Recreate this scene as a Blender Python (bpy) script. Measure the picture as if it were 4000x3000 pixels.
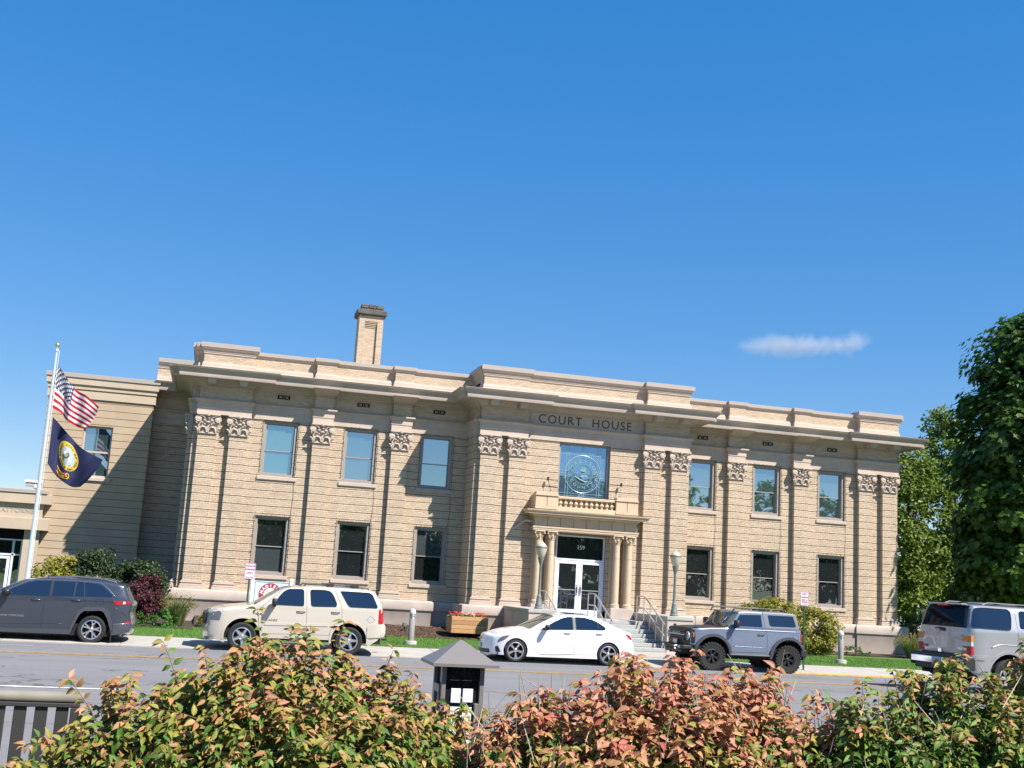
import bpy, bmesh, math, random
import numpy as np
from mathutils import Vector, Matrix, geometry
from math import pi, sin, cos, radians, sqrt, atan2

rnd = random.Random(7)
nrng = np.random.default_rng(11)
for o in list(bpy.data.objects):
    bpy.data.objects.remove(o)
SC = bpy.context.scene
COL = SC.collection

# ------------------------------------------------------------------ camera
CX, CY, CZ = -13.911, -43.604, 2.291
YAW, PIT, ROL, FPX = 0.2504, 0.1747, 0.0592, 4400.1
cam_d = bpy.data.cameras.new('camera')
cam_d.sensor_width = 36.0
cam_d.lens = FPX / 4000 * 36.0
cam_d.clip_start = 0.05
cam_d.clip_end = 8000
cam = bpy.data.objects.new('camera', cam_d)
COL.objects.link(cam)
fw = Vector((sin(YAW) * cos(PIT), cos(YAW) * cos(PIT), sin(PIT)))
rt = Vector((cos(YAW), -sin(YAW), 0))
up = rt.cross(fw)
R_ = cos(ROL) * rt + sin(ROL) * up
U_ = -sin(ROL) * rt + cos(ROL) * up
mw = Matrix.Identity(4)
for i in range(3):
    mw[i][0] = R_[i]; mw[i][1] = U_[i]; mw[i][2] = -fw[i]; mw[i][3] = (CX, CY, CZ)[i]
cam.matrix_world = mw
SC.camera = cam

# ------------------------------------------------------------------ world, sun, exposure
SUN = Vector((0.79, -1.0, 1.52)).normalized()
W = bpy.data.worlds.new('World'); SC.world = W
W.use_nodes = True
nt = W.node_tree
for n in list(nt.nodes): nt.nodes.remove(n)
wo = nt.nodes.new('ShaderNodeOutputWorld')
bg = nt.nodes.new('ShaderNodeBackground')
sky = nt.nodes.new('ShaderNodeTexSky')
sky.sky_type = 'NISHITA'
sky.sun_disc = False
sky.sun_elevation = math.asin(SUN.z)
sky.sun_rotation = atan2(SUN.x, SUN.y)
sky.altitude = 1500
sky.air_density = 1.0
sky.dust_density = 0.0
sky.ozone_density = 3.5
gm = nt.nodes.new('ShaderNodeGamma'); gm.inputs['Gamma'].default_value = 0.38
hs = nt.nodes.new('ShaderNodeHueSaturation')
hs.inputs['Saturation'].default_value = 2.45
hs.inputs['Value'].default_value = 1.5
hs.inputs['Hue'].default_value = 0.512
nt.links.new(sky.outputs[0], gm.inputs['Color'])
nt.links.new(gm.outputs[0], hs.inputs['Color'])
nt.links.new(hs.outputs[0], bg.inputs['Color'])
bg.inputs['Strength'].default_value = 0.15
nt.links.new(bg.outputs[0], wo.inputs[0])

sun_d = bpy.data.lights.new('sun', 'SUN')
sun_d.energy = 5.0
sun_d.angle = radians(0.53)
sun_d.color = (1.0, 0.94, 0.85)
sun = bpy.data.objects.new('sun', sun_d)
COL.objects.link(sun)
sun.rotation_euler = (-SUN).to_track_quat('-Z', 'Y').to_euler()

SC.view_settings.view_transform = 'Standard'
SC.view_settings.look = 'None'
SC.view_settings.gamma = 1.0
SC.view_settings.use_curve_mapping = False
SC.view_settings.exposure = 0.95
SC.render.engine = 'CYCLES'
SC.cycles.max_bounces = 6
SC.cycles.transparent_max_bounces = 12

# ------------------------------------------------------------------ materials
MATS = {}
def mat(name, col=(0.5, 0.5, 0.5), rough=0.6, metal=0.0, spec=0.5, coat=0.0, var=0.0, nscale=6.0, bump=0.0, bscale=40.0,
        island=0.0, trans=0.0, emit=0.0, col2=None, col3=None, streak=0.0, coatr=0.03):
    """Principled material; col..col3 mixed by random-per-island / object random and noise."""
    if name in MATS: return MATS[name]
    m = bpy.data.materials.new(name); m.use_nodes = True
    t = m.node_tree; b = t.nodes['Principled BSDF']
    out = [n for n in t.nodes if n.type == 'OUTPUT_MATERIAL'][0]
    b.inputs['Roughness'].default_value = rough
    b.inputs['Metallic'].default_value = metal
    b.inputs['Specular IOR Level'].default_value = spec
    b.inputs['Coat Weight'].default_value = coat
    b.inputs['Coat Roughness'].default_value = coatr
    src = None
    def L(a, c): t.links.new(a, c)
    if col2 is not None or island:
        geo = t.nodes.new('ShaderNodeNewGeometry')
        oi = t.nodes.new('ShaderNodeObjectInfo')
        ad = t.nodes.new('ShaderNodeMath'); ad.operation = 'ADD'
        L(geo.outputs['Random Per Island'], ad.inputs[0]); L(oi.outputs['Random'], ad.inputs[1])
        fr = t.nodes.new('ShaderNodeMath'); fr.operation = 'FRACT'
        L(ad.outputs[0], fr.inputs[0])
        cr = t.nodes.new('ShaderNodeValToRGB')
        cols = [col, col2 or col] + ([col3] if col3 else [])
        if len(cols) == 3:
            cr.color_ramp.elements.new(0.5)
        for e, c in zip(cr.color_ramp.elements, cols):
            e.color = (*c, 1)
        L(fr.outputs[0], cr.inputs[0])
        src = cr.outputs[0]
        if island:
            hv = t.nodes.new('ShaderNodeHueSaturation')
            mr = t.nodes.new('ShaderNodeMapRange')
            mr.inputs['To Min'].default_value = 1 - island; mr.inputs['To Max'].default_value = 1 + island
            m2 = t.nodes.new('ShaderNodeMath'); m2.operation = 'MULTIPLY'; m2.inputs[1].default_value = 7.31
            f2 = t.nodes.new('ShaderNodeMath'); f2.operation = 'FRACT'
            L(fr.outputs[0], m2.inputs[0]); L(m2.outputs[0], f2.inputs[0]); L(f2.outputs[0], mr.inputs['Value'])
            L(mr.outputs[0], hv.inputs['Value']); L(src, hv.inputs['Color']); src = hv.outputs[0]
    if var or streak:
        tc = t.nodes.new('ShaderNodeTexCoord')
        nz = t.nodes.new('ShaderNodeTexNoise'); nz.inputs['Scale'].default_value = nscale; nz.inputs['Detail'].default_value = 6
        if streak:
            mp = t.nodes.new('ShaderNodeMapping'); mp.inputs['Scale'].default_value = (1, 1, streak)
            L(tc.outputs['Object'], mp.inputs['Vector']); L(mp.outputs[0], nz.inputs['Vector'])
        else:
            L(tc.outputs['Object'], nz.inputs['Vector'])
        mr = t.nodes.new('ShaderNodeMapRange')
        mr.inputs['From Min'].default_value = 0.25; mr.inputs['From Max'].default_value = 0.75
        mr.inputs['To Min'].default_value = 1 - var; mr.inputs['To Max'].default_value = 1 + var
        L(nz.outputs['Fac'], mr.inputs['Value'])
        hv = t.nodes.new('ShaderNodeHueSaturation')
        L(mr.outputs[0], hv.inputs['Value'])
        if src is not None: L(src, hv.inputs['Color'])
        else: hv.inputs['Color'].default_value = (*col, 1)
        src = hv.outputs[0]
    if src is not None: L(src, b.inputs['Base Color'])
    else: b.inputs['Base Color'].default_value = (*col, 1)
    if bump:
        tc2 = t.nodes.new('ShaderNodeTexCoord')
        n2 = t.nodes.new('ShaderNodeTexNoise'); n2.inputs['Scale'].default_value = bscale; n2.inputs['Detail'].default_value = 4
        L(tc2.outputs['Object'], n2.inputs['Vector'])
        bp = t.nodes.new('ShaderNodeBump'); bp.inputs['Strength'].default_value = bump; bp.inputs['Distance'].default_value = 0.02
        L(n2.outputs['Fac'], bp.inputs['Height']); L(bp.outputs[0], b.inputs['Normal'])
    if trans:
        tr = t.nodes.new('ShaderNodeBsdfTranslucent')
        if src is not None: L(src, tr.inputs['Color'])
        else: tr.inputs['Color'].default_value = (*col, 1)
        mx = t.nodes.new('ShaderNodeMixShader'); mx.inputs[0].default_value = trans
        L(b.outputs[0], mx.inputs[1]); L(tr.outputs[0], mx.inputs[2]); L(mx.outputs[0], out.inputs['Surface'])
    if emit:
        b.inputs['Emission Color'].default_value = (*col, 1); b.inputs['Emission Strength'].default_value = emit
    MATS[name] = m
    return m

def glass_mat(name, tint=(0.03, 0.04, 0.05), refl=0.35, rcol=(0.9, 0.97, 1.0), rough=0.015, wob=0.0, top=1.0):
    """coated window glass: a dark body under a mirror layer that grows at grazing angles"""
    if name in MATS: return MATS[name]
    m = bpy.data.materials.new(name); m.use_nodes = True
    t = m.node_tree
    out = [n for n in t.nodes if n.type == 'OUTPUT_MATERIAL'][0]
    t.nodes.remove(t.nodes['Principled BSDF'])
    d = t.nodes.new('ShaderNodeBsdfDiffuse'); d.inputs['Color'].default_value = (*tint, 1)
    g = t.nodes.new('ShaderNodeBsdfGlossy'); g.inputs['Color'].default_value = (*rcol, 1); g.inputs['Roughness'].default_value = rough
    fr = t.nodes.new('ShaderNodeLayerWeight'); fr.inputs['Blend'].default_value = 0.25
    mr = t.nodes.new('ShaderNodeMapRange'); mr.inputs['To Min'].default_value = refl; mr.inputs['To Max'].default_value = top
    t.links.new(fr.outputs['Fresnel'], mr.inputs['Value'])
    mx = t.nodes.new('ShaderNodeMixShader')
    t.links.new(mr.outputs[0], mx.inputs[0]); t.links.new(d.outputs[0], mx.inputs[1]); t.links.new(g.outputs[0], mx.inputs[2])
    t.links.new(mx.outputs[0], out.inputs['Surface'])
    if wob:
        tc = t.nodes.new('ShaderNodeTexCoord'); nz = t.nodes.new('ShaderNodeTexNoise'); nz.inputs['Scale'].default_value = 1.12
        bp = t.nodes.new('ShaderNodeBump'); bp.inputs['Strength'].default_value = wob; bp.inputs['Distance'].default_value = 0.05
        t.links.new(tc.outputs['Object'], nz.inputs['Vector']); t.links.new(nz.outputs['Fac'], bp.inputs['Height'])
        t.links.new(bp.outputs[0], g.inputs['Normal'])
    MATS[name] = m
    return m

def paint(name, col, metal=0.0, rough=0.35, flake=0.0):
    return mat(name, col, rough=rough, metal=metal, spec=0.5, coat=1.0)

M = dict(
    brick=mat('brick', (0.485, 0.378, 0.275), 0.85, col2=(0.525, 0.415, 0.308), col3=(0.445, 0.34, 0.243), island=0.06, bump=0.2, bscale=60, var=0.07, nscale=0.6),
    mortar=mat('mortar', (0.36, 0.275, 0.195), 0.95, var=0.12, nscale=3),
    groove=mat('groove_mortar', (0.20, 0.14, 0.095), 0.95),
    stone=mat('limestone', (0.46, 0.375, 0.31), 0.8, var=0.10, nscale=2.0, bump=0.15, bscale=25),
    trim=mat('painted_cornice', (0.41, 0.34, 0.285), 0.7, var=0.10, nscale=1.2, streak=0.4),
    coping=mat('metal_coping', (0.37, 0.32, 0.28), 0.55, metal=0.1),
    terra=mat('terracotta', (0.50, 0.385, 0.265), 0.7, var=0.08, nscale=3, bump=0.1),
    plinth=mat('plinth_concrete', (0.44, 0.365, 0.32), 0.9, var=0.16, nscale=1.2, bump=0.3, bscale=30),
    concrete=mat('grey_concrete', (0.36, 0.35, 0.32), 0.9, var=0.15, nscale=4, bump=0.25, bscale=50),
    granite=mat('granite_step', (0.34, 0.345, 0.33), 0.85, var=0.25, nscale=30, bump=0.3, bscale=60),
    frame=mat('taupe_frame', (0.30, 0.265, 0.24), 0.45),
    white_alu=mat('white_aluminium', (0.62, 0.66, 0.74), 0.35),
    letter=mat('dark_letters', (0.035, 0.025, 0.02), 0.6),
    black=mat('black_metal', (0.015, 0.015, 0.017), 0.45),
    dark=mat('dark_void', (0.008, 0.008, 0.009), 0.9),
    steel=mat('brushed_steel', (0.52, 0.50, 0.47), 0.35, metal=0.6),
    chrome=mat('chrome', (0.8, 0.8, 0.8), 0.08, metal=1.0),
    silver=mat('alloy_silver', (0.62, 0.63, 0.66), 0.25, metal=0.85),
    rubber=mat('tyre_rubber', (0.022, 0.022, 0.022), 0.75, spec=0.3),
    plastic=mat('black_plastic', (0.02, 0.021, 0.023), 0.5),
    cladding=mat('grey_plastic', (0.055, 0.06, 0.075), 0.5),
    lampgreen=mat('lamp_post_paint', (0.15, 0.175, 0.165), 0.5, var=0.1, nscale=5),
    frost=mat('frosted_globe', (0.66, 0.60, 0.45), 0.35, trans=0.3),
    white=mat('white_paint', (0.78, 0.79, 0.80), 0.5),
    red=mat('red_ink', (0.42, 0.03, 0.04), 0.5),
    redlamp=mat('red_lens', (0.40, 0.010, 0.014), 0.3, coat=.15),
    amber=mat('amber_lens', (0.62, 0.20, 0.02), 0.3, coat=.15),
    clear=mat('clear_lens', (0.48, 0.50, 0.50), 0.25, coat=.3),
    hlamp=mat('headlamp_lens', (0.10, 0.12, 0.15), 0.05, spec=0.9, coat=1.0),
    green_post=mat('green_post', (0.018, 0.065, 0.035), 0.5),
    wood=mat('planter_wood', (0.42, 0.225, 0.10), 0.75, col2=(0.50, 0.29, 0.14), col3=(0.34, 0.17, 0.075), var=0.25, nscale=6, streak=12, bump=0.2),
    soil=mat('dark_soil', (0.04, 0.027, 0.018), 1.0),
    gold=mat('gold_ball', (0.62, 0.46, 0.20), 0.3, metal=0.7),
    alu=mat('pole_aluminium', (0.72, 0.74, 0.77), 0.3, metal=0.5),
    gl_up=glass_mat('upper_window_glass', (0.05, 0.085, 0.09), 0.50, (0.88, 0.95, 0.97), wob=0.02),
    gl_lo=glass_mat('lower_window_glass', (0.016, 0.019, 0.021), 0.24, (0.85, 0.92, 0.95), wob=0.12),
    gl_lo2=glass_mat('lower_window_glass_blind', (0.055, 0.065, 0.07), 0.22, (0.85, 0.92, 0.95), wob=0.12),
    gl_up2=glass_mat('upper_window_glass_grey', (0.13, 0.15, 0.17), 0.42, (0.85, 0.9, 0.97), wob=0.03),
    gl_up3=glass_mat('upper_window_glass_teal', (0.075, 0.15, 0.15), 0.46, (0.82, 0.97, 0.97), wob=0.02),
    gl_car=glass_mat('tinted_car_glass', (0.010, 0.018, 0.035), 0.07, (0.75, 0.87, 1.0)),
    gl_shield=glass_mat('windscreen_glass', (0.035, 0.045, 0.05), 0.16, (0.9, 0.97, 1.0)),
    gl_black=glass_mat('black_tint', (0.006, 0.007, 0.012), 0.02, (0.8, 0.9, 1.0), top=.25),
    blind=mat('roller_blind', (0.42, 0.47, 0.46), 0.8),
)

# ------------------------------------------------------------------ object helpers
class MB:
    """collects faces; build() links them as one mesh object"""
    def __init__(s): s.v = []; s.f = []; s.mi = []; s.cur = 0
    def add(s, vs, fs):
        n = len(s.v)
        s.v.extend(vs)
        for f in fs:
            s.f.append([n + i for i in f]); s.mi.append(s.cur)
        return s
    def box(s, x0, x1, y0, y1, z0, z1):
        return s.add([(x0, y0, z0), (x1, y0, z0), (x1, y1, z0), (x0, y1, z0), (x0, y0, z1), (x1, y0, z1), (x1, y1, z1), (x0, y1, z1)],
                     [(0, 3, 2, 1), (4, 5, 6, 7), (0, 1, 5, 4), (1, 2, 6, 5), (2, 3, 7, 6), (3, 0, 4, 7)])
    def bbox(s, x0, x1, y0, y1, z0, z1, b=0.01):
        """box with chamfered edges"""
        c = [((x0 + x1) / 2, (y0 + y1) / 2, (z0 + z1) / 2)][0]
        hx, hy, hz = (x1 - x0) / 2, (y1 - y0) / 2, (z1 - z0) / 2
        b = min(b, hx * .45, hy * .45, hz * .45)
        vs = []; idx = {}
        for sx in (-1, 1):
            for sy in (-1, 1):
                for sz in (-1, 1):
                    for a in range(3):
                        p = [sx * (hx - b), sy * (hy - b), sz * (hz - b)]
                        p[a] = (sx * hx, sy * hy, sz * hz)[a]
                        idx[(sx, sy, sz, a)] = len(vs); vs.append((c[0] + p[0], c[1] + p[1], c[2] + p[2]))
        fs = []
        for a in range(3):
            o1, o2 = (a + 1) % 3, (a + 2) % 3
            for sg in (-1, 1):
                q = []
                for (u, w) in ((-1, -1), (1, -1), (1, 1), (-1, 1)):
                    k = [0, 0, 0]; k[a] = sg; k[o1] = u; k[o2] = w
                    q.append(idx[(*k, a)])
                fs.append(q if sg > 0 else q[::-1])
                # edges along axis a
        for a in range(3):
            o1, o2 = (a + 1) % 3, (a + 2) % 3
            for u in (-1, 1):
                for w in (-1, 1):
                    k0 = [0, 0, 0]; k0[a] = -1; k0[o1] = u; k0[o2] = w
                    k1 = list(k0); k1[a] = 1
                    q = [idx[(*k0, o1)], idx[(*k1, o1)], idx[(*k1, o2)], idx[(*k0, o2)]]
                    fs.append(q if u * w < 0 else q[::-1])
        for sx in (-1, 1):
            for sy in (-1, 1):
                for sz in (-1, 1):
                    q = [idx[(sx, sy, sz, a)] for a in range(3)]
                    fs.append(q if sx * sy * sz > 0 else q[::-1])
        return s.add(vs, fs)
    def quad(s, a, b, c, d): return s.add([a, b, c, d], [(0, 1, 2, 3)])
    def poly(s, pts): return s.add(list(pts), [tuple(range(len(pts)))])
    def prism(s, pts, d):
        """closed polygon pts (3d) extruded by vector d"""
        n = len(pts)
        q = [(p[0] + d[0], p[1] + d[1], p[2] + d[2]) for p in pts]
        return s.add(list(pts) + q, [tuple(range(n))[::-1], tuple(range(n, 2 * n))] + [(i, (i + 1) % n, n + (i + 1) % n, n + i) for i in range(n)])
    def lathe(s, prof, c=(0, 0, 0), n=16, axis='z', cap=True):
        vs = []
        for (r, h) in prof:
            for k in range(n):
                a = 2 * pi * k / n
                if axis == 'z': vs.append((c[0] + r * cos(a), c[1] + r * sin(a), c[2] + h))
                elif axis == 'y': vs.append((c[0] + r * cos(a), c[1] + h, c[2] + r * sin(a)))
                else: vs.append((c[0] + h, c[1] + r * cos(a), c[2] + r * sin(a)))
        fs = []
        for i in range(len(prof) - 1):
            for k in range(n):
                k2 = (k + 1) % n
                q = (i * n + k, i * n + k2, (i + 1) * n + k2, (i + 1) * n + k)
                fs.append(q if axis != 'y' else q[::-1])
        if cap:
            b = tuple(range(n)); t_ = tuple(range((len(prof) - 1) * n, len(prof) * n))
            if axis != 'y': fs += [b[::-1], t_]
            else: fs += [b, t_[::-1]]
        return s.add(vs, fs)
    def tube(s, pts, r, n=8, closed=False, cap=True):
        pts = [Vector(p) for p in pts]
        m = len(pts); vs = []
        prevn = None
        for i, p in enumerate(pts):
            if closed: d = pts[(i + 1) % m] - pts[i - 1]
            else: d = (pts[min(i + 1, m - 1)] - pts[max(i - 1, 0)])
            d.normalize()
            if prevn is None:
                a = Vector((0, 0, 1)) if abs(d.z) < .9 else Vector((1, 0, 0))
                nx = d.cross(a).normalized()
            else:
                nx = (prevn - d * prevn.dot(d)).normalized()
            prevn = nx
            ny = d.cross(nx)
            rr = r[i] if hasattr(r, '__len__') else r
            for k in range(n):
                a = 2 * pi * k / n
                q = p + nx * (rr * cos(a)) + ny * (rr * sin(a)); vs.append(tuple(q))
        fs = []
        for i in range(m if closed else m - 1):
            j = (i + 1) % m
            for k in range(n):
                k2 = (k + 1) % n
                fs.append((i * n + k, i * n + k2, j * n + k2, j * n + k))
        if cap and not closed:
            fs += [tuple(range(n))[::-1], tuple(range((m - 1) * n, m * n))]
        return s.add(vs, fs)
    def sweep(s, path, prof, cap=True):
        """prof [(d,z)] swept along a plan path of axis-parallel legs; +d is to the right of travel"""
        n = len(path); ring = []
        for i in range(n):
            p = path[i]
            ns = []
            if i > 0:
                dx, dy = p[0] - path[i - 1][0], p[1] - path[i - 1][1]; l = math.hypot(dx, dy); ns.append((dy / l, -dx / l))
            if i < n - 1:
                dx, dy = path[i + 1][0] - p[0], path[i + 1][1] - p[1]; l = math.hypot(dx, dy); ns.append((dy / l, -dx / l))
            if len(ns) == 2 and abs(ns[0][0] * ns[1][0] + ns[0][1] * ns[1][1]) < .1:
                o = (ns[0][0] + ns[1][0], ns[0][1] + ns[1][1])
            else: o = ns[0]
            ring.append(o)
        vs = []
        k = len(prof)
        for i in range(n):
            for (d, z) in prof:
                vs.append((path[i][0] + ring[i][0] * d, path[i][1] + ring[i][1] * d, z))
        fs = []
        for i in range(n - 1):
            for j in range(k - 1):
                fs.append((i * k + j, i * k + j + 1, (i + 1) * k + j + 1, (i + 1) * k + j)[::-1])
        if cap:
            fs += [tuple(range(k)), tuple(range((n - 1) * k, n * k))[::-1]]
        return s.add(vs, fs)
    def mesh(s, name):
        me = bpy.data.meshes.new(name)
        me.from_pydata([tuple(v) for v in s.v], [], s.f)
        if any(s.mi): me.polygons.foreach_set('material_index', s.mi)
        me.update()
        return me
    def build(s, name, m, parent=None, smooth=False, angle=None):
        return link(name, s.mesh(name), m, parent, smooth, angle)

def link(name, me, m, parent=None, smooth=False, angle=None):
    if m is not None:
        for mm in (m if isinstance(m, (list, tuple)) else [m]):
            me.materials.append(mm)
    if smooth or angle:
        me.polygons.foreach_set('use_smooth', [True] * len(me.polygons))
        if angle: me.set_sharp_from_angle(angle=radians(angle))
    o = bpy.data.objects.new(name, me)
    COL.objects.link(o)
    if parent is not None: o.parent = parent
    return o

def tag(o, label, cat=None, group=None, kind=None):
    if label: o['label'] = label
    if cat: o['category'] = cat
    if group: o['group'] = group
    if kind: o['kind'] = kind
    return o
def thing(name, label, cat, loc=(0, 0, 0), rz=0.0, group=None):
    o = bpy.data.objects.new(name, None)
    o.empty_display_size = 0.3
    COL.objects.link(o)
    o.location = loc; o.rotation_euler = (0, 0, rz)
    return tag(o, label, cat, group)
def struct(o): o['kind'] = 'structure'; return o
def stuff(o): o['kind'] = 'stuff'; return o
def copy_tree(o, parent=None):
    c = o.copy(); COL.objects.link(c); c.parent = parent
    for ch in list(o.children): copy_tree(ch, c)
    return c

def text_mesh(body, size=1.0, depth=0.005, align='CENTER', spacing=1.0, bold=0.0):
    cu = bpy.data.curves.new('text', 'FONT')
    cu.body = body; cu.size = size; cu.extrude = depth; cu.align_x = align; cu.align_y = 'CENTER'
    cu.space_character = spacing; cu.resolution_u = 3; cu.offset = bold
    ob = bpy.data.objects.new('text', cu)
    COL.objects.link(ob)
    bpy.context.view_layer.update()
    me = bpy.data.meshes.new_from_object(ob.evaluated_get(bpy.context.evaluated_depsgraph_get()))
    vs = [tuple(v.co) for v in me.vertices]; fs = [tuple(f.vertices) for f in me.polygons]
    bpy.data.objects.remove(ob); bpy.data.curves.remove(cu); bpy.data.meshes.remove(me)
    return vs, fs
def add_text(mb, body, fn, size, depth=0.004, **k):
    """fn maps text-plane (x,y,h) to 3d"""
    vs, fs = text_mesh(body, size, depth, **k)
    mb.add([fn(*v) for v in vs], fs)
def facing(x, y, z): return lambda a, b, h: (x + a, y - h, z + b)      # text upright, facing -Y
def arc_text(mb, body, R, a0, a1, size, fn, depth=0.003, inward=False, bold=0.0):
    """letters along an arc; angles in degrees from +x, letters upright towards outside (or inside)"""
    n = len(body)
    for i, ch in enumerate(body):
        if ch == ' ': continue
        a = radians(a0 + (a1 - a0) * (i / max(1, n - 1)))
        rot = a - pi / 2 if not inward else a + pi / 2
        cx_, cy_ = R * cos(a), R * sin(a)
        vs, fs = text_mesh(ch, size, depth, bold=bold)
        mb.add([fn(cx_ + v[0] * cos(rot) - v[1] * sin(rot), cy_ + v[0] * sin(rot) + v[1] * cos(rot), v[2]) for v in vs], fs)
# ------------------------------------------------------------------ ground, road, pavements
def road_z(y): return 0.024 * (-10.7 - y) + 0.25 * (1 - ((y + 21) / 10.3) ** 2)
def asphalt_mat():
    m = bpy.data.materials.new('asphalt'); m.use_nodes = True
    t = m.node_tree; b = t.nodes['Principled BSDF']; b.inputs['Roughness'].default_value = 0.85
    tc = t.nodes.new('ShaderNodeTexCoord')
    def noise(sc, det, vec=None):
        n = t.nodes.new('ShaderNodeTexNoise'); n.inputs['Scale'].default_value = sc; n.inputs['Detail'].default_value = det
        t.links.new(vec or tc.outputs['Object'], n.inputs['Vector']); return n
    mp = t.nodes.new('ShaderNodeMapping'); mp.inputs['Scale'].default_value = (0.12, 1.3, 1)
    t.links.new(tc.outputs['Object'], mp.inputs['Vector'])
    tracks = noise(1.0, 5, mp.outputs[0]); fine = noise(90, 3); patch = noise(0.35, 4)
    # cracks: thin dark veins along distorted voronoi borders
    dn = noise(0.8, 4)
    ad = t.nodes.new('ShaderNodeMixRGB'); ad.blend_type = 'ADD'; ad.inputs[0].default_value = 0.9
    mp2 = t.nodes.new('ShaderNodeMapping'); mp2.inputs['Scale'].default_value = (0.10, 0.42, 0.3)
    t.links.new(tc.outputs['Object'], mp2.inputs['Vector'])
    t.links.new(mp2.outputs[0], ad.inputs[1]); t.links.new(dn.outputs['Color'], ad.inputs[2])
    vo = t.nodes.new('ShaderNodeTexVoronoi'); vo.feature = 'DISTANCE_TO_EDGE'; vo.inputs['Scale'].default_value = 1.0
    t.links.new(ad.outputs[0], vo.inputs['Vector'])
    cr = t.nodes.new('ShaderNodeMapRange'); cr.inputs['From Max'].default_value = 0.012; cr.inputs['To Min'].default_value = 0.35; cr.inputs['To Max'].default_value = 1.0
    t.links.new(vo.outputs['Distance'], cr.inputs['Value'])
    ramp = t.nodes.new('ShaderNodeValToRGB')
    ramp.color_ramp.elements[0].position = 0.3; ramp.color_ramp.elements[0].color = (0.152, 0.146, 0.148, 1)
    ramp.color_ramp.elements[1].position = 0.72; ramp.color_ramp.elements[1].color = (0.203, 0.196, 0.197, 1)
    mix = t.nodes.new('ShaderNodeMixRGB'); mix.inputs[0].default_value = 0.45
    t.links.new(tracks.outputs['Fac'], mix.inputs[1]); t.links.new(patch.outputs['Fac'], mix.inputs[2]); t.links.new(mix.outputs[0], ramp.inputs[0])
    m1 = t.nodes.new('ShaderNodeMixRGB'); m1.blend_type = 'MULTIPLY'; m1.inputs[0].default_value = 1
    t.links.new(ramp.outputs[0], m1.inputs[1]); t.links.new(cr.outputs[0], m1.inputs[2])
    m2 = t.nodes.new('ShaderNodeMixRGB'); m2.blend_type = 'OVERLAY'; m2.inputs[0].default_value = 0.45
    t.links.new(m1.outputs[0], m2.inputs[1]); t.links.new(fine.outputs['Fac'], m2.inputs[2])
    t.links.new(m2.outputs[0], b.inputs['Base Color'])
    bp = t.nodes.new('ShaderNodeBump'); bp.inputs['Strength'].default_value = 0.5; bp.inputs['Distance'].default_value = 0.01
    t.links.new(fine.outputs['Fac'], bp.inputs['Height']); t.links.new(bp.outputs[0], b.inputs['Normal'])
    return m
M['asphalt'] = asphalt_mat()
M['grass'] = mat('lawn_soil', (0.075, 0.14, 0.025), 0.95, var=0.3, nscale=3)
M['blade'] = mat('grass_blade', (0.10, 0.24, 0.03), 0.7, col2=(0.15, 0.30, 0.045), col3=(0.075, 0.18, 0.025), trans=0.3)
M['apron'] = mat('pale_concrete', (0.35, 0.33, 0.30), 0.9, var=0.12, nscale=2.2, bump=0.2, bscale=60)
M['yellow'] = mat('yellow_road_paint', (0.55, 0.31, 0.06), 0.8, var=0.35, nscale=9)
M['whiteline'] = mat('white_road_paint', (0.55, 0.55, 0.54), 0.8, var=0.3, nscale=8)
M['mulch'] = mat('bark_chip', (0.10, 0.055, 0.032), 0.95, col2=(0.16, 0.085, 0.05), col3=(0.06, 0.034, 0.022))
M['earth'] = mat('far_ground', (0.10, 0.13, 0.05), 0.95, var=0.3, nscale=0.05)

def sheet(name, xs, ys, zf, m):
    mb = MB()
    for y in ys:
        for x in xs: mb.v.append((x, y, zf(x, y)))
    n = len(xs)
    for j in range(len(ys) - 1):
        for i in range(n - 1):
            mb.f.append((j * n + i, j * n + i + 1, (j + 1) * n + i + 1, (j + 1) * n + i)); mb.mi.append(0)
    return mb.build(name, m, smooth=True)

struct(sheet('ground', [-3000, -400, 400, 3000], [-3000, -400, 400, 3000], lambda x, y: -0.6, M['earth']))
XS = list(np.linspace(-140, 140, 29))
struct(sheet('road', XS, list(np.linspace(-34.0, -10.7, 26)), lambda x, y: road_z(y), M['asphalt']))
mb = MB(); mb.bbox(-140, 140, -36.3, -34.02, .2, .53, .015)
struct(mb.build('near_pavement', M['apron']))
struct(sheet('near_lawn', [-140, -30, 20, 140], [-90, -50, -36.3], lambda x, y: .53, M['grass']))
def apron_z(y): return 0.045 + 0.09 * (y + 10.7) / 2.6
# the concrete strip the cars stand beside, cast in slabs with open joints
ap = thing('kerbside_concrete', None, None); del_keys = None
ap['kind'] = 'structure'
x = -46.0; k = 0
while x < 46:
    s = MB(); z0, z1 = apron_z(-10.7), apron_z(-8.1)
    s.add([(x, -10.7, -.1), (x + 2.98, -10.7, -.1), (x + 2.98, -8.1, -.1), (x, -8.1, -.1), (x, -10.7, z0 - .012), (x + 2.98, -10.7, z0 - .012), (x + 2.98, -8.1, z1), (x, -8.1, z1), (x, -10.66, z0), (x + 2.98, -10.66, z0)],
          [(0, 1, 5, 4), (4, 5, 9, 8), (8, 9, 6, 7), (1, 2, 6, 9, 5), (3, 0, 4, 8, 7), (2, 3, 7, 6)])
    s.build('slab', M['apron'], ap)
    x += 3.0
mb = MB(); mb.box(-46, 46, -10.69, -8.11, -.3, .03); mb.build('joint_bed', M['mortar'], ap)
mb = MB()
for x0, x1 in ((3.4, 9.2), (9.35, 30)):
    mb.add([(x0, -10.704, -.01), (x1, -10.704, -.01), (x1, -10.704, .034), (x0, -10.704, .034), (x1, -10.655, .049), (x0, -10.655, .049), (x1, -10.60, .051), (x0, -10.60, .051)],
           [(0, 1, 2, 3), (3, 2, 4, 5), (5, 4, 6, 7)])
struct(mb.build('yellow_kerb_line', M['yellow']))
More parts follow.
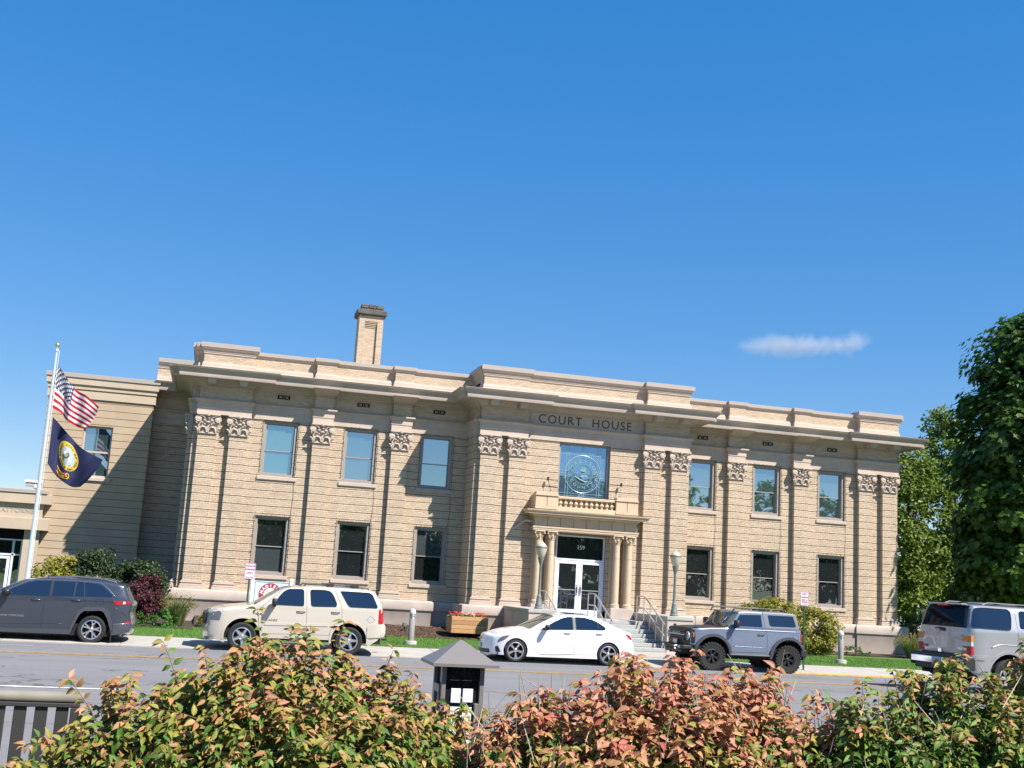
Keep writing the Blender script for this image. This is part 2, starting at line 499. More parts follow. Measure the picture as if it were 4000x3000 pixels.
def stripe(name, x0, x1, y, w, m):
    mb = MB(); n = max(2, int((x1 - x0) / 4))
    for i in range(n):
        a, b = x0 + (x1 - x0) * i / n, x0 + (x1 - x0) * (i + 1) / n
        ys = [y - w / 2, y, y + w / 2]
        mb.add([(xx, yy, road_z(yy) + .005) for yy in ys for xx in (a, b)], [(0, 1, 3, 2), (2, 3, 5, 4)])
    return struct(mb.build(name, m))
stripe('yellow_centre_line', -60, 60, -20.1, .12, M['yellow'])
stripe('yellow_centre_line', -60, 60, -20.4, .12, M['yellow'])
for x0 in (-45, -33, -21.0, 15, 27, 39): stripe('white_lane_line', x0, x0 + 3.6, -16.8, .12, M['whiteline'])
for x0 in (-30, -17.9, 6): stripe('white_lane_line', x0, x0 + 3, -27.0, .12, M['whiteline'])

# lawn between the concrete and the building
def lawn_z(x, y):
    t = min(1, max(0, (y + 8.1) / 5))
    return 0.14 + 0.04 * t
struct(sheet('lawn', list(np.linspace(-60, 60, 41)), [-8.1, -7, -6, -5, -4, -3, -2, 0, 20, 60], lawn_z, M['grass']))
def in_walk(x, y): return abs(x - 0.0) < 2.9 and y < -5.3
mb = MB(); mb.box(-2.9, 2.9, -8.1, -5.3, -.2, .185)
struct(mb.build('front_walk', M['apron']))
# mulch mound in front of the left half
def mulch_z(x, y):
    t = min(1, max(0, (y + 3.1) / 2.6))
    return 0.175 + 0.30 * t ** 0.8
struct(sheet('mulch_bed', list(np.linspace(-14.2, -3.0, 24)), list(np.linspace(-3.15, -.02, 10)), mulch_z, M['soil']))
struct(sheet('mulch_bed', list(np.linspace(3.3, 16.5, 24)), list(np.linspace(-1.6, -.02, 6)), lambda x, y: .20 + .05 * (y + 1.6), M['soil']))
struct(sheet('mulch_bed', list(np.linspace(-21, -14.2, 14)), list(np.linspace(-4.2, 3.4, 6)), lambda x, y: .20 + .02 * (y + 4.2), M['soil']))
mb = MB()
for i in range(5200):
    xx = rnd.uniform(-13.9, -3.1); yy = -3.1 + 3.0 * rnd.random() ** 1.3
    if xx > -4.6 and yy > -1.9: continue
    l, w = rnd.uniform(.03, .085), rnd.uniform(.012, .03)
    a, tl = rnd.uniform(0, pi), rnd.uniform(-.5, .5)
    zz = mulch_z(xx, yy) + .012
    ux, uy, uz = cos(a) * l / 2, sin(a) * l / 2, tl * l / 2
    px, py = -sin(a) * w / 2, cos(a) * w / 2
    c = (xx, yy, zz)
    mb.add([(c[0] - ux - px, c[1] - uy - py, zz - uz), (c[0] + ux - px, c[1] + uy - py, zz + uz), (c[0] + ux + px, c[1] + uy + py, zz + uz + .008), (c[0] - ux + px, c[1] - uy + py, zz - uz + .008), (c[0], c[1], zz + .022)],
           [(0, 1, 4), (1, 2, 4), (2, 3, 4), (3, 0, 4)])
tag(stuff(mb.build('bark_mulch', M['mulch'])), 'brown bark mulch mounded along the foot of the building')
# grass blades
def blades(name, n, region, zf, h=(.03, .07)):
    P = np.zeros((n, 3)); 
    x0, x1, y0, y1 = region
    P[:, 0] = nrng.uniform(x0, x1, n); P[:, 1] = nrng.uniform(y0, y1, n)
    P = P[~((np.abs(P[:, 0]) < 2.95) & (P[:, 1] > -8.2) & (P[:, 1] < -1))]
    n = len(P)
    P[:, 2] = [zf(a, b) for a, b in P[:, :2]]
    a = nrng.uniform(0, 2 * pi, n); hh = nrng.uniform(*h, n); w = nrng.uniform(.004, .009, n)
    lean = nrng.uniform(0, .6, n) * hh; la = nrng.uniform(0, 2 * pi, n)
    V = np.zeros((n, 3, 3))
    V[:, 0] = P; V[:, 0, 0] -= np.cos(a) * w; V[:, 0, 1] -= np.sin(a) * w
    V[:, 1] = P; V[:, 1, 0] += np.cos(a) * w; V[:, 1, 1] += np.sin(a) * w
    V[:, 2] = P; V[:, 2, 0] += np.cos(la) * lean; V[:, 2, 1] += np.sin(la) * lean; V[:, 2, 2] += hh
    me = bpy.data.meshes.new(name)
    me.vertices.add(3 * n); me.vertices.foreach_set('co', V.ravel())
    me.loops.add(3 * n); me.loops.foreach_set('vertex_index', np.arange(3 * n))
    me.polygons.add(n); me.polygons.foreach_set('loop_start', np.arange(0, 3 * n, 3))
    me.polygons.foreach_set('use_smooth', np.zeros(n, bool)); me.update(calc_edges=True)
    return stuff(link(name, me, M['blade']))
tag(blades('grass', 90000, (-20, 16.5, -8.08, -2.9), lawn_z), 'short mown green lawn beside the pavement')

# ------------------------------------------------------------------ court house
court = thing('court_house', 'two storey cream brick court house with pilasters, cornice and COURT HOUSE lettering', 'building')

BRICKS = []          # (origin, u, n, length, height)
def brick_course(org, u, n, s0, s1, z, h, off, L=0.205, J=0.011):
    """lay one course from s0 to s1 along u"""
    s = s0 - (L + J) * off
    while s < s1 - 0.012:
        a, b = max(s, s0), min(s + L, s1)
        if b - a > 0.02: BRICKS.append((org[0] + u[0] * a, org[1] + u[1] * a, z, u, n, b - a, h))
        s += L + J
def cut(s0, s1, z0, z1, ops):
    iv = [(s0, s1)]
    for (a, b, c, d) in ops:
        if d <= z0 + .01 or c >= z1 - .01: continue
        nv = []
        for (p, q) in iv:
            if b <= p or a >= q: nv.append((p, q)); continue
            if a > p: nv.append((p, a))
            if b < q: nv.append((b, q))
        iv = nv
    return iv
MD = .007
GD = .034
BAND, GRV, CH = 0.29, 0.020, 0.064
def brick_face(mb, org, u, n, s0, s1, z0, z1, ops=(), banded=True, phase=1.43):
    """mortar strips + bricks on a vertical face; org (x,y) at s=0; ops = (s0,s1,z0,z1) holes"""
    def P(s, z, d): return (org[0] + u[0] * s - n[0] * d, org[1] + u[1] * s - n[1] * d, z)
    # ground of the grooves
    mb.cur = 1
    zs = sorted({z0, z1} | {min(max(v, z0), z1) for o in ops for v in o[2:]})
    for a, b in zip(zs[:-1], zs[1:]):
        for p, q in cut(s0, s1, a, b, ops): mb.quad(P(p, a, GD), P(q, a, GD), P(q, b, GD), P(p, b, GD))
    mb.cur = 0
    k = int(math.floor((z0 - phase) / BAND)) if banded else 0
    z = phase + k * BAND if banded else z0
    step = BAND if banded else CH
    while z < z1 - .01:
        lo, hi = max(z, z0), min(z + (BAND - GRV if banded else z1 - z0), z1)
        if hi - lo > .02:
            for a, b in zip(*(lambda e: (e[:-1], e[1:]))(sorted({lo, hi} | {v for o in ops for v in o[2:] if lo < v < hi}))):
                for p, q in cut(s0, s1, a, b, ops):
                    mb.quad(P(p, a, MD), P(q, a, MD), P(q, b, MD), P(p, b, MD))
                    mb.quad(P(p, a, GD), P(q, a, GD), P(q, a, MD), P(p, a, MD))
                    mb.quad(P(p, b, MD), P(q, b, MD), P(q, b, GD), P(p, b, GD))
        nco = 4 if banded else int(round((z1 - z0) / CH))
        hc = (BAND - GRV) / 4 if banded else (z1 - z0) / nco
        for c in range(nco):
            a, b = z + c * hc + .004, z + (c + 1) * hc - .004
            a, b = max(a, z0 + .002), min(b, z1 - .002)
            if b - a < .02: continue
            off = ((c + k) % 2) * .5 + rnd.uniform(-.03, .03)
            for p, q in cut(s0, s1, a, b, ops): brick_course(org, u, n, p + .002, q - .002, a, b - a, off)
        k += 1
        if not banded: break
        z += step

WX = [(5.03, 6.30), (8.045, 9.313), (11.11, 12.39)]
ZU, ZD = (5.743, 7.846), (2.057, 4.241)
def front_ops(x0):
    o = []
    for a, b in WX:
        for s in (1, -1):
            lo, hi = (a, b) if s > 0 else (-b, -a)
            for z in (ZU, ZD): o.append((lo - x0, hi - x0, z[0], z[1]))
    return o
ZB, ZT = 1.42, 7.90
F = (0, -1)          # front normal
wall = MB()
for x0, x1 in ((-14.98, -4.45), (4.45, 14.98)):
    brick_face(wall, (x0, 0), (1, 0), F, 0, x1 - x0, ZB, ZT, [o for o in front_ops(x0) if o[0] > -1 and o[1] < x1 - x0 + 1])
    wall.cur = 0
    for (a, b, c, d) in [o for o in front_ops(x0) if o[0] > -1 and o[1] < x1 - x0 + 1]:
        a += x0; b += x0
        wall.quad((a, .011, c), (a, .011, d), (a, .30, d), (a, .30, c)); wall.quad((b, .011, c), (b, .30, c), (b, .30, d), (b, .011, d))
        wall.quad((a, .011, d), (b, .011, d), (b, .30, d), (a, .30, d)); wall.quad((a, .011, c), (a, .30, c), (b, .30, c), (b, .011, c))
# pavilion front and returns
brick_face(wall, (-4.45, -1.5), (1, 0), F, 0, 8.9, ZB, ZT, [(4.45 - 1.06, 4.45 + 1.06, 5.2, 7.87), (4.45 - 1.02, 4.45 + 1.02, 1.0, 4.28)])
brick_face(wall, (-4.45, 0), (0, -1), (-1, 0), .0, 1.5, ZB, ZT)
brick_face(wall, (4.45, -1.5), (0, 1), (1, 0), 0, 1.5, ZB, ZT)
# left flank steps and the rear part that shows past the corner
for (p, q) in (((-16.72, 4.2), (-14.95, 4.2)), ((-14.98, 4.2), (-14.98, 0))):
    d = math.hypot(q[0] - p[0], q[1] - p[1]); u = ((q[0] - p[0]) / d, (q[1] - p[1]) / d)
    brick_face(wall, p, u, (u[1], -u[0]), 0, d, .2, ZT)
brick_face(wall, (14.98, 0), (0, 1), (1, 0), 0, 3.5, ZB, ZT)
# friezes, plain bond
ENT = [(-16.70, 4.2), (-15.12, 4.2), (-15.12, .12), (-14.98, .12), (-14.98, -.02), (-14.86, -.02), (-14.86, -.2), (-12.92, -.2), (-12.92, 0),
       (-10.56, 0), (-10.56, -.2), (-9.84, -.2), (-9.84, 0), (-7.52, 0), (-7.52, -.2), (-6.79, -.2), (-6.79, 0),
       (-4.45, 0), (-4.45, -1.5), (-4.31, -1.5), (-4.31, -1.7), (-2.45, -1.7), (-2.45, -1.5)]
ENT = ENT + [(-x, y) for (x, y) in ENT[::-1]]
def no_single(path): return [p for p in path if not (6.7 < abs(p[0]) < 10.7)]
for p, q in zip(ENT[:-1], ENT[1:]):
    d = math.hypot(q[0] - p[0], q[1] - p[1]); u = ((q[0] - p[0]) / d, (q[1] - p[1]) / d)
    if p == (-2.45, -1.5): continue
    brick_face(wall, p, u, (u[1], -u[0]), 0, d, 8.44, 8.95, banded=False)
wall.build('wall', [M['mortar'], M['groove']], court)
core = MB()  # hidden dark boxes filling the building, added to block light
core.box(-14.9, 14.9, .32, 16, 0, 9.9); core.box(-4.39, 4.39, -1.2, .33, 0, 9.9); core.box(-16.70, -14.8, 4.26, 16, 0, 9.9)
core.build('core', M['dark'], court)
mb = MB(); mb.box(-14.8, 14.8, .2, 15.9, 9.9, 10.0); mb.build('roof', M['coping'], court)

# ---- pilasters with base and capital
def capital_mesh():
    m = MB()
    w = .33
    m.bbox(-w - .035, w + .035, -.055, .15, 0, .045, .015)                      # astragal
    # bell, flaring upwards
    n = 6
    for i in range(n):
        t0, t1 = i / n, (i + 1) / n
        f = lambda t: (w + .01 + .05 * t ** 2, -.02 - .05 * t ** 2, .045 + .60 * t)
        a, b = f(t0), f(t1)
        m.add([(-a[0], a[1], a[2]), (a[0], a[1], a[2]), (b[0], b[1], b[2]), (-b[0], b[1], b[2]), (-a[0], .15, a[2]), (a[0], .15, a[2]), (b[0], .15, b[2]), (-b[0], .15, b[2])],
              [(0, 1, 2, 3), (1, 5, 6, 2), (4, 0, 3, 7)])
    # abacus with a rosette
    m.bbox(-w - .10, w + .10, -.17, .15, .685, .735, .015)
    m.bbox(-w - .06, w + .06, -.13, .15, .645, .690, .012)
    m.lathe([(.0, -.06), (.05, -.055), (.06, -.02), (.03, .0)], (0, -.14, .70), 10, 'y')
    # corner volutes: scroll tube round a boss
    for s in (-1, 1):
        c = (s * (w + .015), -.10, .53)
        pts = [(c[0] + s * r * cos(a), c[1] - .012 * (1 - r / .14), c[2] + r * sin(a)) for r, a in [(.135 - .10 * k / 22, pi * .62 - 2 * pi * 1.35 * k / 22) for k in range(23)]]
        m.tube(pts, [.030 - .012 * k / 22 for k in range(23)], 6)
        m.lathe([(.105, .05), (.105, -.015), (.04, -.03), (0, -.035)], c, 12, 'y', cap=False)
        m.tube([(c[0] - s * .02, -.12, .655), (c[0] - s * .13, -.115, .64), (c[0] - s * .22, -.10, .58), (c[0] - s * .26, -.09, .52)], [.028, .026, .024, .015], 6)
        m.tube([(s * (w + .05), -.06, .37), (s * (w + .10), -.09, .38), (s * (w + .09), -.12, .41)], [.03, .035, .02], 6)
        m.tube([(s * (w - .01), -.03, .05), (s * (w + .045), -.05, .15), (s * (w + .09), -.09, .21), (s * (w + .13), -.11, .20)], [.035, .04, .035, .015], 6)
    def egg(x, z, rx, rz, d):
        vs, fs = [], []
        for i in range(5):
            th = pi / 2 * i / 4
            for k in range(10):
                a = 2 * pi * k / 10
                vs.append((x + rx * cos(th) * cos(a), -.05 - d * sin(th), z + rz * cos(th) * sin(a)))
        for i in range(4):
            for k in range(10): fs.append((i * 10 + k, i * 10 + (k + 1) % 10, (i + 1) * 10 + (k + 1) % 10, (i + 1) * 10 + k))
        m.add(vs, fs)
    for x, z, rx, rz, d in ((-.125, .50, .07, .065, .07), (.125, .50, .07, .065, .07), (0, .43, .095, .045, .08), (-.21, .40, .05, .03, .06), (.21, .40, .05, .03, .06), (-.12, .35, .035, .04, .06), (.12, .35, .035, .04, .06), (0, .575, .10, .03, .09)): egg(x, z, rx, rz, d)
    # two acanthus arches
    for x in (-.165, .165):
        pts = [(x + .13 * cos(a), -.065, .055 + .20 * sin(a)) for a in [pi * k / 12 for k in range(13)]]
        m.tube(pts, [.022 + .012 * sin(pi * k / 12) for k in range(13)], 6)
        egg(x, .235, .085, .035, .09)
    m.tube([(0, -.06, .05), (0, -.075, .2), (0, -.09, .27)], [.022, .026, .012], 6)
    me = m.mesh('capital'); me.materials.append(M['stone'])
    me.polygons.foreach_set('use_smooth', [True] * len(me.polygons)); me.set_sharp_from_angle(angle=radians(40))
    return me
CAPITAL = capital_mesh()
def base_mesh():
    m = MB(); w = .33
    for (d, z0, z1, b) in ((.10, 0, .10, .01), (.085, .10, .155, .025), (.05, .155, .20, .01), (.07, .20, .255, .025), (.03, .255, .30, .012)):
        m.bbox(-w - d, w + d, -d, .15, z0, z1, b)
    me = m.mesh('base'); me.materials.append(M['stone']); return me
BASE = base_mesh()
PIL = []
for c in (-14.45, -13.30, -10.20, -7.155, 7.155, 10.20, 13.30, 14.45): PIL.append((c, -.2))
for c in (-3.94, -2.795, 2.795, 3.94): PIL.append((c, -1.7))
def pilaster(c, y, side=None):
    mb = MB(); w = .33
    z0, z1 = ZB + .30, 7.12
    if side is None:
        brick_face(mb, (c - w, y), (1, 0), F, 0, 2 * w, z0, z1)
        brick_face(mb, (c - w, y + .2), (0, -1), (-1, 0), 0, .2, z0, z1)
        brick_face(mb, (c + w, y), (0, 1), (1, 0), 0, .2, z0, z1)
    else:
        brick_face(mb, (side, c + w), (0, -1), (-1, 0), 0, 2 * w, z0, z1)
        brick_face(mb, (side, c - w), (1, 0), F, 0, .17, z0, z1)
        brick_face(mb, (side + .17, c + w), (-1, 0), (0, 1), 0, .17, z0, z1)
    p = mb.build('pilaster', [M['mortar'], M['groove']], court)
    for nm, me, z in (('base', BASE, ZB), ('capital', CAPITAL, 7.12)):
        o = bpy.data.objects.new(nm, me); COL.objects.link(o); o.parent = p
        if side is None: o.location = (c, y, z)
        else: o.location = (side, c, z); o.rotation_euler = (0, 0, -pi / 2)
    return p
for c, y in PIL: pilaster(c, y)
pilaster(.55, 0, side=-15.15)
pilaster(3.2, 0, side=-15.15)

# ---- architrave, frieze panel, cornice
mb = MB()
mb.sweep(ENT, [(0, 7.86), (.035, 7.875), (.035, 8.10), (.055, 8.115), (.055, 8.31), (.075, 8.325), (.085, 8.36), (.14, 8.385), (.14, 8.43), (.10, 8.445), (0, 8.45)])
mb.build('architrave', M['stone'], court)
mb = MB(); COR = no_single(ENT)
mb.sweep(COR, [(0, 8.93), (.05, 8.945), (.05, 9.0), (.09, 9.02), (.14, 9.07), (.24, 9.115), (.36, 9.135), (.36, 9.16), (.70, 9.165), (.71, 9.14), (.77, 9.14), (.785, 9.19), (.785, 9.33), (.805, 9.345), (.815, 9.37), (.87, 9.40), (.91, 9.45), (.91, 9.485), (.88, 9.495), (.3, 9.56), (0, 9.565)])
mb.build('cornice', M['trim'], court, angle=25)
mb = MB(); mb.sweep(COR, [(.895, 9.486), (.93, 9.487), (.93, 9.502), (.0, 9.574), (-.05, 9.574)])
mb.build('cornice_flashing', M['coping'], court)
for c, y in PIL:
    if 6.7 < abs(c) < 10.7:
        mb = MB()
        for i, (za, zb, da, db, wa, wb) in enumerate(((8.90, 8.945, .05, .05, .355, .355), (8.945, 9.06, .14, .46, .38, .45), (9.06, 9.155, .50, .72, .46, .51))):
            mb.add([(c - wa, y - da, za), (c + wa, y - da, za), (c + wa, y + .2, za), (c - wa, y + .2, za), (c - wb, y - db, zb), (c + wb, y - db, zb), (c + wb, y + .2, zb), (c - wb, y + .2, zb)],
                   [(0, 3, 2, 1), (4, 5, 6, 7), (0, 1, 5, 4), (1, 2, 6, 5), (2, 3, 7, 6), (3, 0, 4, 7)])
        mb.build('cornice_bracket', M['trim'], court)
    else:
        mb = MB(); w1, w2 = .17, .135
        yf, yb = y - .66, y - .1
        mb.add([(c - w2, yf + .05, 8.97), (c + w2, yf + .05, 8.97), (c + w2, yb, 8.97), (c - w2, yb, 8.97), (c - w1, yf, 9.17), (c + w1, yf, 9.17), (c + w1, yb, 9.17), (c - w1, yb, 9.17)],
               [(0, 3, 2, 1), (4, 5, 6, 7), (0, 1, 5, 4), (1, 2, 6, 5), (2, 3, 7, 6), (3, 0, 4, 7)])
        mb.build('modillion', M['trim'], court)
mb = MB(); mb.box(-2.44, 2.44, -1.515, -1.2, 8.452, 8.94)
pan = mb.build('name_panel', M['stone'], court)
mb = MB()
for word, wx in (('COURT', -1.10), ('HOUSE', 1.06)):
    mb = MB(); add_text(mb, word, facing(wx, -1.516, 8.70), .48, .008, spacing=1.16, bold=-.002)
    mb.build('lettering', M['letter'], pan)
for s in (-1, 1):
    mb = MB(); mb.lathe([(.10, 0), (.10, -.02), (.075, -.02), (.07, -.008), (.0, -.008)], (s * 2.22, -1.515, 8.69), 20, 'y'); mb.build('roundel', M['stone'], pan)
for a, b in WX:
    for s in (-1, 1):
        c = s * (a + b) / 2
        v = MB(); 
        for (x0, x1, z0, z1) in ((-.27, .27, .085, .11), (-.27, .27, -.11, -.085), (-.27, -.245, -.085, .085), (.245, .27, -.085, .085)): v.box(c + x0, c + x1, -.025, .02, 8.79 + z0, 8.79 + z1)
        vo = v.build('vent', M['stone'], court)
        v = MB(); v.box(c - .24, c + .24, -.004, .02, 8.705, 8.875); v.build('vent_opening', M['dark'], vo)
        v = MB()
        for q in (-.12, .12):
            v.lathe([(.035, 0), (.03, -.012), (0, -.016)], (c + q, -.004, 8.79), 8, 'y')
            for k in range(4):
                a_ = pi / 4 + k * pi / 2
                v.tube([(c + q + .03 * cos(a_), -.01, 8.79 + .03 * sin(a_)), (c + q + .09 * cos(a_), -.01, 8.79 + .075 * sin(a_))], .010, 5)
        v.box(c - .006, c + .006, -.014, 0, 8.71, 8.87)
        v.build('vent_grille', M['stone'], vo)

# ---- parapet
TALL = [[(-16.70, 4.2), (-15.12, 4.2), (-15.12, .10), (-14.99, .10), (-14.99, -.06), (-14.84, -.06), (-14.84, -.27), (-12.97, -.27), (-12.97, .25)],
        [(-4.33, 1.6), (-4.33, -1.55), (-4.30, -1.55), (-4.30, -1.7), (-2.49, -1.7), (-2.49, -1.5), (2.49, -1.5), (2.49, -1.7), (4.30, -1.7), (4.30, -1.55), (4.33, -1.55), (4.33, 1.6)]]
TALL.append([(-x, y) for x, y in TALL[0][::-1]])
LOW = [[(-12.97, 0), (-10.60, 0), (-10.60, -.2), (-9.85, -.2), (-9.85, 0), (-7.54, 0), (-7.54, -.2), (-6.79, -.2), (-6.79, 0), (-4.33, 0)]]
LOW.append([(-x, y) for x, y in LOW[0][::-1]])
mc, mp_, mk = MB(), MB(), MB()
for paths, zb, prof, top in ((TALL, 10.16, [(0, 10.15), (.03, 10.16), (.03, 10.20), (.05, 10.22), (.05, 10.31), (.09, 10.33), (.12, 10.37), (.12, 10.385), (0, 10.39)], (10.385, 10.56, .15)),
                             (LOW, 10.22, [(0, 10.21), (.025, 10.22), (.03, 10.25), (.055, 10.275), (.055, 10.29), (0, 10.295)], (10.29, 10.43, .085))):
    for path in paths:
        mc.sweep(path, prof)
        mk.sweep(path, [(top[2] - .03, top[0]), (top[2], top[0]), (top[2], top[1] - .01), (top[2] - .02, top[1]), (-.30, top[1] + .015), (-.30, top[0])])
        mc.sweep(path, [(0, 9.56), (.07, 9.565), (.07, 9.66), (.045, 9.675), (.045, 9.775), (.02, 9.80), (.015, 9.845), (0, 9.85)])
        for p, q in zip(path[:-1], path[1:]):
            d = math.hypot(q[0] - p[0], q[1] - p[1]); u = ((q[0] - p[0]) / d, (q[1] - p[1]) / d)
            brick_face(mp_, p, u, (u[1], -u[0]), 0, d, 9.85, zb, banded=False)
            mp_.cur = 0
            n = (u[1], -u[0])
            A = (p[0] - n[0] * .05, p[1] - n[1] * .05); B_ = (q[0] - n[0] * .05, q[1] - n[1] * .05)
            A2 = (p[0] - n[0] * .30, p[1] - n[1] * .30); B2 = (q[0] - n[0] * .30, q[1] - n[1] * .30)
            mp_.quad((*A2, 9.8), (*A2, 10.4), (*B2, 10.4), (*B2, 9.8))
par = mp_.build('parapet', [M['mortar'], M['mortar']], court)
mc.build('parapet_moulding', M['stone'], par)
mk.build('coping', M['coping'], par)

# ---- chimney
mb = MB(); cy = 6.0; xa, xb = -8.46, -7.38
brick_face(mb, (xa, cy), (1, 0), F, 0, .26, 9.9, 13.5, banded=False)
brick_face(mb, (xb - .26, cy), (1, 0), F, 0, .26, 9.9, 13.5, banded=False)
brick_face(mb, (xa + .26, cy + .10), (1, 0), F, 0, xb - xa - .52, 9.9, 13.5, banded=False)
brick_face(mb, (xa, cy), (1, 0), F, 0, xb - xa, 13.5, 13.76, banded=False)
brick_face(mb, (xa, cy + 1.0), (0, -1), (-1, 0), 0, 1.0, 9.9, 13.76, banded=False)
brick_face(mb, (xb, cy), (0, 1), (1, 0), 0, 1.0, 9.9, 13.76, banded=False)
mb.cur = 0
mb.quad((xb - .26, cy + .01, 9.9), (xb - .26, cy + .11, 9.9), (xb - .26, cy + .11, 13.5), (xb - .26, cy + .01, 13.5))
mb.quad((xa + .26, cy + .01, 9.9), (xa + .26, cy + .01, 13.5), (xa + .26, cy + .11, 13.5), (xa + .26, cy + .11, 9.9))
for i in range(4): mb.box(xa + .27, xb - .27, cy + .02 + .02 * i, cy + .12, 13.44 - .07 * i, 13.495 - .07 * i)
mb.box(xa + .06, xb - .06, cy + .16, cy + .96, 9.9, 13.7)
ch = mb.build('chimney', [M['mortar'], M['mortar']], court)
M['soot'] = mat('sooty_brick', (0.10, 0.09, 0.082), 0.9, var=0.35, nscale=4, bump=0.4, bscale=12)
mb = MB(); mb.bbox(xa - .06, xb + .06, cy - .06, cy + 1.06, 13.76, 13.80, .01); mb.bbox(xa - .13, xb + .13, cy - .13, cy + 1.13, 13.80, 14.02, .02)
mb.bbox(xa + .05, xb - .05, cy + .0, cy + .95, 14.02, 14.10, .02)
for i in range(3): mb.bbox(xa + .04 + i * .345, xa + .365 + i * .345, cy - .02, cy + .35, 14.10 , 14.27 + .02 * (i % 2), .02)
mb.bbox(xa + .06, xb - .06, cy + .36, cy + .9, 14.10, 14.25, .02)
mb.build('chimney_cap', M['soot'], ch)

# ---- plinth
PL = [(-16.72, 4.05), (-15.25, 4.05), (-15.25, -.42), (-12.75, -.42), (-12.75, -.34), (-5.44, -.34), (-5.44, -.10), (-4.66, -.10), (-4.66, -1.98), (-1.95, -1.98)]
mb = MB()
for P_ in (PL, [(-x, y) for x, y in PL[::-1]]):
    mb.sweep(P_, [(-.4, -.3), (-.07, -.3), (-.05, 1.0), (-.03, 1.03), (0, 1.05), (.01, 1.08), (.01, 1.35), (-.01, 1.39), (-.06, 1.42), (-.5, 1.425)])
mb.build('plinth', M['plinth'], court, angle=40)

# ---- windows
def ring(mb, x0, x1, z0, z1, w, y0, y1, wb=None):
    wb = wb or w
    mb.box(x0, x0 + w, y0, y1, z0, z1); mb.box(x1 - w, x1, y0, y1, z0, z1)
    mb.box(x0 + w, x1 - w, y0, y1, z1 - w, z1); mb.box(x0 + w, x1 - w, y0, y1, z0, z0 + wb)
def glass_pane(x0, x1, z0, z1, y, m, parent, tilt=0.0):
    mb = MB(); a = rnd.uniform(-tilt, tilt); b = rnd.uniform(-tilt, tilt)
    mb.add([(x0, y + a, z0), (x1, y - a, z0), (x1, y - a + b, z1), (x0, y + a + b, z1), (x0, y + .02, z0), (x1, y + .02, z0), (x1, y + .02, z1), (x0, y + .02, z1)], [(0, 1, 2, 3), (4, 7, 6, 5)])
    return mb.build('pane', m, parent)
def window(x0, x1, z0, z1, upper):
    fr = MB(); ring(fr, x0 + .005, x1 - .005, z0 + .005, z1 - .005, .098, .07, .30, .11)
    w = fr.build('window', M['frame'], court)
    zm = z0 + (z1 - z0) * (.47 if upper else .49)
    for nm, (a, b, y) in (('upper_sash', (zm - .02, z1 - .10, .19)), ('lower_sash', (z0 + .112, zm + .02, .225))):
        s = MB(); ring(s, x0 + .102, x1 - .102, a, b, .034, y, y + .04); s.build('sash', M['frame'], w)
        glass_pane(x0 + .134, x1 - .134, a + .034, b - .034, y + .015, M[rnd.choice(['gl_up', 'gl_up', 'gl_up3', 'gl_up2'] if upper and x0 < 0 else (['gl_up'] if upper else ['gl_lo', 'gl_lo', 'gl_lo2']))], w, .006)
    s = MB(); s.bbox(x0 - .10, x1 + .10, -.055, .20, z0 - .145, z0 - .002, .012); s.build('sill', M['stone'], w)
    # a string of small dark bulbs clipped round the opening
    st = MB(); pts = [(x0 - .03, -.015, z0 + .1), (x0 - .03, -.015, z1 + .02), (x1 + .04, -.015, z1 + .02), (x1 + .04, -.015, z0 - .05)]
    st.tube(pts, .006, 4)
    for (p, q) in zip(pts[:-1], pts[1:]):
        n = int(max(abs(q[0] - p[0]), abs(q[2] - p[2])) / .16)
        for i in range(n):
            t = (i + .5) / n; a = rnd.uniform(0, 2 * pi)
            c = (p[0] + (q[0] - p[0]) * t, -.02, p[2] + (q[2] - p[2]) * t)
            st.tube([c, (c[0] + .05 * cos(a), -.05, c[2] + .05 * sin(a))], [.011, .006], 5)
    st.build('light_string', M['letter'], w)
    return w
for a, b in WX:
    for s in (-1, 1):
        lo, hi = (a, b) if s > 0 else (-b, -a)
        window(lo, hi, *ZU, True); window(lo, hi, *ZD, False)
        if s * a > -20:
            mb = MB(); xc = hi + .02
            mb.tube([(xc, -.02, ZU[0] - .15), (xc + .03, -.02, 5.0), (xc - .02, -.02, ZD[1] + .02)], .006, 4); mb.build('cable', M['letter'], court)

# leaded window over the porch
y = -1.30
mb = MB(); ring(mb, -1.055, 1.055, 5.25, 7.865, .075, -1.40, -1.24)
lw = mb.build('seal_window', M['frame'], court)
mb = MB(); mb.quad((-1.06, -1.489, 5.2), (-1.06, -1.489, 7.87), (-1.06, -1.2, 7.87), (-1.06, -1.2, 5.2)); mb.quad((1.06, -1.489, 5.2), (1.06, -1.2, 5.2), (1.06, -1.2, 7.87), (1.06, -1.489, 7.87)); mb.quad((-1.06, -1.489, 7.87), (1.06, -1.489, 7.87), (1.06, -1.2, 7.87), (-1.06, -1.2, 7.87))
mb.build('reveal', M['mortar'], lw)
M['gl_seal'] = glass_mat('seal_window_glass', (0.055, 0.11, 0.17), 0.42, (0.7, 0.85, 1.0), wob=0.01)
glass_pane(-.98, .98, 5.32, 7.79, y, M['gl_seal'], lw)
M['came'] = mat('bright_came', (0.36, 0.50, 0.58), 0.3, metal=0.3)
M['etch'] = mat('etched_glass', (0.15, 0.28, 0.33), 0.5)
mb = MB(); g = y - .006
def vline(x_, z0, z1): mb.box(x_ - .006, x_ + .006, g - .006, g, z0, z1)
def hline(z_, x0, x1): mb.box(x0, x1, g - .007, g - .001, z_ - .006, z_ + .006)
for x_ in (-.70, -.60, .60, .70): vline(x_, 5.32, 7.79)
for x_ in (-.07, 0, .07): vline(x_, 7.44, 7.79); vline(x_, 5.32, 5.98)
for z_ in (5.80, 5.90, 7.44, 7.54): hline(z_, -.98, .98)
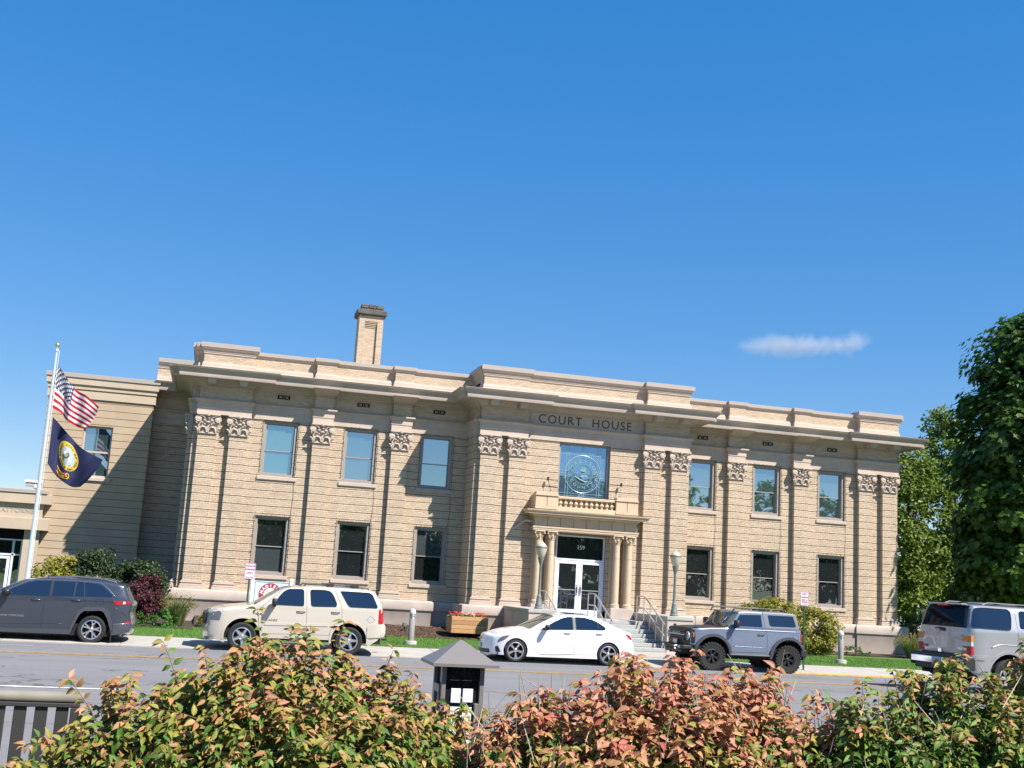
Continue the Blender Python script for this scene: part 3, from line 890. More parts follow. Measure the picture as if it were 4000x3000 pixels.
for z_ in (6.58, 6.68, 6.78):
    hline(z_, -.98, -.66); hline(z_, .66, .98)
cs = (0, 6.68)
for R__ in (.74, ): mb.tube([(R__ * cos(a), g - .004, cs[1] + R__ * sin(a)) for a in [2 * pi * k / 40 for k in range(40)]], .012, 6, closed=True)
mb.build('leading', M['came'], lw)
mb = MB()
for R__, r in ((.66, .008), (.40, .012), (.36, .006)): mb.tube([(R__ * cos(a), g - .004, cs[1] + R__ * sin(a)) for a in [2 * pi * k / 40 for k in range(40)]], r, 5, closed=True)
fn = lambda a, b, h: (a, g - .002 - h, cs[1] + b)
arc_text(mb, 'MADISON', .52, 152, 8, .21, fn, bold=.006)
arc_text(mb, 'COUNTY', .52, 212, 318, .18, fn, inward=True, bold=.004)
for s in (-1, 1):
    for k in range(4):
        a = radians(90 + s * 92 + (k - 1.5) * 7); mb.tube([(.42 * cos(a), g - .004, cs[1] + .42 * sin(a)), (.62 * cos(a), g - .004, cs[1] + .62 * sin(a))], [.006, .016], 5)
# inner picture: hills, a tent like shape and a plough team, as simple relief
mb.prism([(-.13, g - .004, cs[1] + .12), (.15, g - .004, cs[1] + .07), (.12, g - .004, cs[1] + .27), (.02, g - .004, cs[1] + .21), (-.01, g - .004, cs[1] + .30)], (0, -.006, 0))
mb.prism([(-.10, g - .004, cs[1] - .10), (-.06, g - .004, cs[1] - .02), (.16, g - .004, cs[1] - .02), (.19, g - .004, cs[1] - .12), (.05, g - .004, cs[1] - .10), (.03, g - .004, cs[1] - .17)], (0, -.006, 0))
mb.tube([(-.33, g - .005, cs[1] - .10), (-.12, g - .005, cs[1] - .22), (.10, g - .005, cs[1] - .30), (.22, g - .005, cs[1] - .26)], [.02, .03, .03, .02], 6)
mb.tube([(-.26, g - .005, cs[1] + .02), (-.16, g - .005, cs[1] - .2)], .014, 5)
mb.tube([(-.34, g - .005, cs[1] + .03), (.3, g - .005, cs[1] + .03)], .008, 5)
mb.build('county_seal', M['etch'], lw)
# ---- the bricks: the nearest 300 as objects, all others joined
def brick_box(l, h, d=.056):
    m = MB()
    m.add([(0, 0, 0), (l, 0, 0), (l, 0, h), (0, 0, h), (0, d, 0), (l, d, 0), (l, d, h), (0, d, h)], [(0, 1, 2, 3), (1, 5, 6, 2), (4, 0, 3, 7), (3, 2, 6, 7), (4, 5, 1, 0)])
    return m
full = [i for i, b in enumerate(BRICKS) if b[4] == F and abs(b[5] - .205) < 1e-6 and abs(b[6] - .056) < 1e-6 and b[2] > 2.2 and b[0] < -8]
full.sort(key=lambda i: (BRICKS[i][0] - CX) ** 2 + (BRICKS[i][1] - CY) ** 2 + (BRICKS[i][2] - CZ) ** 2)
single = set(full[:300])
bm_ = brick_box(.205, .056).mesh('brick'); bm_.materials.append(M['brick'])
for i in full[:300]:
    b = BRICKS[i]
    o = bpy.data.objects.new('brick', bm_); COL.objects.link(o); o.parent = court
    o.location = (b[0], b[1] + rnd.uniform(-.0015, .0015), b[2])
rest = [b for i, b in enumerate(BRICKS) if i not in single]
N = len(rest)
V = np.zeros((N, 8, 3))
for k, (x, y, z, u, n, l, h) in enumerate(rest):
    e = rnd.uniform(-.0015, .0015)
    bx, by = x + n[0] * e, y + n[1] * e
    ex, ey = -n[0] * .056, -n[1] * .056
    lx, ly = u[0] * l, u[1] * l
    V[k] = [(bx, by, z), (bx + lx, by + ly, z), (bx + lx, by + ly, z + h), (bx, by, z + h),
            (bx + ex, by + ey, z), (bx + lx + ex, by + ly + ey, z), (bx + lx + ex, by + ly + ey, z + h), (bx + ex, by + ey, z + h)]
FQ = np.array([(0, 1, 2, 3), (1, 5, 6, 2), (4, 0, 3, 7), (3, 2, 6, 7), (4, 5, 1, 0)])
idx = (np.arange(N)[:, None, None] * 8 + FQ[None]).reshape(-1)
me = bpy.data.meshes.new('brickwork')
me.vertices.add(N * 8); me.vertices.foreach_set('co', V.ravel())
me.loops.add(len(idx)); me.loops.foreach_set('vertex_index', idx)
me.polygons.add(N * 5); me.polygons.foreach_set('loop_start', np.arange(0, N * 20, 4))
me.polygons.foreach_set('use_smooth', np.zeros(N * 5, bool))
me.update(calc_edges=True)
stuff(link('brickwork', me, M['brick'], court))
NB = N

# ---- porch
por = MB(); por.box(-2.12, 2.12, -2.10, -1.45, 4.34, 4.50)
por.build('porch_lintel', M['terra'], court)
mb = MB()
for i in range(8):
    x0 = -2.08 + 4.16 * i / 8; mb.bbox(x0 + .006, x0 + 4.16 / 8 - .006, -2.07, -1.46, 4.505, 4.86, .008)
pf = mb.build('porch_frieze', M['terra'], court)
PP = [(-2.09, -1.45), (-2.09, -2.07), (2.09, -2.07), (2.09, -1.45)]
mb = MB(); mb.sweep(PP, [(-.3, 4.86), (.04, 4.862), (.06, 4.90), (.10, 4.92), (.10, 4.955), (.30, 4.96), (.31, 4.95), (.33, 4.95), (.335, 5.03), (.39, 5.055), (.41, 5.10), (.41, 5.115), (-.3, 5.16)])
mb.build('porch_cornice', M['terra'], court, angle=30)
mb = MB(); mb.sweep([(-2.10, -1.45), (-2.10, -2.08), (2.10, -2.08), (2.10, -1.45)], [(0, 4.36), (.03, 4.365), (.03, 4.42), (.05, 4.44), (.05, 4.49), (0, 4.503)]); mb.build('porch_moulding', M['terra'], court)
mb = MB(); mb.box(-2.06, 2.06, -2.06, -1.45, 5.12, 5.30); bal = mb.build('balcony', M['terra'], court)
for s in (-1, 1):
    d = MB(); lo, hi = (1.17, 2.10) if s > 0 else (-2.10, -1.17)
    d.bbox(lo, hi, -2.10, -1.72, 5.165, 5.24, .008)
    for k in range(2):
        a = lo + (hi - lo) * k / 2
        d.bbox(a + .012, a + (hi - lo) / 2 - .004, -2.08, -1.74, 5.243, 5.66, .008)
    d.bbox(lo - .01, hi + .01, -2.12, -1.70, 5.663, 5.72, .012)
    d.bbox(lo + .03, hi - .03, -2.07, -1.74, 5.722, 5.81, .01)
    d.bbox(hi - .36 if s > 0 else lo, hi if s > 0 else lo + .36, -1.69, -1.46, 5.165, 5.72, .01)
    d.build('balcony_pier', M['terra'], bal)
mb = MB(); mb.bbox(-1.17, 1.17, -2.03, -1.80, 5.60, 5.70, .015); mb.build('handrail', M['terra'], bal)
mb = MB(); mb.box(-1.17, 1.17, -1.86, -1.80, 5.30, 5.60); mb.build('balcony_back', M['terra'], bal)
bl = MB(); bl.lathe([(.06, 0), (.06, .03), (.035, .045), (.05, .08), (.085, .13), (.07, .18), (.035, .22), (.03, .25), (.055, .27), (.055, .30)], n=12)
blm = bl.mesh('baluster'); blm.materials.append(M['terra']); blm.polygons.foreach_set('use_smooth', [True] * len(blm.polygons)); blm.set_sharp_from_angle(angle=radians(40))
for k in range(11):
    o = bpy.data.objects.new('baluster', blm); COL.objects.link(o); o.parent = bal; o.location = (-1.05 + .21 * k, -1.93, 5.301)
# columns
def column_mesh():
    m = MB(); m.lathe([(.185, 0), (.185, .06), (.165, .075), (.18, .105), (.165, .135), (.145, .15), (.143, .9), (.138, 1.6), (.125, 2.40), (.14, 2.42), (.14, 2.45), (.122, 2.46)], n=20)
    for z in (.62, 1.25, 1.88): m.lathe([(.1425, 0), (.1435, .004), (.1425, .008)], (0, 0, z), 20)
    me = m.mesh('column'); me.materials.append(M['terra']); me.polygons.foreach_set('use_smooth', [True] * len(me.polygons)); me.set_sharp_from_angle(angle=radians(35)); return me
def colcap_mesh():
    m = MB(); m.lathe([(.125, 0), (.135, .06), (.15, .14), (.19, .22)], n=16)
    for k in range(8):
        a = 2 * pi * k / 8; r0 = .13
        m.tube([(r0 * cos(a), r0 * sin(a), .01), ((r0 + .03) * cos(a), (r0 + .03) * sin(a), .08), ((r0 + .07) * cos(a), (r0 + .07) * sin(a), .115), ((r0 + .085) * cos(a), (r0 + .085) * sin(a), .09)], [.032, .036, .028, .012], 6)
    for k in range(4):
        a = pi / 4 + k * pi / 2; c = (.235 * cos(a), .235 * sin(a), .20)
        m.tube([(.14 * cos(a), .14 * sin(a), .10), (.20 * cos(a), .20 * sin(a), .21), (.25 * cos(a), .25 * sin(a), .225), (.27 * cos(a), .27 * sin(a), .18), (.235 * cos(a), .235 * sin(a), .165)], [.02, .026, .03, .028, .02], 6)
    m.bbox(-.21, .21, -.21, .21, .245, .295, .012)
    me = m.mesh('capital'); me.materials.append(M['terra']); me.polygons.foreach_set('use_smooth', [True] * len(me.polygons)); me.set_sharp_from_angle(angle=radians(45)); return me
CM, CCM = column_mesh(), colcap_mesh()
for x in (-1.84, -1.335, 1.335, 1.84):
    o = bpy.data.objects.new('column', CM); COL.objects.link(o); o.parent = court; o.location = (x, -1.90, 1.585)
    c = bpy.data.objects.new('capital', CCM); COL.objects.link(c); c.parent = o; c.location = (0, 0, 2.46)
    m = MB(); m.bbox(x - .15, x + .15, -1.66, -1.5, 1.585, 4.05, .01); m.bbox(x - .18, x + .18, -1.70, -1.5, 4.05, 4.335, .03); m.bbox(x - .19, x + .19, -1.70, -1.5, 1.585, 1.75, .02)
    m.build('anta', M['terra'], court)
for s in (-1, 1):
    m = MB(); lo, hi = (1.11, 2.07) if s > 0 else (-2.07, -1.11)
    m.bbox(lo, hi, -2.12, -1.49, 1.16, 1.58, .012); m.build('porch_pedestal', M['plinth'], court)
# doors
mb = MB(); ring(mb, -1.0, 1.0, 3.30, 4.26, .06, -1.47, -1.36); mb.box(-1.0, -.955, -1.475, -1.36, 1.16, 3.30); mb.box(.955, 1.0, -1.475, -1.36, 1.16, 3.30)
ent = mb.build('entrance', M['white_alu'], court)
glass_pane(-.94, .94, 3.36, 4.20, -1.43, M['gl_lo'], ent)
m = MB(); add_text(m, '159', facing(.03, -1.436, 3.80), .22, .002); m.build('house_number', M['white'], ent)
for s in (-1, 1):
    lo, hi = (.004, .95) if s > 0 else (-.95, -.004)
    d = MB(); ring(d, lo, hi, 1.165, 3.29, .125, -1.46, -1.41, .27)
    dr = d.build('door', M['white_alu'], ent)
    glass_pane(lo + .12, hi - .12, 1.43, 3.17, -1.435, M['gl_lo'], dr)
    h = MB(); xh = lo + .065 if s > 0 else hi - .065
    h.tube([(xh, -1.47, 2.02), (xh - s * .0, -1.53, 2.05), (xh, -1.53, 2.30), (xh, -1.47, 2.33)], .014, 6); h.bbox(xh - .03, xh + .03, -1.468, -1.458, 1.98, 2.37, .003); h.build('handle', M['chrome'], dr)
    b = MB(); b.bbox(lo + .1, hi - .1, -1.418, -1.395, 2.13, 2.20, .005); b.build('push_bar', M['steel'], dr)
    b = MB(); b.bbox(lo + .12, hi - .12, -1.445, -1.437, 2.155, 2.185, .002); b.build('mid_rail', M['steel'], dr)
# rain pipe on the right and a bent spout on the left of the porch
m = MB(); m.tube([(2.62, -1.62, 1.45), (2.62, -1.62, 5.25)], .028, 8); m.lathe([(.03, 0), (.06, .05), (.06, .14)], (2.62, -1.62, 5.25), 8); m.build('downpipe', M['white_alu'], court)
m = MB(); m.tube([(-2.15, -1.95, 4.66), (-2.42, -1.95, 4.68), (-2.72, -1.75, 4.42), (-2.80, -1.66, 4.37)], .035, 8); m.build('spout', M['stone'], court)
for s in (-1, 1):
    fl = thing('spotlight', 'small black spotlight on a thin rod %s the leaded window' % ('left of' if s < 0 else 'right of'), 'light', (s * 1.45, -1.75, 5.81), group='spotlights over the porch')
    m = MB(); m.tube([(0, 0, 0), (-s * .02, -.05, .1), (s * .06, .10, .52)], .010, 5); m.tube([(s * .06, .10, .52), (-s * .5, .12, .46), (-s * .62, .12, .47), (-s * .64, .12, .55)], .009, 5); m.build('rod', M['black'], fl)
    m = MB(); m.bbox(.0 + s * .06 - .035, s * .06 + .035, .05, .14, .48, .62, .01); m.build('head', M['black'], fl)

# ---- entrance steps
st = thing('entrance_steps', 'wide grey granite steps up to the double doors between two cheek walls', 'steps', (0, -3.5, .1))
oy, oz = 3.5, -.1
for k in range(7):
    m = MB(); z1 = .185 + (k + 1) * .14; y0 = -5.38 + k * .31
    m.bbox(-2.07, 2.07, y0, y0 + .335 if k < 6 else -1.5, z1 - .137, z1, .012)
    o = m.build('step', M['granite'], st); o.location = (0, oy, oz)
m = MB(); m.box(-2.06, 2.06, -5.0, -1.5, 0, .35); m.box(-2.06, 2.06, -4.1, -1.5, .3, .9); o = m.build('step_core', M['granite'], st); o.location = (0, oy, oz)
for s in (-1, 1):
    m = MB(); lo, hi = (2.085, 3.06) if s > 0 else (-3.06, -2.085)
    m.box(lo, hi, -5.42, -1.97, -.2, 1.325); o = m.build('cheek_wall', M['plinth'], st); o.location = (0, oy, oz)
    m = MB()
    for k in range(3):
        y0 = -5.46 + k * 1.163; m.bbox(lo - .035, hi + .035, y0 + .003, y0 + 1.16, 1.327, 1.455, .012)
    o2 = m.build('cheek_cap', M['concrete'], o)
def rail(name, label, x, extra=False):
    t = thing(name, label, 'handrail', (x, -5.3, .18), group='pipe handrails on the entrance steps')
    zt = lambda y: 1.165 - max(0, (-3.52 - y)) * .452 - .18
    ys = (-5.36, -4.75, -4.12, -3.5)
    for k, y in enumerate(ys):
        m = MB(); z0 = 0.005 if k == 0 else zt(y) - (.0 if y > -3.6 else .05)
        m.tube([(0, y + 5.3, z0), (0, y + 5.3, zt(y) + .90)], .022, 8); m.build('post', M['steel'], t)
    for h in (.92, .50):
        m = MB(); m.tube([(0, -5.50 + 5.3, zt(-5.50) + h - (.03 if h > .6 else 0)), (0, -5.42 + 5.3, zt(-5.42) + h), (0, -3.55 + 5.3, zt(-3.55) + h), (0, -3.3 + 5.3, zt(-3.5) + h), (0, -2.75 + 5.3, zt(-3.5) + h)], .024, 8); m.build('rail', M['steel'], t)
    m = MB(); m.tube([(0, -2.75 + 5.3, zt(-3)), (0, -2.75 + 5.3, zt(-3) + .92)], .022, 8); m.build('post', M['steel'], t)
rail('handrail', 'grey pipe handrail beside the left cheek wall of the steps', -1.93)
rail('handrail', 'grey pipe handrail up the middle of the granite steps', -.02)
rail('handrail', 'grey pipe handrail beside the right cheek wall of the steps', 1.93)
# lamps on the cheek walls
lamp = thing('post_lamp', 'green grey lamp post with acorn globe on left cheek wall of the steps', 'street lamp', (-2.56, -4.85, 1.455), group='acorn lamps beside the steps')
m = MB(); m.lathe([(.15, 0), (.15, .05), (.12, .08), (.125, .16), (.10, .20), (.095, .34), (.075, .40), (.085, .43), (.06, .47), (.052, .6), (.042, 1.50), (.055, 1.53), (.055, 1.56), (.075, 1.60), (.095, 1.70), (.115, 1.76), (.115, 1.79)], n=16)
m.build('post', M['lampgreen'], lamp, angle=40)
m = MB(); m.lathe([(.09, 0), (.115, .03), (.165, .16), (.20, .30), (.205, .34), (.19, .37)], (0, 0, 1.79), 18, cap=False); m.build('globe', M['frost'], lamp, smooth=True)
m = MB(); m.lathe([(.208, 0), (.212, .01), (.212, .045), (.206, .055)], (0, 0, 2.115), 18, cap=False); m.build('band', M['lampgreen'], lamp)
m = MB(); m.lathe([(.19, 0), (.185, .03), (.13, .10), (.06, .16), (.03, .18), (.035, .20), (.012, .22), (.008, .29), (0, .30)], (0, 0, 2.165), 18); m.build('cap', M['frost'], lamp, smooth=True)
l2 = copy_tree(lamp); l2.location = (2.56, -4.85, 1.455)
l2['label'] = 'green grey lamp post with acorn globe on right cheek wall of the steps'

# ------------------------------------------------------------------ annex on the left
ann = thing('office_annex', 'tan brick two storey annex behind the flagpole with a low ATTORNEY wing', 'building', (-20, 8, 0))
M['annex'] = mat('annex_brick', (0.41, 0.315, 0.22), 0.9, var=0.10, nscale=1.2, bump=0.3, bscale=40)
M['annex_stone'] = mat('annex_stone', (0.45, 0.36, 0.27), 0.8, var=0.08, nscale=1.5)
n0 = len(BRICKS)
def off(o): o.location = (20, -8, 0); return o
AX0, AX1, AY = -20.65, -16.66, 3.5
mb = MB()
WN = (-19.20, -18.10, 5.44, 7.45)
brick_face(mb, (AX0, AY), (1, 0), F, 0, AX1 - AX0, 0, 8.44, [(WN[0] - AX0, WN[1] - AX0, WN[2], WN[3])])
brick_face(mb, (AX0, AY + 9), (0, -1), (-1, 0), 0, 9, 0, 8.44)
brick_face(mb, (AX1, AY), (0, 1), (1, 0), 0, 3, 0, 8.44)
del BRICKS[n0:]
for xx, sgn in ((WN[0], 1), (WN[1], -1)): mb.quad((xx, AY + .011, WN[2]), (xx, AY + .011, WN[3]), (xx, AY + .3, WN[3]), (xx, AY + .3, WN[2]))
mb.quad((WN[0], AY + .011, WN[3]), (WN[1], AY + .011, WN[3]), (WN[1], AY + .3, WN[3]), (WN[0], AY + .3, WN[3]))
off(mb.build('wall', [M['annex'], M['groove']], ann))
mb = MB(); mb.box(AX0 + .06, AX1 - .06, AY + .3, AY + 9, 0, 9.3); off(mb.build('core', M['dark'], ann))
mb = MB()
mb.sweep([(AX0, AY + 9), (AX0, AY), (AX1, AY), (AX1, AY + 3)], [(-.1, 8.44), (-.04, 8.44), (-.04, 8.50), (.05, 8.50), (.05, 8.80), (-.02, 8.80), (-.02, 8.86), (.07, 8.86), (.07, 9.0), (.13, 9.04), (.13, 9.30), (-.2, 9.30)])
off(mb.build('fascia', M['annex_stone'], ann))
mb = MB(); mb.sweep([(AX0, AY + 9), (AX0, AY), (AX1, AY), (AX1, AY + 3)], [(.10, 9.302), (.17, 9.302), (.17, 9.46), (.15, 9.47), (-.5, 9.49)]); off(mb.build('coping', M['coping'], ann))
fr = MB(); ring(fr, WN[0] + .01, WN[1] - .01, WN[2] + .01, WN[3] - .01, .06, AY + .16, AY + .26); fr.box(WN[0] + .07, WN[1] - .07, AY + .15, AY + .25, 6.40, 6.47)
w = off(fr.build('window', M['stone'], ann))
for z0, z1 in ((5.5, 6.40), (6.47, 7.39)): glass_pane(WN[0] + .07, WN[1] - .07, z0, z1, AY + .21, M['gl_up'], w)
m = MB(); m.bbox(WN[0] - .12, WN[1] + .12, AY - .06, AY + .2, WN[2] - .16, WN[2] - .01, .015); m.build('sill', M['stone'], w)
# low wing
lw_ = MB(); LX0, LX1, LY = -34, -20.0, 3.1
for z0, z1, d in ((4.22, 4.60, .0), (3.22, 3.66, .0)): lw_.bbox(LX0, LX1, LY - d, LY + .42, z0, z1, .01)
lw_.box(LX0, LX1 - .28, LY + .15, LY + 6, 3.6, 4.62)
lw_.box(LX0, -22.6, LY + .1, LY + 6, 0, 3.3); lw_.box(-20.85, -20.3, LY + .25, LY + .39, 0, 3.3)
lo_ = off(lw_.build('low_wing', M['annex_stone'], ann))
m = MB(); m.bbox(LX0, LX1 - .15, LY - .04, LY + 3, 4.605, 4.76, .015); m.build('coping', M['coping'], lo_)
m = MB(); add_text(m, 'ATTORNEY', facing(-21.10, LY + .148, 3.94), .24, .012, spacing=1.1, bold=.004); m.build('lettering', M['coping'], lo_)
m = MB(); m.box(-22.6, -20.86, LY + .9, LY + .95, 0, 3.3); m.build('porch_back', M['dark'], lo_)
m = MB(); yb = LY + .6
ring(m, -22.55, -20.9, .15, 2.85, .06, yb, yb + .1); m.box(-22.49, -20.96, yb, yb + .1, 2.22, 2.29); m.box(-21.26, -21.18, yb, yb + .1, .21, 2.79)
m.box(-21.18, -20.96, yb, yb + .1, 1.06, 1.11)
dr = off(m.build('entrance', M['white_alu'], ann))
glass_pane(-22.49, -21.26, 2.29, 2.79, yb + .05, M['gl_lo'], dr); glass_pane(-21.18, -20.96, 2.29, 2.79, yb + .05, M['gl_lo'], dr); glass_pane(-21.18, -20.96, 1.11, 2.22, yb + .05, M['gl_lo'], dr); glass_pane(-21.18, -20.96, .21, 1.06, yb + .05, M['gl_lo'], dr)
m = MB(); ring(m, -22.45, -21.29, .2, 2.2, .11, yb + .02, yb + .07, .25); d_ = m.build('door', M['white_alu'], dr); glass_pane(-22.34, -21.40, .45, 2.09, yb + .045, M['gl_lo'], d_)
fl = thing('floodlight', 'white topped floodlight on the roof edge of the low wing behind the flagpole', 'light', (-20.75, 3.25, 4.76))
m = MB(); m.bbox(-.30, .32, -.1, .25, .27, .36, .01); m.build('hood', M['white'], fl)
m = MB(); m.bbox(-.26, .05, -.06, .2, .13, .27, .01); m.build('ballast_box', M['plinth'], fl)
m = MB(); m.bbox(.02, .24, -.08, .12, .04, .20, .03); m.tube([(0.1, .1, 0), (.1, .1, .27)], .02, 6); m.build('lamp_head', M['clear'], fl)
# ------------------------------------------------------------------ vehicles
def inpoly(x, z, P):
    c = False; j = len(P) - 1
    for i in range(len(P)):
        if (P[i][1] > z) != (P[j][1] > z) and x < (P[j][0] - P[i][0]) * (z - P[i][1]) / (P[j][1] - P[i][1]) + P[i][0]: c = not c
        j = i
    return c
def resample(P, step, closed=True):
    out = []
    n = len(P)
    for i in range(n if closed else n - 1):
        a, b = P[i], P[(i + 1) % n]
        k = max(1, int(math.ceil(math.hypot(b[0] - a[0], b[1] - a[1]) / step)))
        for j in range(k): out.append((a[0] + (b[0] - a[0]) * j / k, a[1] + (b[1] - a[1]) * j / k))
    if not closed: out.append(P[-1])
    return out
def rpoly(P, r, n=4):
    """round the corners of a closed polygon"""
    out = []
    m = len(P)
    for i in range(m):
        p, a, b = Vector(P[i]), Vector(P[i - 1]), Vector(P[(i + 1) % m])
        da, db = (a - p), (b - p)
        rr = min(r, da.length * .45, db.length * .45)
        A, B_ = p + da.normalized() * rr, p + db.normalized() * rr
        for k in range(n + 1):
            t = k / n
            q = A * (1 - t) ** 2 + p * 2 * t * (1 - t) + B_ * t ** 2
            out.append((q.x, q.y))
    return out
def smooth_path(P, n=3):
    """Catmull-Rom through points"""
    out = []
    for i in range(len(P) - 1):
        p0 = P[max(0, i - 1)]; p1 = P[i]; p2 = P[i + 1]; p3 = P[min(len(P) - 1, i + 2)]
        for k in range(n):
            t = k / n
            out.append(tuple(.5 * (2 * p1[d] + (p2[d] - p0[d]) * t + (2 * p0[d] - 5 * p1[d] + 4 * p2[d] - p3[d]) * t * t + (3 * p1[d] - p0[d] - 3 * p2[d] + p3[d]) * t ** 3) for d in (0, 1)))
    out.append(P[-1]); return out
def arc(c, r, a0, a1, n=14): return [(c[0] + r * cos(radians(a0 + (a1 - a0) * k / n)), c[1] + r * sin(radians(a0 + (a1 - a0) * k / n))) for k in range(n + 1)]

class Car:
    def __init__(s, name, label, loc, rz, W, prof, arches, rocker, belt, tumble, pmat, rnd_r=.07, ftaper=(.5, .16), rtaper=(.45, .10), group=None, bulge=.02):
        """prof: list of (tag, [points]) running from the front bottom over the roof to the rear bottom"""
        s.t = thing(name, label, 'car', loc, rz, group)
        s.W, s.belt, s.tumble, s.pm, s.rr = W, belt, tumble, pmat, rnd_r
        s.prof = prof
        top = []
        for tg, pts in prof:
            for p in pts:
                if not top or math.hypot(top[-1][0] - p[0], top[-1][1] - p[1]) > 1e-4: top.append(p)
        s.top = resample(top, .05, False)
        bot = list(arches[0]) + list(rocker) + list(arches[1])
        s.outline = s.top + resample([top[-1]] + bot + [top[0]], .05, False)[1:-1]
        s.xf, s.xr = min(p[0] for p in top), max(p[0] for p in top)
        s.ft, s.rt, s.bul = ftaper, rtaper, bulge
        s.T = np.array(s.top)
    def base(s, x, z):
        y = s.W / 2
        if z > s.belt: y -= (z - s.belt) * s.tumble
        else: y -= s.bul * ((s.belt - .18 - z) / .5) ** 2 if z < s.belt - .18 else 0
        a = (s.xf + s.ft[0] - x) / s.ft[0]
        if a > 0: y -= s.ft[1] * a * a
        a = (x - (s.xr - s.rt[0])) / s.rt[0]
        if a > 0: y -= s.rt[1] * a * a
        return y
    def Y(s, x, z):
        A, B_ = s.T[:-1], s.T[1:]
        d = B_ - A; q = np.array([x, z]) - A
        t = np.clip((q * d).sum(1) / ((d * d).sum(1) + 1e-12), 0, 1)
        dist = np.sqrt(((q - d * t[:, None]) ** 2).sum(1)).min()
        y = s.base(x, z)
        if dist < s.rr:
            u = 1 - dist / s.rr
            y -= s.rr * (1 - sqrt(max(0, 1 - u * u)))
        return y
    def sides(s, regions):
        """regions: (name, polygon, material, inset, parent index or None); first match wins"""
        pts, edges = [], []
        def addloop(P):
            n = len(pts); pts.extend(P); edges.extend((n + i, n + (i + 1) % len(P)) for i in range(len(P)))
        addloop(s.outline)
        for r in regions: addloop(resample(r[1], .06))
        x0, x1 = s.xf, s.xr; z0 = min(p[1] for p in s.outline); z1 = max(p[1] for p in s.outline)
        for i, p in enumerate(s.top):
            a, b = s.top[max(0, i - 1)], s.top[min(len(s.top) - 1, i + 1)]
            dx, dz = b[0] - a[0], b[1] - a[1]; l = math.hypot(dx, dz) or 1
            for d in (.012, .035, s.rr):
                q = (p[0] + dz / l * d, p[1] - dx / l * d)
                if inpoly(*q, s.outline): pts.append(q)
        x = x0 + .07
        while x < x1:
            z = z0 + .05
            while z < z1:
                if inpoly(x, z, s.outline): pts.append((x + rnd.uniform(-.004, .004), z + rnd.uniform(-.004, .004)))
                z += .075
            x += .085
        vs, es, fs, *_ = geometry.delaunay_2d_cdt([Vector(p) for p in pts], edges, [], 0, 1e-5)
        ys = [s.Y(v.x, v.y) for v in vs]
        groups = {}
        for f in fs:
            cx_ = sum(vs[i].x for i in f) / len(f); cz_ = sum(vs[i].y for i in f) / len(f)
            if not inpoly(cx_, cz_, s.outline): continue
            g = -1
            for k, r in enumerate(regions):
                if inpoly(cx_, cz_, r[1]): g = k; break
            groups.setdefault(g, []).append(f)
        s.objs = {}
        s.body = MB()
        order = [-1] + sorted([k for k in groups if k >= 0], key=lambda k: -1 if regions[k][4] is None else regions[k][4] + 100)
        for sg in (-1, 1):
            for g in order:
                if g not in groups: continue
                mb = s.body if g == -1 else MB()
                ins = 0 if g == -1 else regions[g][3]
                mp = {}; 
                for f in groups[g]:
                    for i in f:
                        if i not in mp:
                            mp[i] = len(mb.v); mb.v.append((vs[i].x, sg * (ys[i] - ins), vs[i].y))
                for f in groups[g]:
                    q = [mp[i] for i in f]
                    a, b, c = [Vector((mb.v[i][0], mb.v[i][2], 0)) for i in q[:3]]
                    ccw = (b - a).cross(c - a).z > 0
                    mb.f.append(q if (ccw == (sg < 0)) else q[::-1]); mb.mi.append(0)
                if g >= 0:
                    r = regions[g]
                    par = s.t if r[4] is None else s.objs[(sg, r[4])]
                    s.objs[(sg, g)] = mb.build(r[0], r[2], par, smooth=True)
        return s
    def wrap(s, tags):
        """tags: tag -> (part name, material, bow)"""
        ts = [-1, -.94, -.8, -.5, -.2, .2, .5, .8, .94, 1]
        pts = []; tg = []
        for name, P in s.prof:
            P = resample(P, .06, False)
            for i, p in enumerate(P):
                if pts and math.hypot(pts[-1][0] - p[0], pts[-1][1] - p[1]) < 1e-4: tg[-1].append(name); continue
                pts.append(p); tg.append([name])
        parts = {}
        rows = []
        for i, p in enumerate(pts):
            a, b = pts[max(0, i - 1)], pts[min(len(pts) - 1, i + 1)]
            dx, dz = b[0] - a[0], b[1] - a[1]; l = math.hypot(dx, dz) or 1
            nx, nz = -dz / l, dx / l
            bow = sum(tags[k][2] for k in tg[i]) / len(tg[i])
            y = s.Y(*p)
            rows.append([(p[0] + nx * bow * (1 - t * t), y * t, p[1] + nz * bow * (1 - t * t)) for t in ts])
        for i in range(len(pts) - 1):
            common = [k for k in tg[i] if k in tg[i + 1]]
            k = common[0] if common else tg[i][-1]
            for j in range(len(ts) - 1):
                outer = j in (0, len(ts) - 2)
                key = 'body' if (outer and len(tags[k]) > 3 and tags[k][3]) else tags[k][0]
                mb = s.body if key == 'body' else parts.setdefault(key, [MB(), tags[k][1]])[0]
                a, b, c, d = rows[i][j], rows[i][j + 1], rows[i + 1][j + 1], rows[i + 1][j]
                mb.add([a, b, c, d], [(0, 3, 2, 1)])
        for k, (mb, m) in parts.items():
            o = mb.build(k, m, s.t, smooth=True)
            s.weld(o)
        s.parts = parts
        b = s.body.build('body', s.pm, s.t, smooth=True); s.weld(b, 35)
        s.b = b
        return s
    def weld(s, o, ang=40):
        bm = bmesh.new(); bm.from_mesh(o.data)
        bmesh.ops.remove_doubles(bm, verts=bm.verts, dist=.0008)
        bmesh.ops.recalc_face_normals(bm, faces=bm.faces) if False else None
        bm.to_mesh(o.data); bm.free()
        o.data.polygons.foreach_set('use_smooth', [True] * len(o.data.polygons))
        o.data.set_sharp_from_angle(angle=radians(ang))
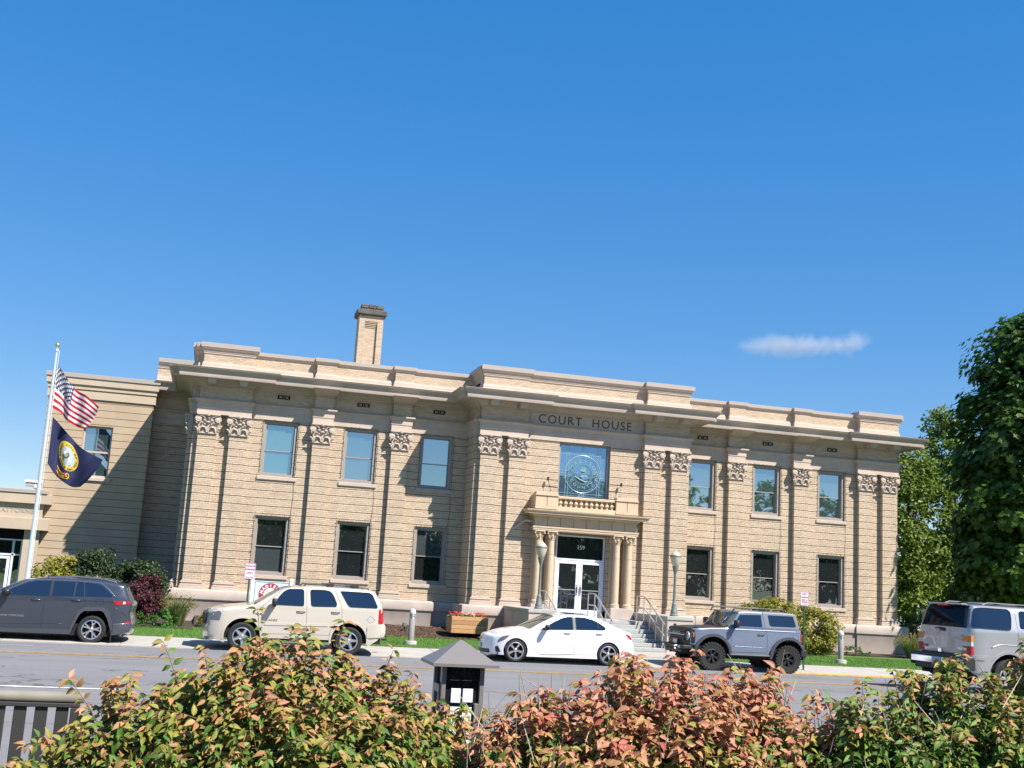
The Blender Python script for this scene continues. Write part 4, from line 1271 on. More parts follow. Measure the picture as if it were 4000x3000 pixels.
    def patch(s, name, P, m, out=.006, parent=None, both=True, skirt=.02, label=None, round_=0.0):
        if round_: P = rpoly(P, round_)
        P = resample(P, .06)
        pts = [Vector(p) for p in P]; n = len(pts)
        edges = [(i, (i + 1) % n) for i in range(n)]
        xs = [p[0] for p in P]; zs = [p[1] for p in P]
        x = min(xs) + .04
        while x < max(xs):
            z = min(zs) + .04
            while z < max(zs):
                if inpoly(x, z, P): pts.append(Vector((x, z)))
                z += .07
            x += .07
        vs, es, fs, *_ = geometry.delaunay_2d_cdt(pts, edges, [], 0, 1e-5)
        r = None
        for sg in ((-1, 1) if both else (-1,)):
            mb = MB()
            for v in vs: mb.v.append((v.x, sg * (s.Y(v.x, v.y) + out), v.y))
            for f in fs:
                if not inpoly(sum(vs[i].x for i in f) / len(f), sum(vs[i].y for i in f) / len(f), P): continue
                a, b, c = [vs[i] for i in f[:3]]
                ccw = (b - a).cross(c - a) > 0
                mb.f.append(list(f) if (ccw == (sg < 0)) else list(f)[::-1]); mb.mi.append(0)
            k = len(mb.v)
            for p in P: mb.v.append((p[0], sg * (s.Y(*p) + out), p[1]))
            for p in P: mb.v.append((p[0], sg * (s.Y(*p) + out - skirt), p[1]))
            area = sum(P[i][0] * P[(i + 1) % n][1] - P[(i + 1) % n][0] * P[i][1] for i in range(n))
            for i in range(n):
                j = (i + 1) % n; q = [k + i, k + j, k + n + j, k + n + i]
                mb.f.append(q if ((area > 0) == (sg > 0)) else q[::-1]); mb.mi.append(0)
            o = mb.build(name, m, parent or s.t, angle=40)
            if label: o['label'] = label
            r = o if sg < 0 else r
        return r
    def seam(s, P, r=.0045, m=None, name='panel_gap', out=-.001, both=True, parent=None, closed=False, smooth=True):
        if smooth and not closed: P = smooth_path(P, 4)
        P = resample(P, .07, closed)
        for sg in ((-1, 1) if both else (-1,)):
            mb = MB(); mb.tube([(p[0], sg * (s.Y(*p) + out), p[1]) for p in P], r, 6, closed=closed)
            mb.build(name, m or M['dark'], parent or s.t, smooth=True)
    def underbody(s, x0, x1, z0, z1, inset=.12):
        mb = MB(); mb.box(x0, x1, -s.W / 2 + inset, s.W / 2 - inset, z0, z1); mb.build('underbody', M['dark'], s.t)
    def wheels(s, xs, r, w, rim, rr, tread=0):
        tp = [(rr, -w * .40), (rr + .012, -w * .46), (r - .045, -w / 2), (r - .012, -w * .44), (r, -w * .30), (r + .0, w * .30), (r - .012, w * .44), (r - .045, w / 2), (rr, w * .40)]
        m = MB(); m.lathe([(a, h) for a, h in tp], n=40, axis='y', cap=False)
        if tread:
            for k in range(tread):
                a = 2 * pi * k / tread
                for sd, off_ in ((-1, 0), (1, .5), (0, .25)):
                    aa = a + off_ * 2 * pi / tread
                    ca, sa = cos(aa), sin(aa)
                    h0, h1 = (-w * .52, -w * .2) if sd < 0 else ((w * .2, w * .52) if sd > 0 else (-w * .16, w * .16))
                    da = pi / tread * .58
                    vs = []
                    for rad in (r - (.05 if sd else .015), r + .014):
                        for (h, e) in ((h0, -1), (h1, -1), (h1, 1), (h0, 1)):
                            g = aa + e * da; hh = h * (1.0 if rad > r else 1.02)
                            vs.append((rad * cos(g), hh, rad * sin(g)))
                    m.add(vs, [(0, 1, 2, 3), (4, 7, 6, 5), (0, 4, 5, 1), (1, 5, 6, 2), (2, 6, 7, 3), (3, 7, 4, 0)])
        ty = m.mesh('wheel'); ty.materials.append(M['rubber']); ty.polygons.foreach_set('use_smooth', [True] * len(ty.polygons)); ty.set_sharp_from_angle(angle=radians(30))
        back = MB(); back.lathe([(rr + .004, .0), (rr * .99, -.02), (rr * .95, .045), (rr * .30, .06), (0, .06)], (0, -w * .40 + .03, 0), 32, 'y', cap=False)
        back.lathe([(rr * .62, 0), (rr * .62, -.025), (.05, -.025), (0, -.025)], (0, -w * .40 + .075, 0), 24, 'y', cap=False)
        bk = back.mesh('rim_barrel'); bk.materials.append(M['dark'])
        rm = rim(rr, w)
        hub = []
        for i, x in enumerate(xs):
            for sg in (-1, 1):
                o = bpy.data.objects.new('wheel', ty); COL.objects.link(o); o.parent = s.t
                o.location = (x, sg * (s.W / 2 - w / 2 - .015), r); o.rotation_euler = (0, rnd.uniform(0, 1) if tread else .3 * i, 0 if sg < 0 else pi)
                for nm, me in (('rim_barrel', bk), ('rim', rm)):
                    c = bpy.data.objects.new(nm, me); COL.objects.link(c); c.parent = o
        for x in xs:
            for sg in (-1, 1):
                mb = MB()
                R0 = r + .10
                pts = [(x + R0 * cos(a), r + R0 * sin(a)) for a in [pi * k / 12 for k in range(13)]]
                for (p, q) in zip(pts[:-1], pts[1:]):
                    mb.quad((p[0], sg * (s.W / 2 - .08), p[1]), (q[0], sg * (s.W / 2 - .08), q[1]), (q[0], sg * (s.W / 2 - .5), q[1]), (p[0], sg * (s.W / 2 - .5), p[1]))
                mb.poly([(p[0], sg * (s.W / 2 - .45), p[1]) for p in pts])
                mb.build('wheel_well', M['dark'], s.t)
def rim_spokes(n, mats, width=(.055, .04), double=False, lip=True, twist=0.0, cap=.055):
    def f(rr, w):
        mb = MB(); y0 = -w * .40 - .004
        if lip: mb.lathe([(rr + .002, .03), (rr + .004, -.004), (rr - .022, -.012), (rr - .028, .015)], (0, y0, 0), 40, 'y', cap=False)
        for k in range(n):
            a = 2 * pi * k / n + .1
            def spoke(a_in, a_out, w0, w1):
                pr = [(cap * .7, .018), (rr * .55, .012), (rr - .015, -.004)]
                vs = []
                for i, (rad, y) in enumerate(pr):
                    aa = a_in + (a_out - a_in) * i / 2
                    ww = w0 + (w1 - w0) * i / 2
                    c, s_ = cos(aa), sin(aa)
                    for (e, yy) in ((-1, .035), (-.55, 0), (.55, 0), (1, .035)):
                        vs.append((rad * c - s_ * e * ww / 2, y0 + y + yy, rad * s_ + c * e * ww / 2))
                fs = []
                for i in range(2):
                    for j in range(3): fs.append((i * 4 + j, (i + 1) * 4 + j, (i + 1) * 4 + j + 1, i * 4 + j + 1))
                mb.add(vs, fs)
            if double:
                spoke(a, a - double, width[0], width[1]); spoke(a, a + double, width[0], width[1])
            else: spoke(a, a + twist, *width)
        mb.lathe([(cap, .03), (cap, .0), (cap * .8, -.008), (0, -.01)], (0, y0 + .012, 0), 16, 'y', cap=False)
        me = mb.mesh('rim'); 
        for m in mats: me.materials.append(m)
        me.polygons.foreach_set('use_smooth', [True] * len(me.polygons)); me.set_sharp_from_angle(angle=radians(30))
        return me
    return f
def mirror(car, x, z, m, size=(.13, .22, .15), out=.02, stalk=True):
    for sg in (-1, 1):
        mb = MB(); y = car.Y(x, z) + out
        mb.bbox(x - size[0] / 2, x + size[0] / 2, sg * (y + .06) - (size[1] if sg < 0 else 0), sg * (y + .06) + (size[1] if sg > 0 else 0), z, z + size[2], .04)
        if stalk: mb.bbox(x - .04, x + .05, min(sg * (y - .06), sg * (y + .1)), max(sg * (y - .06), sg * (y + .1)), z - .03, z + .04, .01)
        mb.build('mirror', m, car.t, angle=50)
def handle(car, x, z, m, parent=None, L=.20):
    for sg in (-1, 1):
        mb = MB(); y = car.Y(x, z)
        mb.tube([(x - L / 2, sg * (y - .005), z), (x - L * .38, sg * (y + .028), z + .003), (x + L * .38, sg * (y + .028), z + .003), (x + L / 2, sg * (y - .005), z)], .013, 6)
        mb.build('handle', m, parent(sg) if parent else car.t, smooth=True)

P_white = paint('white_car_paint', (0.72, 0.73, 0.76), rough=.3)
P_champ = paint('champagne_car_paint', (0.56, 0.51, 0.43), rough=.32, metal=.15)
P_char = paint('charcoal_car_paint', (0.045, 0.054, 0.074), rough=.30, metal=.35)
P_blue = paint('grey_blue_car_paint', (0.185, 0.23, 0.315), rough=.33, metal=.35)
P_silver = paint('silver_car_paint', (0.37, 0.38, 0.395), rough=.33, metal=.45)
P_greytop = paint('grey_hardtop', (0.16, 0.165, 0.185), rough=.5)
RZ = road_z(-11.1)

# ---- white saloon
ar = lambda c, r: arc(c, r, -22, 202)
sed = Car('white_saloon', 'white four door saloon with black mirrors parked in front of the granite steps', (-2.110, -10.1, RZ), 0, 1.81,
    [('front', [(-3.539, .19), (-3.576, .22), (-3.595, .32), (-3.595, .46), (-3.586, .56), (-3.564, .66), (-3.527, .715)]),
     ('hood', smooth_path([(-3.527, .715), (-3.415, .76), (-3.241, .815), (-2.930, .895), (-2.460, .955)])),
     ('windscreen', smooth_path([(-2.460, .955), (-2.050, 1.175), (-1.670, 1.355)])),
     ('roof', smooth_path([(-1.670, 1.355), (-1.450, 1.405), (-1.050, 1.43), (-0.610, 1.415), (-0.310, 1.365)])),
     ('rear_window', smooth_path([(-0.310, 1.365), (0, 1.245), (.31, 1.10)])),
     ('boot', smooth_path([(.31, 1.10), (.51, 1.03), (.69, .99), (.73, .975)])),
     ('tail', [(.73, .975), (.755, .90), (.79, .76), (.85, .66), (.885, .52), (.885, .40), (.86, .29), (.80, .23)])],
    [ar((0, .33), .365), ar((-2.870, .33), .365)], [(-0.340, .185), (-2.530, .175)], .98, .42, P_white, .07, (.55, .28), (.5, .16))
w1 = rpoly([(-2.160, .965), (-1.730, 1.195), (-1.450, 1.325), (-1.280, 1.365), (-1.130, 1.37), (-1.130, 1.0)], .04)
w2 = rpoly([(-1.050, 1.37), (-0.740, 1.365), (-0.500, 1.315), (-0.310, 1.235), (-0.120, 1.115), (-0.100, 1.07), (-0.170, 1.03), (-1.050, 1.005)], .04)
d1 = [(-2.240, .93), (-1.750, 1.215), (-1.450, 1.35), (-1.100, 1.40), (-1.100, .28), (-2.170, .26), (-2.220, .60)]
d2 = [(-1.100, 1.40), (-0.720, 1.395), (-0.450, 1.335), (-0.050, 1.10), (-0.080, .92), (-0.240, .70), (-0.380, .47), (-0.400, .30), (-1.100, .28)]
sed.sides([('window', w1, M['gl_car'], .006, 2), ('window', w2, M['gl_car'], .006, 3), ('door', d1, P_white, 0, None), ('door', d2, P_white, 0, None)])
sed.wrap(dict(front=('front_bumper', P_white, .14), hood=('bonnet', P_white, .055), windscreen=('windscreen', M['gl_shield'], .05, True), roof=('roof', P_white, .04),
              rear_window=('rear_window', M['gl_car'], .04, True), boot=('boot_lid', P_white, .04), tail=('rear_bumper', P_white, .12)))
for P in (d1, d2): sed.seam(P[-3:] if P is d1 else P[3:-1], .0045)
sed.seam([(-1.100, .99), (-1.100, .28)]); sed.seam([(-2.170, .26), (-0.400, .30)])
sed.seam([(-2.400, .40), (-1.400, .425), (-0.400, .47)], .006, P_white, 'crease', .0)
sed.seam([(-3.043, .77), (-2.200, .885), (-1.100, .895), (.0, .925), (.55, .93)], .006, P_white, 'crease', .0)
sed.seam(w1, .006, M['black'], 'window_trim', .001, closed=True); sed.seam(w2, .006, M['black'], 'window_trim', .001, closed=True)
sed.seam([(-0.350, 1.245), (-0.340, 1.03)], .012, M['black'], 'window_post', -.006)
sed.patch('pillar_trim', [(-1.140, 1.37), (-1.040, 1.37), (-1.040, 1.0), (-1.140, 1.0)], M['black'], .002)
sed.patch('headlamp', [(-3.415, .53), (-3.390, .63), (-3.291, .72), (-3.167, .755), (-3.086, .765), (-3.099, .735), (-3.229, .62)], M['hlamp'], .004, round_=.03)
sed.patch('lamp_reflector', [(-3.186, .70), (-3.111, .748), (-3.136, .70), (-3.204, .655)], M['redlamp'], .006)
sed.patch('tail_lamp', [(.50, .945), (.62, .935), (.72, .875), (.755, .77), (.66, .80)], M['redlamp'], .004, round_=.03)
sed.patch('air_intake', [(-3.465, .42), (-3.390, .44), (-3.303, .27), (-3.440, .27)], M['black'], .004, round_=.02)
sed.patch('vent', [(-3.204, .47), (-3.167, .47), (-3.148, .30), (-3.173, .33)], M['cladding'], .002, round_=.012)
mirror(sed, -1.99, .985, M['black'], (.14, .20, .13)); 
for k, (hx, hz) in enumerate(((-1.310, .905), (-0.310, .925))): handle(sed, hx, hz, P_white, lambda sg, k=k: sed.objs[(sg, 2 + k)])
mb = MB()      # grille, lower intake and plate at the front
for z0, z1, y, m_, n_ in ((.50, .70, .40, M['black'], 'grille'), (.22, .33, .55, M['black'], 'lower_intake')):
    g = MB()
    for i in range(8):
        ya, yb = -y + 2 * y * i / 8, -y + 2 * y * (i + 1) / 8
        xa, xb = [-3.595 - .14 * (1 - (q / .62) ** 2) - .002 + (.05 if z1 > .5 else 0) * 1 for q in (ya, yb)]
        g.add([(xa, ya, z0), (xb, yb, z0), (xb + .05 * (z1 > .5), yb, z1), (xa + .05 * (z1 > .5), ya, z1), (xa + .06, ya, z0), (xb + .06, yb, z0), (xb + .1, yb, z1), (xa + .1, ya, z1)], [(0, 3, 2, 1), (0, 1, 5, 4), (2, 3, 7, 6), (0, 4, 7, 3), (1, 2, 6, 5)])
    go = g.build(n_, m_, sed.t)
    if n_ == 'grille':
        e = MB(); e.lathe([(.085, 0), (.085, -.02), (.07, -.025), (0, -.02)], (-3.70, 0, .60), 20, 'x'); 
        e.build('emblem', M['chrome'], go)
        e = MB(); e.bbox(-3.725, -3.66, -.38, .38, .59, .61, .005); e.build('grille_bar', M['chrome'], go)
pm = MB(); pm.bbox(-3.765, -3.745, -.155, .155, .34, .49, .004); pm.build('number_plate', M['clear'], sed.t)
sed.wheels((0, -2.87), .33, .235, rim_spokes(5, [M['silver']], (.05, .045), double=.13), .245)
sed.underbody(-3.4, .7, .2, .45)
# exhaust trim
mb = MB(); mb.bbox(.84, .90, -.62, -.42, .25, .31, .012); mb.bbox(.84, .90, .42, .62, .25, .31, .012); mb.build('exhaust_trim', M['chrome'], sed.t)
sr = MB(); sr.box(-1.25, -.55, -.42, .42, 1.466, 1.472); sr.build('sunroof', M['gl_car'], sed.t)

# ---- champagne SUV
tah = Car('champagne_suv', 'champagne large SUV with roof rails parked behind the tallest bush', (-9.90, -10.2, RZ), 0, 1.99,
    [('front', [(-3.772, .33), (-3.855, .36), (-3.888, .50), (-3.880, .62), (-3.863, .66), (-3.863, .84), (-3.830, .98), (-3.780, 1.05)]),
     ('hood', smooth_path([(-3.780, 1.05), (-3.631, 1.11), (-3.365, 1.165), (-3.000, 1.215), (-2.660, 1.265)])),
     ('windscreen', smooth_path([(-2.660, 1.265), (-2.300, 1.505), (-1.990, 1.70)])),
     ('roof', smooth_path([(-1.990, 1.70), (-1.820, 1.775), (-1.340, 1.83), (-0.600, 1.845), (.14, 1.84), (.62, 1.80), (.66, 1.775)])),
     ('rear_window', smooth_path([(.66, 1.775), (.76, 1.62), (.86, 1.44), (.905, 1.33)])),
     ('tail', [(.905, 1.33), (.93, 1.1), (.94, .90), (1.0, .885), (1.03, .82), (1.045, .64), (1.0, .53), (.85, .47)])],
    [ar((0, .40), .50), ar((-2.930, .40), .49)], [(-0.500, .40), (-2.420, .38)], 1.28, .20, P_champ, .08, (.5, .20), (.4, .10))
w1 = rpoly([(-2.130, 1.29), (-2.030, 1.50), (-1.900, 1.66), (-1.780, 1.735), (-1.400, 1.755), (-1.350, 1.72), (-1.320, 1.29)], .06)
w2 = rpoly([(-1.175, 1.75), (-0.800, 1.765), (-0.600, 1.73), (-0.500, 1.60), (-0.410, 1.40), (-0.420, 1.315), (-1.120, 1.295)], .07)
w3 = rpoly([(-0.335, 1.755), (.50, 1.755), (.58, 1.70), (.745, 1.37), (.72, 1.33), (-0.040, 1.325), (-0.110, 1.39)], .05)
d1 = [(-2.440, 1.25), (-2.220, 1.45), (-1.950, 1.69), (-1.800, 1.785), (-1.280, 1.80), (-1.235, 1.28), (-1.190, .52), (-2.400, .50), (-2.440, 1.0)]
d2 = [(-1.280, 1.80), (-0.500, 1.80), (-0.320, 1.45), (-0.260, 1.30), (-0.240, .98), (-0.400, .86), (-0.520, .70), (-0.560, .53), (-1.190, .52), (-1.235, 1.28)]
tah.sides([('window', w1, M['gl_car'], .006, 3), ('window', w2, M['gl_car'], .006, 4), ('window', w3, M['gl_car'], .006, None), ('door', d1, P_champ, 0, None), ('door', d2, P_champ, 0, None)])
tah.wrap(dict(front=('front_bumper', P_champ, .12), hood=('bonnet', P_champ, .05), windscreen=('windscreen', M['gl_shield'], .05, True), roof=('roof', P_champ, .03), rear_window=('rear_window', M['gl_car'], .04, True), tail=('tailgate', P_champ, .06)))
tah.seam(d1 + d1[:1], smooth=False); tah.seam(d2[:9], smooth=False)
for w in (w1, w2, w3): tah.seam(w, .007, M['black'], 'window_trim', .0, closed=True)
tah.patch('tail_lamp', [(.79, 1.31), (.92, 1.31), (.95, .90), (.80, .90)], M['redlamp'], .008, round_=.03)
for z_ in (1.0, 1.10, 1.20): tah.seam([(.80, z_), (.93, z_)], .012, M['amber'] if False else M['redlamp'], 'lamp_rib', .008, smooth=False)
tah.patch('bumper_cap', [(.49, .83), (.60, .885), (1.0, .885), (1.035, .80), (1.04, .64), (.98, .54), (.50, .50)], P_champ, .025, round_=.04, skirt=.04)
tah.patch('headlamp', [(-3.805, 1.0), (-3.590, 1.06), (-3.523, 1.0), (-3.556, .80), (-3.814, .80)], M['hlamp'], .004, round_=.03)
tah.patch('moulding', [(-2.360, .79), (-0.600, .83), (-0.600, .77), (-2.360, .73)], P_champ, .014, round_=.02)
tah.seam([(.45, 1.01), (.57, 1.11), (.69, 1.01), (.57, .91)], .004, closed=True, name='fuel_flap')
tah.patch('arch_lip', arc((0, .40), .50, -10, 190) + arc((0, .40), .555, 190, -10), P_champ, .012)
tah.patch('arch_lip', arc((-2.930, .40), .49, -10, 190) + arc((-2.930, .40), .545, 190, -10), P_champ, .012)
for k, (hx, hz) in enumerate(((-1.390, 1.135), (-0.430, 1.16))): handle(tah, hx, hz, M['plastic'], lambda sg, k=k: tah.objs[(sg, 3 + k)], .24)
mirror(tah, -2.14, 1.27, M['plastic'], (.14, .26, .20))
for sg in (-1.000, 1):
    mb = MB(); mb.tube([(-1.350, sg * .66, 1.845), (-1.280, sg * .66, 1.90), (-0.700, sg * .66, 1.915), (.1, sg * .66, 1.905), (.45, sg * .66, 1.875), (.5, sg * .66, 1.84)], .022, 6)
    for xx in (-0.620, .08): mb.bbox(xx - .12, xx + .12, sg * .66 - .03, sg * .66 + .03, 1.86, 1.945, .02)
    mb.build('roof_rail', M['plastic'], tah.t)
mb = MB(); [mb.box(xx - .02, xx + .02, -.66, .66, 1.905, 1.925) for xx in (-0.620, .08)]; mb.build('roof_bar', M['plastic'], tah.t)
mb = MB(); mb.bbox(-4.02, -3.80, -.6, .6, .68, 1.0, .03); mb.build('grille', M['black'], tah.t)
mb = MB(); mb.bbox(1.06, 1.22, -.04, .04, .40, .46, .01); mb.lathe([(.012, 0), (.012, .05), (.028, .06), (.03, .085), (.015, .105)], (1.19, 0, .45), 10); mb.build('tow_hitch', M['black'], tah.t)
mb = MB(); add_text(mb, 'TAHOE', lambda a, b, h: (-2.17 + a, -(tah.W / 2 + .004 + h), .875 + b), .07, .003, spacing=1.5); mb.build('badge', M['letter'], tah.t)
tah.wheels((0, -2.93), .39, .265, rim_spokes(5, [M['silver']], (.12, .085)), .25)
tah.underbody(-3.6, .9, .34, .6)

# ---- charcoal SUV, left
def box_arch(x, zc, w_lo, w_hi, top, zb):  # flattened arch, from the rear foot to the front foot
    return [(x + w_lo, zb), (x + w_lo - .02, .40), (x + w_lo - .12, .66), (x + w_hi, top - .05), (x + w_hi - .09, top), (x - w_hi + .07, top), (x - w_hi - .02, top - .06), (x - w_lo + .08, .58), (x - w_lo, .32), (x - w_lo - .02, zb)]
gc = Car('charcoal_suv', 'charcoal mid size SUV with silver wheels cut off by the left picture edge', (-16.79, -9.62, RZ - .01), 0, 1.97,
    [('front', [(-3.78, .24), (-3.88, .30), (-3.90, .5), (-3.90, .62), (-3.89, .86), (-3.86, .98)]),
     ('hood', smooth_path([(-3.86, .98), (-3.6, 1.05), (-3.2, 1.10), (-2.75, 1.15)])),
     ('windscreen', smooth_path([(-2.75, 1.15), (-2.39, 1.33), (-2.05, 1.50), (-1.78, 1.60)])),
     ('roof', smooth_path([(-1.78, 1.60), (-1.45, 1.665), (-1.0, 1.70), (-.5, 1.705), (0.05, 1.69), (.40, 1.65), (.70, 1.60), (.76, 1.565)])),
     ('rear_window', smooth_path([(.76, 1.565), (.80, 1.44), (.89, 1.26), (.95, 1.15)])),
     ('tail', [(.95, 1.15), (.985, 1.06), (.97, 1.0), (.95, .90), (.955, .80), (.985, .68), (1.01, .56), (1.02, .44), (.97, .34), (.75, .26)])],
    [box_arch(0, .37, .51, .28, .885, .235), box_arch(-2.96, .37, .51, .28, .885, .235)], [(-.54, .22), (-2.42, .21)], 1.20, .28, P_char, .07, (.6, .2), (.5, .16))
w1 = rpoly([(-2.40, 1.19), (-2.06, 1.385), (-1.70, 1.55), (-1.52, 1.595), (-1.15, 1.61), (-1.15, 1.20)], .03)
w2 = rpoly([(-1.10, 1.61), (-.54, 1.615), (-.55, 1.225), (-1.12, 1.205)], .02)
w3 = rpoly([(-.51, 1.615), (-.33, 1.61), (-.28, 1.235), (-.53, 1.225)], .02)
w4 = rpoly([(-.30, 1.61), (.06, 1.585), (.18, 1.53), (.46, 1.285), (.42, 1.25), (-.25, 1.235)], .03)
d1 = [(-2.62, 1.17), (-2.06, 1.45), (-1.70, 1.605), (-1.12, 1.645), (-1.12, 1.20), (-1.25, 1.12), (-1.29, .92), (-1.28, .34), (-2.42, .34), (-2.55, .7)]
d2 = [(-1.12, 1.645), (-.31, 1.64), (-.25, 1.23), (-.20, .98), (-.34, .92), (-.46, .72), (-.56, .42), (-.60, .34), (-1.28, .34), (-1.29, .92), (-1.25, 1.12), (-1.12, 1.20)]
gc.sides([('window', w1, M['gl_car'], .004, 4), ('window', w2, M['gl_car'], .004, 5), ('window', w3, M['gl_car'], .004, 5), ('window', w4, M['gl_car'], .004, None), ('door', d1, P_char, 0, None), ('door', d2, P_char, 0, None)])
gc.wrap(dict(front=('front_bumper', P_char, .15), hood=('bonnet', P_char, .06), windscreen=('windscreen', M['gl_shield'], .05, True), roof=('roof', P_char, .035), rear_window=('rear_window', M['gl_car'], .05, True), tail=('tailgate', P_char, .08)))
gc.seam(d1[4:9], smooth=False); gc.seam(d2[1:9], smooth=False)
gc.patch('pillar_trim', [(-1.165, 1.615), (-1.085, 1.615), (-1.10, 1.205), (-1.165, 1.20)], M['black'], -.002)
gc.patch('pillar_trim', [(-.55, 1.615), (-.50, 1.615), (-.525, 1.225), (-.56, 1.225)], M['black'], -.002)
gc.seam([(-2.5, 1.19), (-2.06, 1.425), (-1.66, 1.60), (-1.1, 1.64), (-.4, 1.645), (.07, 1.62), (.20, 1.56), (.36, 1.43), (.53, 1.27)], .012, M['chrome'], 'window_trim', .004)
gc.seam([(-2.5, 1.09), (-1.2, 1.105), (.50, 1.155)], .006, M['black'], 'belt_line', -.003)
gc.patch('arch_cladding', [(.53, .53), (.41, .86), (.25, .985), (-.24, .965), (-.37, .87), (-.45, .71), (-.55, .44), (-.56, .24), (-.53, .24), (-.50, .34), (-.42, .57), (-.34, .77), (-.23, .86), (.19, .885), (.28, .835), (.38, .67), (.48, .40), (.50, .24), (.56, .24)], M['cladding'], .012)
gc.patch('arch_cladding', [(x - 2.96, z) for x, z in [(.53, .53), (.41, .86), (.25, .985), (-.24, .965), (-.37, .87), (-.45, .71), (-.55, .44), (-.56, .24), (-.53, .24), (-.50, .34), (-.42, .57), (-.34, .77), (-.23, .86), (.19, .885), (.28, .835), (.38, .67), (.48, .40), (.50, .24), (.56, .24)]], M['cladding'], .012)
gc.patch('sill_cladding', [(-.56, .35), (-2.40, .33), (-2.40, .22), (-.55, .225)], M['cladding'], .012)
gc.patch('rear_bumper', [(.55, .53), (1.0, .56), (1.01, .44), (.96, .345), (.56, .25)], M['cladding'], .012)
gc.seam([(.55, .545), (.98, .575)], .010, M['chrome'], 'bumper_trim', .010, smooth=False)
gc.patch('reflector', [(.86, .625), (.96, .625), (.97, .585), (.85, .575)], M['redlamp'], .008)
gc.patch('tail_lamp', [(.47, 1.165), (.90, 1.175), (.93, 1.10), (.57, 1.065)], M['redlamp'], .006, round_=.02)
gc.patch('lamp_insert', [(.74, 1.155), (.80, 1.155), (.80, 1.09), (.74, 1.085)], M['clear'], .009)
gc.seam([(.04, 1.18), (.24, 1.18), (.24, 1.05), (.04, 1.05)], .004, closed=True, name='fuel_flap')
gc.seam([(-2.35, .45), (-1.5, .47), (-.78, .50)], .009, P_char, 'crease', .0)
gc.seam([(.52, 1.0), (.72, .88), (.90, .74)], .008, P_char, 'crease', .0)
for k, (hx, hz) in enumerate(((-1.48, 1.10), (-.46, 1.13))): handle(gc, hx, hz, P_char, lambda sg, k=k: gc.objs[(sg, 4 + k)], .24)
mirror(gc, -2.22, 1.19, M['black'], (.20, .22, .16))
mb = MB(); add_text(mb, 'GRAND CHEROKEE', lambda a, b, h: (-2.42 + a, -(gc.W / 2 - .004 + h), .655 + b), .075, .003, align='LEFT', spacing=1.05); mb.build('badge', M['chrome'], gc.t)
for sg in (-1, 1):
    mb = MB(); mb.tube([(-1.35, sg * .72, 1.66), (-1.25, sg * .72, 1.715), (-.5, sg * .72, 1.745), (.2, sg * .72, 1.715), (.45, sg * .71, 1.665), (.5, sg * .71, 1.64)], .018, 6); mb.build('roof_rail', M['cladding'], gc.t)
    mb = MB(); mb.box(.505, .53, sg * .965 - .12 * (sg > 0), sg * .965 + .12 * (sg < 0), .10, .45); mb.build('mud_flap', M['rubber'], gc.t)
mb = MB(); mb.bbox(.62, .90, -.68, .68, 1.575, 1.615, .015); mb.build('roof_spoiler', P_char, gc.t)
gc.wheels((0, -2.96), .37, .255, rim_spokes(5, [M['silver']], (.06, .05), double=.22), .255)
gc.underbody(-3.6, .7, .2, .5)
mb = MB(); mb.tube([(-.9, -.6, .2), (-.5, -.6, .18), (.4, -.5, .2)], .04, 6); mb.build('exhaust', M['dark'], gc.t)

# ---- grey blue two door off-roader
bro = Car('off_roader', 'grey blue two door off-roader with chunky black tyres and roof rails', (3.73, -10.24, RZ), 0, 1.92,
    [('front', [(-3.17, .62), (-3.245, .70), (-3.25, .9), (-3.25, 1.10), (-3.225, 1.20), (-3.19, 1.225)]),
     ('hood', smooth_path([(-3.19, 1.225), (-2.95, 1.25), (-2.64, 1.275), (-2.13, 1.30), (-2.03, 1.325)])),
     ('windscreen', [(-2.03, 1.325), (-1.86, 1.57), (-1.72, 1.775)]),
     ('roof', smooth_path([(-1.72, 1.775), (-1.66, 1.815), (-1.2, 1.84), (-.6, 1.845), (.05, 1.835), (.24, 1.815)])),
     ('rear_window', [(.24, 1.815), (.285, 1.77), (.35, 1.55), (.395, 1.36)]),
     ('tail', [(.395, 1.36), (.445, 1.30), (.475, 1.05), (.49, .75), (.47, .62), (.42, .55)])],
    [arc((0, .47), .555, -8, 188), arc((-2.55, .47), .555, -8, 188)], [(-.56, .54), (-1.99, .53)], 1.32, .14, P_blue, .05, (.30, .06), (.3, .05), bulge=.03)
w1 = rpoly([(-1.84, 1.365), (-1.80, 1.50), (-1.665, 1.71), (-.945, 1.735), (-.91, 1.365)], .03)
w2 = rpoly([(-.715, 1.745), (.155, 1.745), (.245, 1.45), (.20, 1.41), (-.62, 1.405), (-.665, 1.45)], .035)
d1 = [(-1.965, 1.28), (-1.90, 1.40), (-1.70, 1.76), (-.90, 1.80), (-.80, 1.34), (-.735, 1.05), (-.73, .60), (-1.93, .585), (-1.945, .9)]
top_ = [(-.90, 1.86), (.30, 1.86), (.46, 1.345), (-.80, 1.335)]
cab = [(-1.78, 1.70), (-1.70, 1.82), (-.90, 1.86), (-.895, 1.80), (-1.69, 1.765)]
bro.sides([('window', w1, M['gl_car'], .008, 2), ('window', w2, M['gl_car'], .008, 3), ('door', d1, P_blue, 0, None), ('hardtop', top_, P_greytop, 0, None)])
bro.wrap(dict(front=('grille_panel', M['plastic'], .07), hood=('bonnet', M['plastic'], .02), windscreen=('windscreen', M['gl_shield'], .04, True), roof=('roof', P_greytop, .02), rear_window=('rear_window', M['gl_car'], .02), tail=('tailgate', P_blue, .03)))
bro.seam(d1[3:] + d1[:1], smooth=False)
bro.seam([(-1.97, 1.335), (-.80, 1.34), (.44, 1.35)], .008, M['black'], 'window_trim', .0)
bro.seam([(-3.18, 1.19), (-2.4, 1.255), (-1.2, 1.27), (.40, 1.27)], .018, P_blue, 'crease', -.004)
